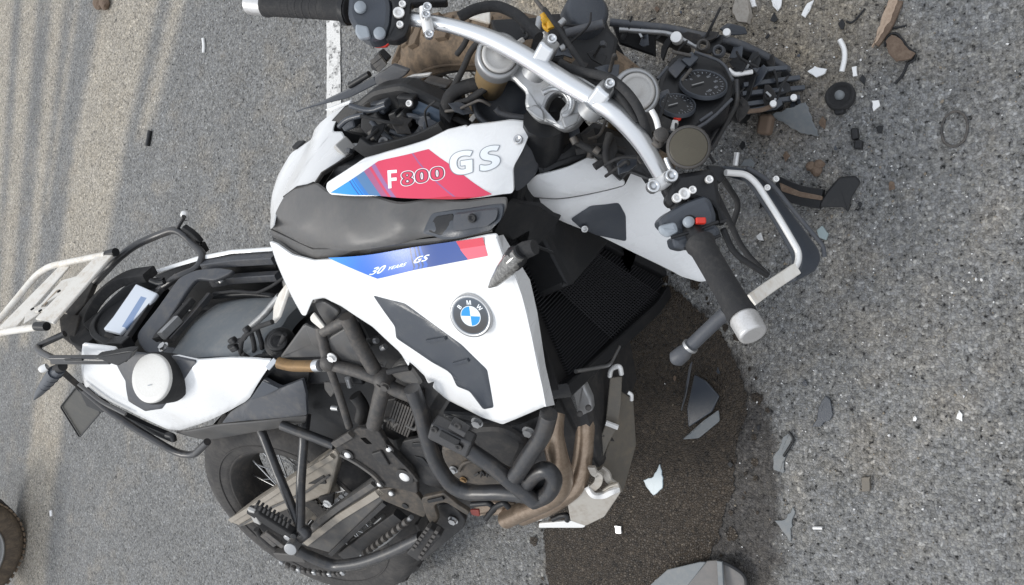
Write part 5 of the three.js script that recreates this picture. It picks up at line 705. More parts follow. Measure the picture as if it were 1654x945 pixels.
  for (const p of [[[.8481,1.0334,-.05],[.8722,1.0107,-.05],[.8771,1.0016,-.05]], [[.8713,1.0497,-.05],[.9035,1.0477,-.05],[.9482,1.0584,-.05]], [[.8544,1.0359,-.06],[.9027,1.0495,-.06],[.9315,1.0542,-.06]], [[.832,1.0538,-.07],[.8937,1.0889,-.07],[.9356,1.1219,-.07],[.9669,1.1324,-.07]]]) add('cable', sweep(p, 0.0055, { fil: 0.04 }), M.rubber);
  add('clip', block([[.8679,1.0464,-.04]][0], [[.8876,1.0457,-.04]][0], 0.012, 0.012, W1), M.aluMatt);
  add('head_bracket', plate([[1.0045,.9834,-.03],[1.0467,.9783,-.03],[1.0498,.9605,-.03],[1.0467,.9416,-.03],[.9918,.9645,-.03]], 0.04, { bevel: 0.008 }), M.slate);
  add('headstock', sweep([[1.0632,.9948,.0361],[.964,.8695,-.0256]], 0.035), M.black);
  // dark loom and mountings behind the bar
  add('loom_cover', plate([[1.0528,.9344,.0091],[1.1065,.947,-.0373],[1.1449,.9086,-.0444],[1.1737,.8254,-.0197],[1.1428,.8552,-.0135],[1.1277,.8496,.0008],[1.0925,.9026,-.0026],[1.0563,.9071,.0216],[1.0146,.9164,.0471],[1.0311,.9504,.0163]], 0.04, { bevel: 0.01 }), M.black);
  for (const p of [[[1.0899,.9493,.0279],[1.115,.9185,.0265],[1.1445,.888,.0215]], [[1.0862,.9283,.0286],[1.1246,.9169,.0066],[1.1515,.8939,-.0005]], [[1.1108,.8987,.0405],[1.1384,.9017,.0184],[1.1678,.8704,.0141]], [[1.1443,.9346,.0096],[1.1305,.9113,.0326],[1.1375,.8814,.0439]]]) add('cable', sweep(p, 0.006, { fil: 0.03 }), M.rubber);
  for (const p of [[[1.0949,.9545,.035],[1.0973,.9445,.0387]], [[1.1201,.9255,.0324],[1.1255,.9174,.0329]], [[1.1066,.9176,.0195],[1.1033,.9104,.0259]]]) add('connector', sweep(p, 0.006), M.frame);
  // broken beak mounting and screen stub beyond the tank
  const stub = add('screen_stub', plate([[.4455,1.1315,-.14],[.5172,1.1304,-.14],[.6713,1.1343,-.14],[.6688,1.1192,-.14],[.5924,1.1155,-.14],[.5048,1.1259,-.14]], 0.006), M.insert);
  add('stub_face', plate([[.679,1.1357,-.13],[.7304,1.1428,-.13],[.7576,1.1209,-.13],[.7466,1.1155,-.13],[.6937,1.1053,-.13],[.6733,1.1218,-.13]], 0.012), M.slate, stub);
  add('stub_arm', sweep([[.6077,1.1367,-.14],[.6651,1.1428,-.14]], 0.006), M.black, stub);
  add('stub_clip', plate([[.6852,1.1618,-.13],[.7175,1.1749,-.13],[.7261,1.1535,-.13],[.6906,1.1412,-.13],[.6814,1.1507,-.13]], 0.02), M.black, stub);
  for (const q of [[[.6946,1.162,-.125],[.7209,1.1665,-.125]], [[.6966,1.1536,-.125],[.7229,1.1581,-.125]], [[.6985,1.1451,-.125],[.7242,1.1515,-.125]]]) add('clip_rib', sweep(q, 0, { rect: [0.0025, 0.004] }), M.frame, stub);
  add('broken_bracket', plate([[.7391,1.1139,-.11],[.773,1.1144,-.11],[.8141,1.1047,-.11],[.8073,1.0996,-.11],[.7773,1.1038,-.11],[.7376,1.0942,-.11],[.73,1.103,-.11]], 0.008), M.cap);
  add('mount_ring', sweep([[.7373,1.0916,-.12],[.7578,1.1002,-.12],[.7776,1.0904,-.12],[.7679,1.075,-.12],[.7507,1.0713,-.12],[.7344,1.0784,-.12]], 0.01, { closed: true }), M.frame);
  add('mount_box', plate([[.7808,1.0955,-.12],[.8225,1.0689,-.12],[.8087,1.052,-.12],[.7794,1.0397,-.12],[.7552,1.0667,-.12]], 0.04, { bevel: 0.008 }), M.frame);
  add('white_stub', plate([[.553,1.1195,-.1],[.622,1.1165,-.1],[.6215,1.1101,-.1],[.5681,1.1112,-.1]], 0.01), M.white);
}

// ---------- fork, yoke and handlebar, twisted round towards the viewer ----------
const bar = group('handlebar', bike);
{
  const mid = [[.9137,1.2176,.0232],[.9534,1.1974,.0256],[.9918,1.1753,.0298],[1.0385,1.1444,.0397],[1.0828,1.1086,.054],[1.125,1.0697,.0715],[1.1543,1.0434,.0849],[1.1832,1.0185,.0977],[1.2082,.9977,.1112],[1.2305,.9781,.1328],[1.2519,.9577,.1622],[1.2729,.9361,.1994],[1.2933,.9157,.2364]];
  const cv = new THREE.CatmullRomCurve3(mid.map(vec)), n = 60, P = [], R = []; for (let i = 0; i <= n; i++) { const t = i / n; P.push(cv.getPointAt(t)); R.push(0.0112 + 0.0035 * sstep(0.12, 0.35, t) * (1 - sstep(0.72, 0.92, t))); }
  mesh('bar', sweep(P, R, { seg: 18 }), M.alu, bar);
  // right grip
  const ga = [[1.3325,.8702,.3114],[1.3827,.8153,.4026],[1.3877,.809,.4118],[1.3947,.8005,.425]], g1 = vec(ga[0]), g2 = vec(ga[1]), ax = g2.clone().sub(g1).normalize(), gp = (t) => g1.clone().lerp(g2, t);
  mesh('inner_bar', sweep([vec(mid[12]), g1], 0.012), M.black, bar);
  mesh('grip', sweep([gp(-0.02), gp(0), gp(0.03), gp(0.08), gp(0.12), gp(0.3), gp(0.5), gp(0.7), gp(0.9), gp(0.96), gp(1)], [0.017, 0.0185, 0.0185, 0.0165, 0.016, 0.0158, 0.0156, 0.0158, 0.0165, 0.0175, 0.017], { seg: 20 }), M.rubber, bar);
  mesh('bar_end', sweep([gp(1.0), gp(1.015), gp(1.03), gp(1.2), gp(1.22), gp(1.225)], [0.0155, 0.0162, 0.0168, 0.0165, 0.0155, 0.013], { seg: 24 }), M.barEnd, bar);
  // left grip
  const la = [[.8243,1.2694,.0333],[.6831,1.3341,.0403],[.6506,1.3494,.0422]], l1 = vec(la[0]), l2 = vec(la[1]), lp = (t) => l1.clone().lerp(l2, t);
  mesh('grip', sweep([lp(-0.02), lp(0), lp(0.05), lp(0.1), lp(0.5), lp(0.9), lp(0.96), lp(1)], [0.02, 0.022, 0.021, 0.018, 0.0175, 0.018, 0.02, 0.0195], { seg: 20 }), M.rubber, bar);
  for (let k = 0; k < 9; k++) mesh('grip_ring', sweep([lp(0.14 + k * 0.085), lp(0.14 + k * 0.085 + 0.03)], 0.0179, { seg: 20 }), M.rubber, bar);
  mesh('bar_end', sweep([lp(1), lp(1.01), lp(1.2), lp(1.215)], [0.016, 0.0172, 0.017, 0.0155], { seg: 24 }), M.barEnd, bar);
  // left switch housing
  const sl = group('switchgear', bike);
  mesh('housing', plate([[.8559,1.2936,.051],[.8856,1.2798,.0368],[.9055,1.2658,.0298],[.907,1.2478,.0387],[.9001,1.2239,.0569],[.8886,1.2111,.0724],[.8705,1.2171,.0824],[.8592,1.23,.0836],[.852,1.2458,.0802],[.8473,1.2655,.0728]], 0.045, { bevel: 0.008, fil: 0.01 }), M.insert, sl);
  mesh('ring', sweep([lp(-0.01), lp(0.04)], 0.025), M.black, sl);
  mesh('button', turned([[0, 0.004], [0.008, 0.0035], [0.0095, 0], [0.0095, -0.004]], [[.8701,1.2666,.0623]][0], TOWARD, 20), M.grey, sl);
  mesh('button', turned([[0, 0.004], [0.008, 0.0035], [0.0095, 0], [0.0095, -0.004]], [[.8877,1.2213,.0743]][0], TOWARD, 20), M.grey, sl);
  mesh('toggle', plate([[.8626,1.2493,.0841],[.8776,1.238,.0792],[.8779,1.2225,.0876],[.8632,1.2277,.0955],[.8595,1.239,.092]], 0.012, { bevel: 0.003 }), M.grey, sl);
  mesh('lever_mount', plate([[.9058,1.2674,.0288],[.9281,1.2522,.0207],[.9808,1.2227,-.0018],[.979,1.2142,.0042],[.933,1.2376,.0252],[.9229,1.2068,.0496],[.917,1.1996,.0579],[.9038,1.1996,.0676],[.8899,1.2087,.0728],[.9001,1.2239,.0569],[.9074,1.2459,.0394]], 0.03, { bevel: 0.005 }), M.black, sl);
  for (const [p, r] of [[[[.923,1.2405,.035]][0], 0.0055], [[[.9144,1.2167,.0544]][0], 0.0055], [[[.916,1.2322,.0447]][0], 0.009]]) mesh('bolt', socketBolt(p, TOWARD, r, 0.005), M.bright, sl);
  mesh('bar_clamp', sweep([[.9519,1.2226,.0263],[.9498,1.2083,.0358],[.9509,1.1889,.0456]], 0.009), M.bright, sl);
  for (const p of [[[.9569,1.2118,.0422]], [[.9556,1.1853,.0577]], [[.9604,1.2202,.035]]]) mesh('bolt', socketBolt(p[0], TOWARD, 0.007, 0.008), M.alu, sl);
  mesh('bar_stub', sweep([[.8831,1.2333,.0167],[.9181,1.2161,.0235]], 0.0135), M.bright, sl);
  // right switch housing
  const sr = group('switchgear', bike);
  mesh('housing', plate([[1.293,.9079,.3021],[1.2999,.911,.2953],[1.3243,.9117,.2769],[1.3443,.908,.2643],[1.3496,.9004,.2645],[1.3523,.8801,.2738],[1.3468,.8707,.2829],[1.311,.8815,.3034],[1.2964,.8946,.3069],[1.2921,.9036,.3051]], 0.045, { bevel: 0.007, fil: 0.008 }), M.insert, sr);
  mesh('housing', plate([[1.3035,.8858,.3132],[1.3494,.8778,.2839],[1.3547,.867,.286],[1.3507,.861,.2922],[1.3146,.8665,.3157],[1.304,.8748,.319]], 0.045, { bevel: 0.006 }), M.insert, sr);
  mesh('seam', sweep([[1.3041,.8886,.318],[1.3276,.883,.3039],[1.3544,.8796,.286]], 0.002), M.black, sr);
  mesh('seam', sweep([[1.3159,.8723,.3225],[1.3389,.8682,.3078],[1.355,.8664,.2969]], 0.002), M.black, sr);
  mesh('starter', plate([[1.2961,.9081,.3173],[1.3135,.903,.3073],[1.3151,.8914,.3125],[1.3028,.8913,.3217],[1.2952,.9006,.3221]], 0.014, { bevel: 0.005 }), M.grey, sr);
  mesh('button', turned([[0, 0.004], [0.0055, 0.0035], [0.0068, 0], [0.0068, -0.004]], [[1.3264,.8962,.3016]][0], TOWARD, 20), M.grey, sr);
  mesh('kill_switch', block([[1.3327,.8936,.2984]][0], [[1.3431,.8881,.2937]][0], 0.008, 0.008, TOWARD, 0.002), M.red, sr);
  mesh('lever_clamp', plate([[1.304,.9273,.2628],[1.3162,.9381,.248],[1.3514,.9251,.2292],[1.3554,.9106,.2343],[1.3533,.8739,.2561],[1.3532,.8602,.2637],[1.3438,.8892,.2546],[1.323,.907,.2601],[1.302,.9077,.2751],[1.2976,.9169,.2733]], 0.03, { bevel: 0.006 }), M.black, sr);
  for (const [p, r] of [[[[1.3111,.9173,.274]][0], 0.006], [[[1.3196,.9176,.2677]][0], 0.0075], [[[1.3285,.917,.2614]][0], 0.005], [[[1.3477,.9185,.2465]][0], 0.005]]) mesh('bolt', socketBolt(p, TOWARD, r, 0.005), M.bright, sr);
  mesh('bar_clamp', sweep([[1.2807,.9373,.2609],[1.2905,.9335,.2558],[1.303,.9353,.2456]], 0.009), M.bright, sr);
  for (const p of [[[1.3072,.9398,.2563]], [[1.2859,.9382,.2701]]]) mesh('bolt', socketBolt(p[0], TOWARD, 0.0085, 0.008), M.alu, sr);
  // brake fluid reservoir with a dark clear lid
  const rs = group('fluid_reservoir', bike), rn = vec([[1.3483,.9765,.271]][0]).sub(vec([[1.3177,.9418,.2041]][0])), rc = [[1.3351,.9623,.2343]][0];
  mesh('pot', turned([[0, -0.05], [0.02, -0.05], [0.024, -0.02], [0.0265, -0.005], [0.0272, 0], [0.026, 0.004], [0.0235, 0.004]], rc, rn, 32), M.frame, rs);
  mesh('lid', turned([[0.0235, 0.003], [0.022, 0.0055], [0, 0.007]], rc, rn, 32), phys({ map: dustMap([0.04, 0.033, 0.02], [0.2, 0.175, 0.12], 35, 0.03, 0.5, 0.7), roughness: 0.4 }), rs);
  mesh('reservoir_strap', sweep([[1.2997,.9532,.2246],[1.3016,.9417,.2296],[1.306,.9288,.2334]], 0.004), M.alu, rs);
  mesh('banjo', turned([[0, 0.008], [0.009, 0.008], [0.01, 0.003], [0.006, 0.003], [0.006, -0.012]], [[1.2943,.9754,.2027]][0], TOWARD, 14), M.frame, rs);
  mesh('brake_line', sweep([[1.2801,.998,.16],[1.2835,.986,.1641],[1.2837,.9728,.1713]], 0.004), M.bright, rs);
  mesh('banjo', sweep([[1.2867,.9737,.2093],[1.2909,.9659,.2105],[1.2967,.9727,.2025]], 0.005), M.frame, rs);
  // broken brake lever
  const lv = group('brake_lever', bike);
  mesh('lever_arm', sweep([[1.3531,.863,.2758],[1.3555,.828,.2797],[1.383,.7827,.2709]], 0.004), M.black, lv);
  mesh('lever_blade', sweep([[1.4106,.7684,.2448],[1.3831,.7756,.2883],[1.3671,.7801,.318]], 0, { rect: [0.0075, 0.005], up: TOWARD }), M.cream, lv);
  mesh('lever_rod', sweep([[1.3414,.7843,.3414],[1.3124,.7683,.3511],[1.2825,.7515,.362]], 0.0085), M.slate, lv);
  mesh('lever_tip', sweep([[1.2845,.7526,.3613],[1.2787,.7492,.3633],[1.2677,.7442,.3674],[1.2635,.7414,.368]], [0.0085, 0.0105, 0.011, 0.006]), M.slate, lv);
  mesh('lever_ring', sweep([[1.2906,.7566,.36],[1.2875,.7546,.3607]], 0.0105), M.aluMatt, lv);
  mesh('lever_cable', sweep([[1.3383,.8955,.2144],[1.3405,.8504,.2105],[1.342,.787,.2036],[1.3637,.7458,.2104]], 0.004, { fil: 0.05 }), M.rubber, lv);
  mesh('lever_cable', sweep([[1.3441,.8919,.185],[1.3434,.8301,.1517],[1.3271,.8084,.1756]], 0.004, { fil: 0.05 }), M.rubber, lv);
  // hand guard: bright bar inside a dark plastic shell
  const hgd = group('hand_guard', bike);
  mesh('guard_bar', sweep([[1.3585,.9054,.2077],[1.3768,.8887,.1899],[1.3845,.8712,.1871],[1.4001,.8179,.1981],[1.4133,.773,.2132],[1.4096,.7626,.2285],[1.3815,.7663,.2675],[1.3651,.7734,.3028]], 0.0042, { fil: 0.02, seg: 14 }), M.bright, hgd);
  mesh('guard_shell', plate([[1.3445,.908,.1894],[1.3725,.8863,.1672],[1.3907,.8581,.1558],[1.4159,.801,.1687],[1.4381,.7544,.1781],[1.4378,.7421,.185],[1.4239,.7327,.2005],[1.3928,.7379,.2273],[1.3941,.7478,.2276],[1.4102,.7538,.2125],[1.4167,.767,.2005],[1.4023,.8143,.185],[1.3866,.8687,.1733],[1.3732,.8851,.1741],[1.345,.9034,.1915]], 0.02, { bevel: 0.004, fil: 0.01 }), M.insert, hgd);
  mesh('shell_edge', sweep([[1.3755,.8899,.1739],[1.3945,.861,.165],[1.4172,.8079,.1775],[1.4383,.7607,.1881],[1.4372,.7489,.1953]], 0.003), M.slate, hgd);
  for (const p of [[[1.3939,.8606,.186]], [[1.4062,.8669,.1803]]]) mesh('screw', socketBolt(p[0], TOWARD, 0.004, 0.004), M.bright, hgd);
  mesh('guard_mount', plate([[1.3364,.9206,.202],[1.3524,.9108,.1956],[1.3593,.8987,.1973],[1.3487,.8929,.2082],[1.3384,.9026,.2105]], 0.02), M.black, hgd);
  // top yoke
  const yk = group('yoke', bike);
  mesh('yoke_plate', plate([[1.005,1.1408,.0187],[.99,1.1185,.0285],[1.0027,1.0887,.0288],[1.0338,1.0728,.0215],[1.0435,1.0578,.0294],[1.0539,1.0461,.0351],[1.0474,1.0322,.0475],[1.0529,1.0164,.0522],[1.0604,1.002,.0545],[1.0797,.9918,.0527],[1.0919,.9776,.0584],[1.1106,.9737,.0536],[1.129,.9819,.0423],[1.1368,1.0014,.0326],[1.1542,1.0013,.0335],[1.1874,.9802,.0342],[1.2034,.9676,.0363],[1.2297,.9734,.0273],[1.2277,.9952,.0099],[1.2039,1.0098,.0058],[1.1639,1.0148,.0121],[1.1213,1.0449,.0065],[1.0788,1.0804,-.0022],[1.0647,1.0973,-.0012],[1.0524,1.1228,-.0062],[1.0299,1.1416,0]], 0.032, { bevel: 0.006, fil: 0.012, holes: [[[1.0845,1.0251,.0349],[1.0959,1.0296,.0295],[1.1059,1.0235,.0282],[1.1099,1.0095,.033],[1.0976,1.0047,.042],[1.093,.9907,.0504],[1.0813,.9976,.0524],[1.0767,1.015,.0449]]] }), M.aluMatt, yk);
  mesh('stem_ring', sweep([[1.0862,1.0407,.0481],[1.1001,1.041,.0378],[1.1172,1.0278,.0325],[1.1229,1.0096,.0383],[1.1153,.9983,.0501],[1.105,.9987,.0575]], 0.005, { fil: 0.02 }), M.alu, yk);
  mesh('yoke_step', plate([[1.0591,1.0333,.0682],[1.0741,1.0304,.0587],[1.0819,1.0179,.0599],[1.0805,1.0033,.0689],[1.0705,1.0137,.0705]], 0.008), M.aluMatt, yk);
  mesh('yoke_step', plate([[1.1045,.9988,.0619],[1.1202,.9955,.0521],[1.131,.9933,.0455],[1.1234,.982,.0572],[1.1063,.9826,.0695]], 0.008), M.aluMatt, yk);
  mesh('stem', turned([[0, 0], [0.02, 0], [0.022, -0.02], [0.022, -0.1]], [[1.0747,1.0005,.0109]][0], [0.62, 0.42, 0.65], 24), M.black, yk);
  const fork = [[[1.0346,1.1123,.029],[.802,.9908,-.2449],[.6253,.8973,-.4438]], [[1.218,.9901,.0335],[1.0706,.8605,-.2077],[.9406,.7531,-.3925]]];
  const yn = vec(fork[0][0]).sub(vec(fork[0][1])).normalize();
  for (const [k, F] of fork.entries()) {
    const leg = group('fork_leg', bike);
    mesh('upper_tube', sweep(F.map(vec), [0.0285, 0.0285, 0.0275], { seg: 24 }), M.gold, leg);
    mesh('clamp_ring', turned([[0.029, -0.035], [0.036, -0.03], [0.036, 0.004], [0.033, 0.008], [0.0285, 0.008], [0.0285, 0.003]], F[0], yn, 32), M.aluMatt, leg);
    mesh('fork_cap', turned([[0.0275, -0.005], [0.0275, 0.01], [0.025, 0.012], [0.021, 0.012], [0.02, 0.01], [0.008, 0.01], [0.0075, 0.012], [0, 0.012]], F[0], yn, 32), M.cap, leg);
  }
  for (const [c, d] of [[[[1.0899,1.0748,.0538],[1.1395,1.1089,.0597]], 0], [[[1.1681,1.0041,.0964],[1.2124,1.0313,.1032]], 0]]) {
    const a = vec(c[0]), b = vec(c[1]);
    mesh('clamp_foot', sweep([a.clone().lerp(b, -0.05), a.clone().lerp(b, 0.3)], 0.018, { seg: 18 }), M.aluMatt, yk);
    mesh('bar_clamp', block(a.clone().lerp(b, 0.3), b, 0.026, 0.03, TOWARD, 0.006), M.alu, yk);
    for (const t of [0.2, 0.9]) mesh('clamp_bolt', socketBolt(a.clone().lerp(b, t).addScaledVector(TOWARD.clone().normalize(), 0.016), TOWARD, 0.007, 0.006), M.alu, yk);
  }
  // cables running over the bar
  for (const [p, r] of [[[[.9639,1.1814,-.0345],[.9851,1.1819,-.0503],[1.0151,1.1724,-.0671],[1.051,1.1485,-.0533],[1.0868,1.1084,-.0168]], 0.009], [[[1.1294,1.0692,.0414],[1.1703,1.0504,.0625],[1.2149,1.0401,.0897],[1.2439,1.0187,.1209],[1.2572,.9939,.1383],[1.2561,.9555,.1467]], 0.0065], [[[1.1213,1.0689,.0204],[1.1796,1.0358,.0637],[1.2203,1.0093,.1027],[1.2527,.9687,.142]], 0.005], [[[1.2093,1.0299,.0858],[1.2306,1.0048,.1112],[1.2472,.9791,.1403]], 0.005], [[[.8957,1.1211,-.0869],[.9221,1.1328,-.0856],[.9494,1.154,-.0767]], 0.005], [[[1.0573,1.1251,-.1401],[1.1031,1.0965,-.0629],[1.1587,1.048,.0316]], 0.004]]) add('cable', sweep(p, r, { fil: 0.06 }), M.rubber);
  add('ignition_lead', sweep([[.9788,1.1254,-.2863],[1.012,1.1083,-.2333],[1.0366,1.1027,-.1804]], 0.004), M.frame);
  for (const p of [[[1.049,1.1191,-.1443],[1.0516,1.1084,-.1402],[1.048,1.1009,-.1335],[1.0539,1.0922,-.133]], [[1.0502,1.1093,-.1261],[1.0595,1.1081,-.1323],[1.0604,1.0946,-.1256]], [[1.053,1.1152,-.145],[1.0478,1.1086,-.1375]]]) add('key_tag', sweep(p, 0.006, { fil: 0.008 }), M.yellow);
  for (const p of [[[1.0255,1.1105,-.1765],[1.0179,1.0933,-.1615]], [[1.0372,1.0892,-.1463],[1.0382,1.0754,-.1394]], [[1.0516,1.0852,-.1818],[1.0602,1.0884,-.1898]], [[1.054,1.0538,-.1391],[1.0608,1.054,-.1442]]]) add('tie', sweep(p, 0.006), M.aluMatt);
  add('sensor', sweep([[1.0674,1.0714,-.1587],[1.1306,1.0612,-.1723]], 0.008), M.slate);
  add('clutch_plate', plate([[.9269,1.1662,-.1347],[.9564,1.1565,-.1511],[.9527,1.1392,-.1388],[.9226,1.1646,-.1307]], 0.01), M.cream);
}
// front wheel, torn back and standing under the bar
{
  const fw = group('front_wheel', bike), c = [[.8036,.8826,-.4038]][0], ax = [[.8036,.8826,-.4038],[.7738,.831,-.3196]];
  const y = vec(ax[1]).sub(vec(ax[0])).normalize(); fw.quaternion.setFromUnitVectors(new THREE.Vector3(0, 1, 0), y); fw.position.set(...c);
  wheelParts(fw, { R: 0.325, W: 0.12, rimR: 0.25, tyre: M.tyreMud, rim: M.blackDusty, spokes: 36, knobs: 46, sink: 0.004, hubMat: M.aluMatt });
  mesh('brake_disc', new THREE.LatheGeometry([[0.09, 0.07], [0.15, 0.07], [0.15, 0.074], [0.09, 0.074], [0.09, 0.07]].map(([r, h]) => new THREE.Vector2(r, h)), 48), M.steel, fw);
  const ml = add('mudguard', plate([[.9238,1.1389,-.1989],[.9949,1.1055,-.2327],[1.0283,1.0839,-.2454],[1.0608,1.0919,-.2737],[1.0868,1.0933,-.2936],[1.0959,1.0634,-.2838],[1.0994,1.0314,-.2688],[1.11,1.0087,-.2641],[1.0944,.9738,-.2333],[1.097,.9473,-.2207],[1.0604,.9686,-.2055],[1.0361,.9994,-.2046],[.9752,1.0516,-.1886],[.9251,1.1061,-.1818]], 0.03, { bevel: 0.008 }), M.black);
  add('mudguard_cap', turned([[0, 0.01], [0.03, 0.009], [0.04, 0], [0.042, -0.04]], [[1.0785,1.0771,-.2514]][0], TOWARD, 28), M.insert, ml);
  add('fork_lower', sweep([[.982,.9804,-.4803],[.9871,.8852,-.4994]], 0.03), M.black);
  add('tail_reflector', plate([[.4498,1.174,-.4672],[.4669,1.1598,-.4719],[.4994,1.1427,-.4864],[.4877,1.1383,-.4755],[.4661,1.1497,-.4658]], 0.01), M.red);
}

// torn plastic, cut leads and ties hanging round the headstock
{
  const spots = [[1.0267,1.079,-.1601],[1.0584,1.0515,-.141],[1.0833,1.0187,-.1141],[1.084,1.0114,-.1921],[1.1255,.9919,-.1303],[1.0393,1.0838,-.1991],[.9934,1.1031,-.176],[1.0853,.9637,-.0038],[1.1016,.9327,.0013],[1.1393,.911,.0262],[1.1799,.8996,.0706],[1.2084,.9038,.0745],[.8514,1.046,-.0401],[.8316,1.0421,.0038],[.7847,1.0615,.0004],[.734,1.0682,.0068],[.897,1.0463,-.0195],[1.2552,.9548,.0935],[1.2405,.9311,.1173]].map(vec);
  const A = new THREE.Vector3(0.55, -0.3, -0.5), B = TOWARD.clone().normalize();
  spots.forEach((p, k) => {
    const n = 5 + (k % 3), q = []; const ex = new THREE.Vector3(rr(-1, 1), rr(-1, 1), rr(-1, 1)).cross(B).normalize(), ey = ex.clone().cross(B).normalize();
    for (let i = 0; i < n; i++) { const a = i / n * 2 * Math.PI, r = rr(0.006, 0.02); q.push(p.clone().addScaledVector(ex, 1.5 * r * Math.cos(a)).addScaledVector(ey, r * Math.sin(a))); }
    add('torn_plastic', plate(q, 0.004, { fil: 0.0006, ref: [rr(0.2, 1), rr(0.2, 1), rr(0.2, 1)] }), [M.black, M.insert, M.blackDusty][k % 3]);
    const e = p.clone().add(new THREE.Vector3(rr(-0.07, 0.07), rr(-0.05, 0.05), rr(-0.05, 0.03))), m = p.clone().lerp(e, 0.5).addScaledVector(B, rr(0, 0.03)).add(new THREE.Vector3(rr(-0.02, 0.02), rr(-0.02, 0.02), 0));
    add('cut_lead', sweep([p, m, e], rr(0.0016, 0.0034), { fil: 0.03, seg: 8 }), k % 4 ? M.rubber : M.frame);
    if (k % 3 === 0) add('lead_plug', block(e, e.clone().add(new THREE.Vector3(rr(-0.012, 0.012), rr(-0.01, 0.01), 0.01)), 0.009, 0.009, W1, 0.002), k % 2 ? M.slate : M.cap);
  });
}

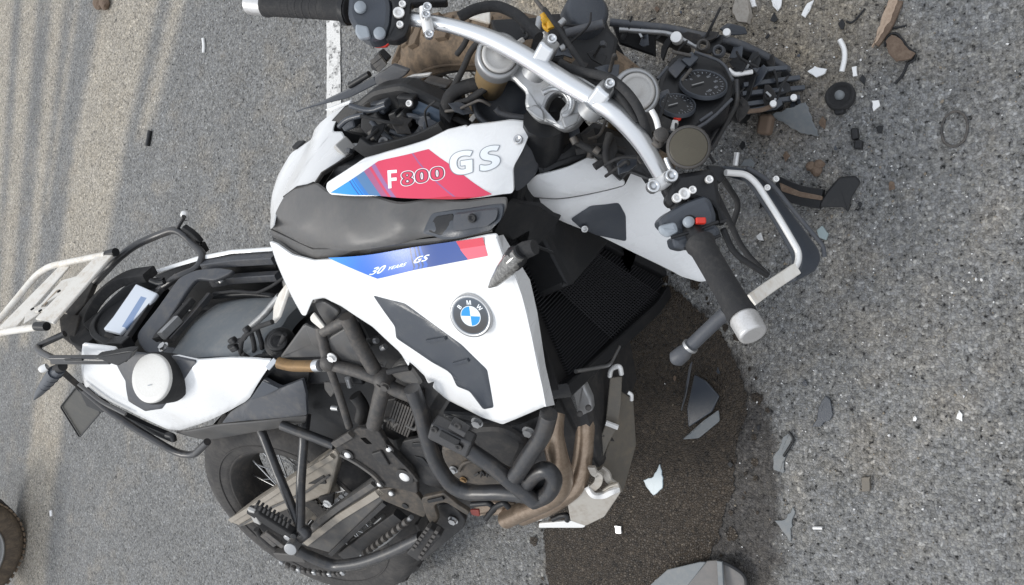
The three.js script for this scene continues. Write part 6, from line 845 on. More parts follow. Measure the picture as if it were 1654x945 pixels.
// ---------- torn-off headlight carrier lying on the road ----------
{
  const hb = group('headlight_carrier'); const geos = [], put = (n, g, m, p) => { geos.push(g); return mesh(n, g, m, p || hb); };
  const UPW = [0, 1, 0.3];
  put('carrier_arm', plate([[.5896,.2087,-.9046],[.5669,.1322,-.7743],[.5531,.1171,-.7387],[.5368,.0862,-.6829],[.5127,.0264,-.6388],[.4637,-.0795,-.5683],[.4474,-.0812,-.5661],[.4474,-.0628,-.5896],[.5024,.0411,-.6739],[.522,.0915,-.7222],[.5431,.1322,-.7743],[.5489,.1558,-.8208],[.5053,.1469,-.8255],[.5422,.1789,-.899]], 0.03, { ref: UPW, bevel: 0.006 }), M.black);
  put('carrier_edge', sweep([[.5708,.2432,-.8838],[.5544,.1718,-.7762],[.5357,.1451,-.7258],[.5253,.1013,-.6697],[.4976,.0379,-.621],[.4505,-.0449,-.5638]], 0.0085, { fil: 0.03 }), M.slate);
  put('carrier_edge', sweep([[.5551,.2311,-.8684],[.5453,.1758,-.7813],[.5098,.1451,-.7258]], 0.006), M.aluMatt);
  put('lamp_shell', plate([[.474,.0942,-.6932],[.4714,.0097,-.585],[.4267,-.0307,-.5658],[.3919,-.0326,-.5796],[.3799,.0741,-.6674],[.4193,.0997,-.684]], 0.04, { ref: UPW, bevel: 0.006 }), M.black);
  for (const p of [[[.4581,.1069,-.6769],[.4685,.0337,-.5832]], [[.4323,.0894,-.6545],[.4505,.0077,-.5662]], [[.4142,.091,-.6565],[.4296,.0013,-.558]], [[.3909,.0926,-.6585],[.4088,.0077,-.5662]], [[.3754,.0894,-.6545],[.3883,.0456,-.5985]]]) put('shell_rib', sweep(p, 0, { rect: [0.005, 0.006], up: UPW }), M.insert);
  put('shell_rib', sweep([[.3745,.099,-.6506],[.3783,.0753,-.6202],[.386,.0634,-.605]], 0.005), M.brownPlastic);
  put('shell_step', plate([[.4375,.0806,-.6513],[.4336,.0646,-.6309],[.4193,.0621,-.6358],[.4219,.0733,-.6502]], 0.01, { ref: UPW }), M.brownPlastic);
  put('shell_tab', sweep([[.4603,.1275,-.6708],[.4488,.1197,-.6608],[.4552,.0969,-.6316]], 0.005), M.bright);
  put('shell_bolt', rod([[.3888,.0701,-.5974]][0], UPW, 0.007, 0.012), M.bright); put('shell_bolt', rod([[.4064,.0241,-.571]][0], UPW, 0.007, 0.012), M.bright);
  put('carrier_prong', plate([[.4991,-.0813,-.5985],[.5395,-.1087,-.5309],[.5287,-.1128,-.5256],[.514,-.119,-.534],[.4799,-.0956,-.5801]], 0.012, { ref: UPW }), M.black);
  put('carrier_tip', rod([[.432,-.0372,-.5574]][0], [1, 0.3, 0], 0.012, 0.02), M.orange);
  put('carrier_tab', plate([[.5486,.1164,-.6891],[.5615,.1053,-.6748],[.557,.0757,-.6532],[.5447,.0636,-.654],[.5388,.0957,-.6788]], 0.015, { ref: UPW }), M.insert);
  put('tab_nut', rod([[.5357,.1291,-.6728]][0], UPW, 0.008, 0.012), M.bright);
  put('carrier_nut', rod([[.5242,.1928,-.7543]][0], UPW, 0.012, 0.02), M.bright);
  put('grommet', turned([[0.006, 0.006], [0.008, 0.012], [0.012, 0.012], [0.014, 0]], [[.5015,.1777,-.7025]][0], UPW, 18), M.frame); put('grommet', turned([[0.006, 0.006], [0.008, 0.012], [0.012, 0.012], [0.014, 0]], [[.4901,.1583,-.6777]][0], UPW, 18), M.slate);
  for (const p of [[[.4373,.1165,-.6567],[.3879,.1342,-.6468],[.2683,.2985,-.6298]], [[.4271,.1148,-.6708],[.3477,.1893,-.6524],[.2683,.3056,-.6389]], [[.3645,.1779,-.6704],[.2971,.3127,-.648]]]) put('stay', sweep(p, 0.005, { fil: 0.03 }), M.tubeBlack);
  put('carrier_leg', sweep([[[[.4584,-.0015,-.6357]][0][0], 0.0, [[.4584,-.0015,-.6357]][0][2]], [[.4584,-.0015,-.6357]][0]], 0.012), M.black); put('carrier_leg', sweep([[[[.5588,.1469,-.8255]][0][0], 0.0, [[.5588,.1469,-.8255]][0][2]], [[.5588,.1469,-.8255]][0]], 0.012), M.black);
  { // torn edges, broken webs and leads on the carrier
    const at = [[.5525,.223,-.858],[.5368,.1989,-.8271],[.5137,.1888,-.7818],[.5253,.161,-.7461],[.5145,.1386,-.7012],[.5021,.0973,-.6646],[.4814,.0774,-.6392],[.4777,.0437,-.6123],[.461,.0137,-.5901],[.4503,.0792,-.6253],[.4207,.0911,-.6404],[.4143,.0674,-.6101],[.4297,.0377,-.5883],[.4021,.0016,-.5747],[.3927,.1244,-.6668],[.3837,.1087,-.6467],[.3396,.1741,-.6655],[.3045,.2233,-.6634],[.4757,.1165,-.6567],[.5299,.1465,-.7113],[.4505,-.0125,-.5729],[.4014,.0555,-.5949]].map(vec);
    at.forEach((p, k) => {
      const q = [], n = 5 + k % 4, t = rr(0, 6), ex = new THREE.Vector3(Math.cos(t), rr(-0.3, 0.3), Math.sin(t)), ey = new THREE.Vector3(-Math.sin(t), rr(-0.4, 0.4), Math.cos(t));
      for (let i = 0; i < n; i++) { const a = i / n * 2 * Math.PI, r = rr(0.006, 0.019); q.push(p.clone().addScaledVector(ex, 1.9 * r * Math.cos(a)).addScaledVector(ey, r * Math.sin(a))); }
      put('torn_plastic', plate(q, 0.004, { ref: UPW, fil: 0.0005 }), [M.black, M.insert, M.black, M.blackDusty][k % 4]);
      const e = p.clone().add(new THREE.Vector3(rr(-0.06, 0.06), rr(-0.03, 0.02), rr(-0.06, 0.06))); if (k % 2) put('cut_lead', sweep([p, p.clone().lerp(e, 0.5).add(new THREE.Vector3(0, 0.02, rr(-0.02, 0.02))), e], rr(0.0016, 0.003), { fil: 0.03, seg: 8 }), M.rubber);
      if (k % 5 === 1) put('clip', block(p.clone().add(new THREE.Vector3(0, 0.008, 0)), p.clone().add(new THREE.Vector3(rr(-0.02, 0.02), 0.01, rr(-0.02, 0.02))), 0.005, 0.004, UPW, 0.001), M.aluMatt);
    });
  }
  hb.position.copy(settle(geos)); tag(hb, 'black broken headlight carrier with ribs lying beside the dials', 'headlight bracket');
}
{ // dials
  const ic = group('instrument_cluster'), geos = [], put = (n, g, m, p) => { geos.push(g); return mesh(n, g, m, p || ic); }, f = [[.2813,.4155,-.6496],[.3721,.2701,-.5934],[.4649,.2794,-.7352]], UPW = vec(f[1]).sub(vec(f[0])).cross(vec(f[2]).sub(vec(f[0]))).normalize(); if (UPW.y < 0) UPW.negate();
  const body = put('cluster_body', plate([[.3087,.361,-.7098],[.2894,.3503,-.6798],[.2986,.3256,-.6482],[.3572,.2677,-.6065],[.4031,.2442,-.609],[.4494,.2273,-.6361],[.477,.2457,-.6921],[.4673,.2719,-.7256],[.429,.3027,-.7325],[.382,.328,-.7325],[.342,.3488,-.7267]], 0.07, { ref: UPW, bevel: 0.01, fil: 0.02 }), M.black);
  const dialFace = (num) => print(256, 256, (c) => { c.fillStyle = '#1c1d20'; c.fillRect(0, 0, 256, 256); c.translate(128, 128); c.strokeStyle = '#9a9ea4'; c.lineWidth = 4; for (let k = 0; k <= 20; k++) { c.save(); c.rotate(-0.5 + k / 20 * 4.4); c.beginPath(); c.moveTo(0, -118); c.lineTo(0, k % 2 ? -108 : -98); c.stroke(); c.restore(); } c.fillStyle = '#b4b8be'; c.font = '24px sans-serif'; c.textAlign = 'center'; num.forEach((s, k) => { const a = -0.3 + k / (num.length - 1) * 3.9; c.fillText(s, 78 * Math.sin(a), -78 * Math.cos(a) + 8); }); }, { roughness: 0.35 });
  const dial = (p, r, num) => { const n = UPW, c = vec(p), X = vec(f[1]).sub(vec(f[0])).addScaledVector(n, -vec(f[1]).sub(vec(f[0])).dot(n)).normalize(), Y = n.clone().cross(X); put('dial_ring', turned([[r, 0], [r * 1.04, 0.004], [r * 1.1, 0.003], [r * 1.12, -0.004]], c, n, 36), M.insert, body); const d = new THREE.CircleGeometry(r, 36); d.applyMatrix4(new THREE.Matrix4().makeBasis(X, Y, n).setPosition(c.clone().addScaledVector(n, 0.002))); put('dial', d, dialFace(num), body); put('needle', block(c.clone().addScaledVector(n, 0.005), c.clone().addScaledVector(n, 0.005).addScaledVector(X, -r * 0.62).addScaledVector(Y, r * 0.2), 0.0025, 0.0015, n, 0.0005), M.aluMatt, body); };
  dial([[.3947,.2851,-.6532]][0], 0.041, ['0', '20', '40', '60', '80', '100']); dial([[.349,.3383,-.6807]][0], 0.031, ['1', '2', '3', '4', '5']);
  put('tell_tale', rod([[.3227,.352,-.6739]][0], UPW, 0.0075, 0.006), M.red, body);
  put('lcd', plate([[.4284,.3089,-.7161],[.4566,.2805,-.7042],[.4432,.2748,-.6887],[.4091,.3078,-.6985]], 0.004, { ref: UPW }), M.slate, body);
  put('bezel_block', plate([[.4501,.2882,-.6978],[.4671,.2703,-.6831],[.4537,.2662,-.6696],[.4332,.2825,-.6824]], 0.012, { ref: UPW }), M.insert, body);
  put('bezel_block', plate([[.3783,.3386,-.7217],[.3864,.3301,-.7027],[.3642,.3318,-.6967],[.3595,.3402,-.7156]], 0.01, { ref: UPW }), M.slate, body);
  for (const p of [[[.4632,.2985,-.7109],[.4561,.2764,-.6827]], [[.4007,.3065,-.6888],[.4271,.2857,-.6783]], [[.4584,.2985,-.7109],[.4441,.3029,-.7166]], [[.3864,.3459,-.723],[.3794,.3402,-.7156]]]) put('bezel_edge', sweep(p, 0.0035), M.frame, body);
  for (const p of [[[.4068,.3296,-.7264],[.4332,.3089,-.7161]], [[.4632,.272,-.6771],[.4427,.243,-.6318],[.4018,.2505,-.6089]], [[.3606,.2758,-.6007],[.3215,.3079,-.6256],[.3011,.3356,-.6447]], [[.3158,.3267,-.6415],[.333,.3079,-.6256]], [[.3113,.3211,-.6343],[.3307,.3023,-.6184]]]) put('bezel_edge', sweep(p, 0.003, { fil: 0.02 }), M.slate, body);
  put('cluster_prop', sweep([[[[.392,.2457,-.6921]][0][0], 0.001, [[.392,.2457,-.6921]][0][2]], [[.392,.2457,-.6921]][0]], 0.02), M.black, body);
  ic.position.copy(settle(geos)); tag(ic, 'black twin-dial instrument cluster with a red warning light', 'instruments');
}
// packet in the tail tray (it only lies there)
{
  const g = plate([[-.3107,.8871,-.075],[-.232,.8646,-.06],[-.2385,.8487,-.025],[-.2706,.8257,.07],[-.3115,.8633,.075],[-.3074,.8705,.035]].map((p) => vec(p).add(new THREE.Vector3(0, 0.004, 0))), 0.014, { ref: V1, bevel: 0.004 });
  g.deleteAttribute('uv'); { const P = g.attributes.position, uv = []; for (let i = 0; i < P.count; i++) uv.push((P.getX(i) + 0.45) / 0.35, (P.getZ(i) + 0.1) / 0.2); g.setAttribute('uv', new THREE.Float32BufferAttribute(uv, 2)); }
  bike.updateMatrixWorld(); g.applyMatrix4(bike.matrixWorld); placed('plastic_packet', g, packetMat, 'shiny white and blue packet in the open tail tray', 'packet');
}
// ---------- fragments scattered on the asphalt ----------
const UPY = [0, 1, 0];
M.carTyre = phys({ map: dustMap([0.07, 0.055, 0.042], [0.24, 0.18, 0.12], 74, 0.3, 0.4, 0.85), roughness: 0.95 });
// broken edges: every side of a fragment is split and nudged
const jag = (pts) => { const P = pts.map(vec), o = []; P.forEach((a, i) => { const b = P[(i + 1) % P.length], d = a.distanceTo(b), n = Math.max(1, Math.round(d / 0.007)); for (let k = 0; k < n; k++) { const p = a.clone().lerp(b, k / n); if (k) { const s = Math.min(0.0022, d * 0.05); p.x += rr(-s, s); p.z += rr(-s, s); } o.push(p); } }); return o; };
const shard = (name, label, category, pts, th, mat, grp) => placed(name, plate(jag(pts), th, { ref: UPY, fil: 0.0004, bevel: Math.min(0.001, th * 0.3) }), mat, label, category, grp);
const lump = (pts, r, h) => { const P = pts.map(vec); return merge(P.map((p) => { const g = new THREE.IcosahedronGeometry(1, 2), q = g.attributes.position, s = rr(0, 50); for (let i = 0; i < q.count; i++) { const k = 0.75 + 0.5 * tileNoise(q.getX(i) * 2 + s + 9, q.getY(i) * 2 + q.getZ(i) * 1.3 + 9, 512, 3); q.setXYZ(i, q.getX(i) * k * r, q.getY(i) * k * h, q.getZ(i) * k * r); } g.computeVertexNormals(); g.translate(p.x, h * 0.85, p.z); return g; })); };
shard('fairing_shard', 'pale grey triangular plate lying below the headlight carrier', 'plastic shard', [[.3799,.012,-.6266],[.3914,.03,-.5461],[.3233,.008,-.5254],[.336,.008,-.5661]], 0.004, M.battery);
{ const a = [[-.2728,.02,-.8294],[-.1654,.02,-.8094],[-.1552,.02,-.8018],[-.2364,.02,-.8171]], b = [[-.2644,.02,-.814],[-.1857,.02,-.7958],[-.1979,.02,-.7688],[-.23,.02,-.7366],[-.2659,.02,-.7541],[-.3063,.02,-.811]], c = [[-.3378,.012,-.8302],[-.2902,.012,-.78],[-.2617,.012,-.743],[-.2863,.012,-.7401],[-.3306,.012,-.7905]]; const gs = [plate(b.map((p, i) => [p[0], 0.012 + 0.02 * (i % 2), p[2]]), 0.006, { ref: UPY }), plate(a, 0.004, { ref: UPY }), plate(c, 0.005, { ref: UPY })]; const g = group('fairing_fragment'); const mt = [M.insert, M.slate, M.battery]; const cen = settle(gs); gs.forEach((q, i) => mesh(['fragment_shell', 'fragment_blade', 'fragment_lip'][i], q, mt[i], g)); const rb = []; g.position.copy(cen); tag(g, 'cracked dark fairing fragment on the wet asphalt below the brake lever', 'fairing piece'); }
{ const gs = [plate([[-.6874,.02,-.9087],[-.6377,.03,-.8587],[-.5988,.045,-.7722],[-.5958,.045,-.7575],[-.6868,.03,-.8245],[-.7489,.02,-.8925]], 0.005, { ref: UPY }), plate([[-.6868,.03,-.8245],[-.5958,.045,-.7575],[-.5874,.04,-.7236],[-.5958,.03,-.6994],[-.6123,.02,-.6755],[-.6993,.012,-.6801],[-.7421,.015,-.8012]], 0.006, { ref: UPY }), sweep([[-.5862,.045,-.7243],[-.6602,.04,-.7221]], 0, { rect: [0.006, 0.004], up: UPY }), sweep([[-.5857,.045,-.7285],[-.5931,.036,-.7068],[-.6133,.024,-.6725],[-.6839,.016,-.6771]], 0.004), plate([[-.6982,.015,-.9179],[-.6713,.015,-.8951],[-.7068,.015,-.8919]], 0.004, { ref: UPY })]; const cen = settle(gs), g = group('fairing_fragment'); [['fragment_side', M.battery], ['fragment_face', M.brownGrey = phys({ map: dustMap([0.14, 0.135, 0.13], [0.2, 0.18, 0.165], 36, 0.3), roughness: 0.5 })], ['fragment_rib', M.battery], ['torn_edge', M.black], ['fragment_corner', M.white]].forEach(([n, m], i) => mesh(n, gs[i], m, g)); g.position.copy(cen); tag(g, 'large grey folded fairing panel with a black torn edge at the spill', 'fairing piece'); }
shard('plastic_shard', 'dark blue grey leaf-shaped shard on dry asphalt', 'plastic shard', [[-.2131,.005,-.513],[-.2202,.005,-.5031],[-.2499,.005,-.4977],[-.262,.005,-.5031],[-.2679,.005,-.5157],[-.2779,.005,-.5221],[-.2798,.005,-.5405],[-.2622,.005,-.5294],[-.2385,.005,-.5267]], 0.004, M.insert);
shard('curved_chip', 'curved pale blue white chip on the wet spill', 'plastic shard', [[-.4041,.006,-.8912],[-.4343,.006,-.8827],[-.4582,.006,-.884],[-.4796,.006,-.9077],[-.4642,.006,-.9245],[-.4477,.006,-.9346],[-.4349,.006,-.9077]], 0.004, phys({ color: new THREE.Color(0.42, 0.5, 0.54), roughness: 0.3 }));
shard('grey_flake', 'grey flake at the edge of the spill beside a black crack', 'plastic shard', [[-.3077,.004,-.6005],[-.2942,.004,-.586],[-.3089,.004,-.5765],[-.3458,.004,-.5966],[-.3848,.004,-.6005],[-.3803,.004,-.6209],[-.3538,.004,-.6219],[-.3328,.004,-.6087]], 0.003, M.battery);
shard('grey_flake', 'forked grey flake at the spill edge near a white stick', 'plastic shard', [[-.489,.004,-.6185],[-.4828,.004,-.5966],[-.4536,.004,-.5798],[-.4624,.004,-.5751],[-.4875,.004,-.5822],[-.5286,.004,-.5846],[-.5141,.004,-.5966]], 0.003, M.battery);
placed('dark_strip', sweep([[-.2942,.006,-.5887],[-.3095,.006,-.5753],[-.3481,.006,-.5983]], 0.003, { seg: 6 }), M.black, 'thin black strip on the grey flake at the spill edge', 'plastic strip');
shard('ridged_chip', 'small olive grey ridged block on dry asphalt', 'plastic chip', [[-.3707,.01,-.441],[-.3661,.01,-.424],[-.3955,.01,-.4252],[-.3987,.01,-.4402]], 0.01, M.skidDark);
placed('white_stick', sweep([[-.49,.004,-.5376],[-.4867,.004,-.5192]], 0.0035), M.bright, 'short white stick on dry asphalt', 'stick');
for (const [lab, p] of [['pointed white chip alone on the dry asphalt', [[-.2209,.005,-.2688],[-.228,.005,-.2631],[-.2416,.005,-.2635],[-.2366,.005,-.2736]]], ['small white crumb next to a pointed chip', [[-.242,.005,-.3478],[-.2378,.005,-.3442],[-.2431,.005,-.3406],[-.249,.005,-.343],[-.2486,.005,-.3482]]], ['white crumb above the pointed chip', [[-.1922,.004,-.2633],[-.1931,.004,-.2592],[-.1975,.004,-.2614]]], ['white crumb near the ridged block', [[-.4365,.004,-.459],[-.4366,.004,-.4538],[-.4407,.004,-.4569]]]]) shard('white_chip', lab, 'chip', p, 0.004, M.bright);
placed('black_ring', sweep([[.3437,.003,-.2751],[.3326,.003,-.259],[.3117,.003,-.2537],[.2841,.003,-.259],[.2731,.003,-.277],[.2819,.003,-.2933],[.3053,.003,-.2999],[.3332,.003,-.2933]], 0.0022, { closed: true, fil: 0.05, seg: 8 }), M.frame, 'thin dark wire ring lying flat on the asphalt', 'ring');
{ const c = [[.3951,.02,-.4813]][0]; const gs = [turned([[0, 0.0], [0.024, 0.0], [0.029, 0.008], [0.029, 0.02], [0.025, 0.026], [0.02, 0.018], [0.016, 0.018], [0, 0.022]], [c[0], 0.001, c[2]], [0.15, 1, 0.1], 28), block([[.3804,.012,-.4823]][0], [[.3614,.012,-.4811]][0], 0.02, 0.018, UPY), turned([[0, 0.03], [0.008, 0.029], [0.01, 0.02]], [c[0], 0.002, c[2]], [0.15, 1, 0.1], 14)]; gs[0].scale(1, 1, 1); const cen = settle(gs), g = group('round_horn'); [['horn_shell', M.rubber], ['horn_lug', M.black], ['horn_centre', M.battery]].forEach(([n, m], i) => mesh(n, gs[i], m, g)); g.position.copy(cen); tag(g, 'round black horn lying right of the headlight carrier', 'horn'); }
placed('bent_rod', sweep([[.513,.012,-.4822],[.4937,.012,-.4729],[.4738,.012,-.4721],[.4477,.012,-.478]], 0.0055, { fil: 0.02 }), M.bright, 'bent white rod above the round horn', 'rod');
shard('white_shard', 'white plastic shard under the carrier prong', 'plastic shard', [[.4603,.012,-.5472],[.4688,.012,-.5318],[.4589,.012,-.5078],[.4499,.012,-.5122],[.4448,.012,-.5296]], 0.006, M.white);
placed('broken_mudguard_arm', merge([sweep([[.2269,.02,-.6089],[.2101,.02,-.5798],[.1981,.02,-.5465],[.191,.02,-.5141]], 0, { rect: [0.02, 0.008], up: UPY }), plate([[.1784,.012,-.5258],[.2032,.03,-.502],[.2285,.035,-.4781],[.2299,.03,-.4466],[.2177,.02,-.4397],[.1924,.012,-.458],[.1586,.008,-.4671],[.1704,.012,-.4757]], 0.012, { ref: UPY })]), M.black, 'broken black mudguard arm with a flat paddle end', 'mudguard piece');
placed('rusty_strip', plate([[.2324,.03,-.6004],[.2098,.03,-.5574],[.1969,.03,-.511],[.1877,.03,-.5133],[.1979,.03,-.5574],[.2128,.03,-.5956]], 0.01, { ref: UPY }), M.brownPlastic, 'rust brown strip lying over the broken mudguard arm', 'strip');
placed('dark_clump', lump([[.263,.01,-.5399],[.2518,.01,-.5298],[.2641,.01,-.5248]], 0.011, 0.009), M.brownPlastic, 'small brown clump of dirt near the mudguard arm', 'clod');
placed('brown_plug', merge([block([[.3809,.016,-.6292]][0], [[.3381,.016,-.6373]][0], 0.03, 0.028, UPY, 0.008)]), M.brownPlastic, 'brown rubber plug left of the triangular plate', 'plug');
placed('black_clip', merge([block([[.3311,.008,-.4546]][0], [[.3071,.008,-.4523]][0], 0.014, 0.014, UPY), block([[.2971,.01,-.4541]][0], [[.2952,.01,-.4376]][0], 0.018, 0.016, UPY)]), M.black, 'small black connector block below the round horn', 'connector');
shard('wood_splinter', 'long pale brown splinter with a dark edge', 'splinter', [[.5737,.012,-.3903],[.572,.012,-.3735],[.5385,.012,-.3844],[.5008,.012,-.4082],[.487,.012,-.4211],[.508,.012,-.4122]], 0.008, phys({ map: dustMap([0.45, 0.34, 0.25], [0.25, 0.16, 0.11], 37, 0.1), roughness: 0.8 }));
placed('dark_sliver', sweep([[.5688,.006,-.3701],[.5434,.006,-.3799],[.5201,.006,-.3905],[.4905,.006,-.4137]], 0, { rect: [0.006, 0.004], up: UPY }), M.brownPlastic, 'dark sliver lying along the pale splinter', 'splinter');
shard('brown_fragment', 'flat brown plastic fragment below the splinter', 'plastic shard', [[.4935,.014,-.395],[.5041,.014,-.384],[.4876,.014,-.3645],[.4687,.014,-.353],[.4604,.014,-.3416],[.4513,.014,-.3492],[.4499,.014,-.3762],[.4692,.014,-.3899]], 0.005, M.brownPlastic);
placed('torn_wire', sweep([[.4859,.004,-.3981],[.5065,.004,-.3942],[.5097,.004,-.3784],[.4901,.004,-.3648],[.4739,.004,-.357],[.4617,.004,-.3428],[.4488,.004,-.3455],[.4466,.004,-.357],[.4248,.004,-.3648],[.4092,.004,-.3804]], 0.0028, { seg: 6, fil: 0.02 }), M.black, 'black torn wire curling round the brown fragment', 'wire');
placed('wire_piece', sweep([[.5513,.003,-.4712],[.5453,.003,-.4637],[.5502,.003,-.4533],[.5619,.003,-.4429],[.569,.003,-.4355]], 0.0022, { seg: 6, fil: 0.02 }), M.black, 'short curled black wire on dusty asphalt', 'wire');
placed('wire_piece', sweep([[.5188,.003,-.3845],[.519,.003,-.3708],[.5196,.003,-.3592]], 0.0022, { seg: 6 }), M.black, 'short straight black wire across the dark sliver', 'wire');
shard('white_shard', 'broad white plastic shard cut at the road dirt', 'plastic shard', [[.633,.006,-.627],[.6272,.006,-.6014],[.6095,.006,-.6046],[.601,.006,-.612],[.6143,.006,-.6223]], 0.004, M.bright);
shard('white_shard', 'narrow pointed white shard at the road dirt', 'plastic shard', [[.6042,.006,-.5492],[.608,.006,-.5359],[.5914,.006,-.5425],[.5748,.006,-.5536],[.582,.006,-.5617],[.5943,.006,-.5559]], 0.004, M.bright);
shard('stone_block', 'dusty pale block with a dark side', 'block', [[.6504,.02,-.7012],[.6445,.02,-.6753],[.6055,.02,-.6685],[.5861,.02,-.6743],[.592,.02,-.6938],[.6136,.02,-.7062]], 0.02, phys({ map: dustMap([0.36, 0.33, 0.29], [0.2, 0.17, 0.14], 38, 0.06), roughness: 0.95 }));
placed('white_peg', sweep([[.3075,.012,-.6995],[.2791,.012,-.7031]], 0.006), M.bright, 'upright white peg lying above the hand guard', 'peg');
shard('grey_chip', 'grey chip beside the white peg above the hand guard', 'plastic shard', [[.278,.012,-.6916],[.2909,.012,-.6827],[.2912,.012,-.6685],[.2817,.012,-.6598],[.2719,.012,-.6633]], 0.005, M.battery);
shard('glass_chip', 'pale green grey chip beside the hand guard shell', 'chip', [[.1289,.01,-.5287],[.1379,.01,-.5181],[.1208,.01,-.5057],[.1078,.01,-.5102],[.1145,.01,-.5241]], 0.008, phys({ color: new THREE.Color(0.3, 0.36, 0.36), roughness: 0.4 }));
for (const [lab, p] of [['white crumb inside the hand guard loop', [[.123,.006,-.6592],[.13,.006,-.649],[.1123,.006,-.643],[.1138,.006,-.6541]]], ['white crumb below the wire ring clip', [[.3823,.006,-.4225],[.3817,.006,-.4096],[.3694,.006,-.4072],[.3604,.006,-.4197]]], ['pale crumb right of the bent rod', [[.4551,.008,-.4602],[.4557,.008,-.4507],[.4358,.008,-.449],[.4352,.008,-.4582]]], ['white chip at the headlight carrier nut', [[.6389,.006,-.6741],[.6418,.006,-.663],[.6217,.006,-.6575],[.6215,.006,-.6685]]], ['white crumb by the skid plate on the spill', [[-.5688,.01,-1.012],[-.5669,.01,-.9943],[-.585,.01,-.9929],[-.5866,.01,-1.0084]]]]) shard('white_chip', lab, 'chip', p, 0.006, M.bright);
placed('white_stick', sweep([[.9754,.005,-2.8376],[.9475,.005,-2.83],[.9198,.005,-2.8338]], 0.006), M.bright, 'thin white stick alone on the far asphalt', 'stick');
placed('dark_splinter', sweep([[.6697,.008,-3.2309],[.6093,.008,-3.2511]], 0.009), M.black, 'short dark splinter lying on the sand edge', 'splinter');
placed('dark_clod', lump([[1.2954,.02,-3.6627],[1.277,.02,-3.6047]], 0.03, 0.02), M.brownPlastic, 'dark clod between the sand tracks', 'clod');
placed('white_stick', sweep([[-1.0601,.005,-4.1784],[-1.0862,.005,-4.1712]], 0.008), M.bright, 'white fleck at the edge of the sand strip', 'fleck');
{ // loose splinters of the broken bodywork
  const A = [[.5504,.004,-.6336],[.4983,.004,-.5674],[.3485,.004,-.5166],[.4252,.004,-.438],[.3223,.004,-.4089],[.2946,.004,-.4919],[.2926,.004,-.5935],[.3231,.004,-.6889],[.191,.004,-.6473],[-.1769,.004,-.7465],[-.1977,.004,-.8529],[-.2923,.004,-.6541],[-.3813,.004,-.7174],[-.1913,.004,-.5545],[.2099,.004,-.3862],[.5875,.004,-.6201],[.5455,.004,-.4797],[.6474,.004,-.8372],[.6683,.004,-.9009],[.1773,.004,-.4439]];
  A.forEach((c, k) => { const n = 4 + k % 3, r = rr(0.004, 0.011), q = []; for (let i = 0; i < n; i++) { const a = i / n * 6.28 + rr(-0.4, 0.4); q.push([c[0] + r * rr(0.6, 1.6) * Math.cos(a), 0.005 + rr(0, 0.003), c[2] + r * rr(0.5, 1) * Math.sin(a)]); } placed('plastic_splinter', plate(q, 0.003, { ref: UPY, fil: 0.0004 }), [M.black, M.insert, M.brownPlastic, M.black][k % 4], ['tiny black plastic splinter lying loose on the asphalt', 'tiny blue grey plastic splinter lying loose on the asphalt', 'tiny brown plastic splinter lying loose on the asphalt'][k % 4 % 3], 'splinter', ['black', 'blue grey', 'brown'][k % 4 % 3] + ' splinters strewn on the road'); });
}
{ // small grit and crumbs of plastic, more of it round the front end
  const pos = [], m4 = new THREE.Matrix4(), q = new THREE.Quaternion(), gl = new THREE.TetrahedronGeometry(1, 1), n = 3200, im = new THREE.InstancedMesh(gl, new THREE.MeshStandardMaterial({ roughness: 0.8 }), n), cc = new THREE.Color();
  const A = [[.6632,0,-.8392],[.4691,0,-.6216],[.2852,0,-.5178],[-.1528,0,-.3426],[-.4409,0,-.8392]]; for (let k = 0; k < n; k++) { const b = k < 2100 ? A[k % 5] : null, g = () => (rnd() + rnd() + rnd() - 1.5); const x = b ? b[0] + g() * 0.45 : rr(-0.6, 1.3), z = b ? b[2] + g() * 0.5 : rr(-3.2, -0.1), s = 0.0012 + 0.0032 * rnd() * rnd() * rnd() + (rnd() > 0.985 ? 0.002 : 0); q.setFromEuler(new THREE.Euler(rnd() * 6, rnd() * 6, rnd() * 6)); m4.compose(new THREE.Vector3(x, s * 0.6, z), q, new THREE.Vector3(s * rr(0.7, 1.6), s * 0.8, s)); im.setMatrixAt(k, m4); const t = rnd(); if (t < 0.22) cc.setRGB(0.75, 0.74, 0.72); else if (t < 0.6) cc.setRGB(0.03, 0.028, 0.027); else cc.setRGB(0.25, 0.21, 0.16); im.setColorAt(k, cc); }
  im.name = 'grit'; im.castShadow = im.receiveShadow = true; scene.add(im); tag(im, 'fine grit and plastic crumbs strewn over the asphalt', 'grit', null, 'stuff');
}
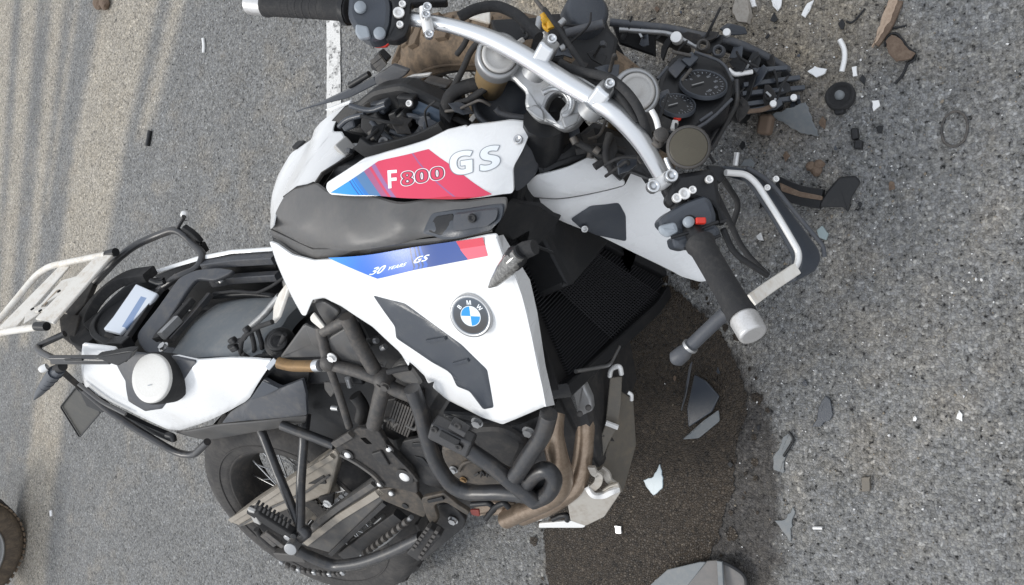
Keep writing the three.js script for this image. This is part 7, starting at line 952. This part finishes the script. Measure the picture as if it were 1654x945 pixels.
// ---------- the wheel of a car standing on the sandy lane ----------
{
  const w = group('car_wheel'), c = [[-1.4044,0,-4.3647]][0], n = new THREE.Vector3(-0.2, 0, 0.98).normalize(), R = 0.31;
  const prof = [[0.2, -0.09], [0.215, -0.1], [0.27, -0.105], [0.295, -0.092], [0.306, -0.07], [0.31, -0.03], [0.31, 0.03], [0.306, 0.07], [0.295, 0.092], [0.27, 0.105], [0.215, 0.1], [0.2, 0.09]];
  const lat = (pr, seg) => new THREE.LatheGeometry(pr.map(([r, h]) => new THREE.Vector2(r, h)), seg);
  const t = mesh('tyre', lat(prof, 72), M.carTyre, w); { const uv = t.geometry.attributes.uv; for (let i = 0; i < uv.count; i++) uv.setXY(i, uv.getX(i) * 1.95, uv.getY(i) * 0.4); }
  const gr = []; for (const h of [-0.05, -0.017, 0.017, 0.05]) { const g = new THREE.TorusGeometry(0.3105, 0.004, 5, 72); g.rotateX(Math.PI / 2); g.translate(0, h, 0); gr.push(g); } mesh('tread_rib', merge(gr), M.tyre, t);
  const kn = []; for (let k = 0; k < 60; k++) for (const h of [-0.075, 0.075]) { const g = new RoundedBoxGeometry(0.02, 0.03, 0.008, 1, 0.002); g.rotateX(h > 0 ? 0.35 : -0.35); g.translate(0, h, 0.303); g.rotateY(k / 60 * 2 * Math.PI); kn.push(g); } const kb = mesh('tread_block', merge(kn), M.tyreMud, t); kb.userData.kind = 'stuff';
  const rimM = phys({ map: dustMap([0.3, 0.3, 0.29], [0.16, 0.14, 0.12], 39, 0.2), roughness: 0.4, metalness: 0.3 });
  const rim = mesh('rim', lat([[0.19, -0.08], [0.205, 0.092], [0.212, 0.104], [0.2, 0.1], [0.188, 0.06], [0.18, -0.02], [0, -0.02]], 48), rimM, w);
  for (let k = 0; k < 7; k++) { const a = k / 7 * 2 * Math.PI; mesh('wheel_spoke', sweep([[0.03 * Math.cos(a), 0.07, 0.03 * Math.sin(a)], [0.12 * Math.cos(a), 0.085, 0.12 * Math.sin(a)], [0.195 * Math.cos(a), 0.075, 0.195 * Math.sin(a)]], 0, { rect: [0.022, 0.01], up: [0, 1, 0] }), rimM, rim); }
  mesh('hub_cap', lat([[0, 0.092], [0.04, 0.088], [0.055, 0.07], [0.055, 0.0]], 28), rimM, rim);
  w.quaternion.setFromUnitVectors(new THREE.Vector3(0, 1, 0), n); w.position.set(-1.27, R + 0.006, -4.56);
  tag(w, 'muddy car wheel standing on the sandy strip', 'car wheel');
}

// ---------- render ----------
const renderer = new THREE.WebGLRenderer({ antialias: true });
renderer.setSize(1024, 585); renderer.toneMapping = THREE.LinearToneMapping; renderer.toneMappingExposure = EXPOSURE; renderer.shadowMap.enabled = true;
renderer.render(scene, camera);
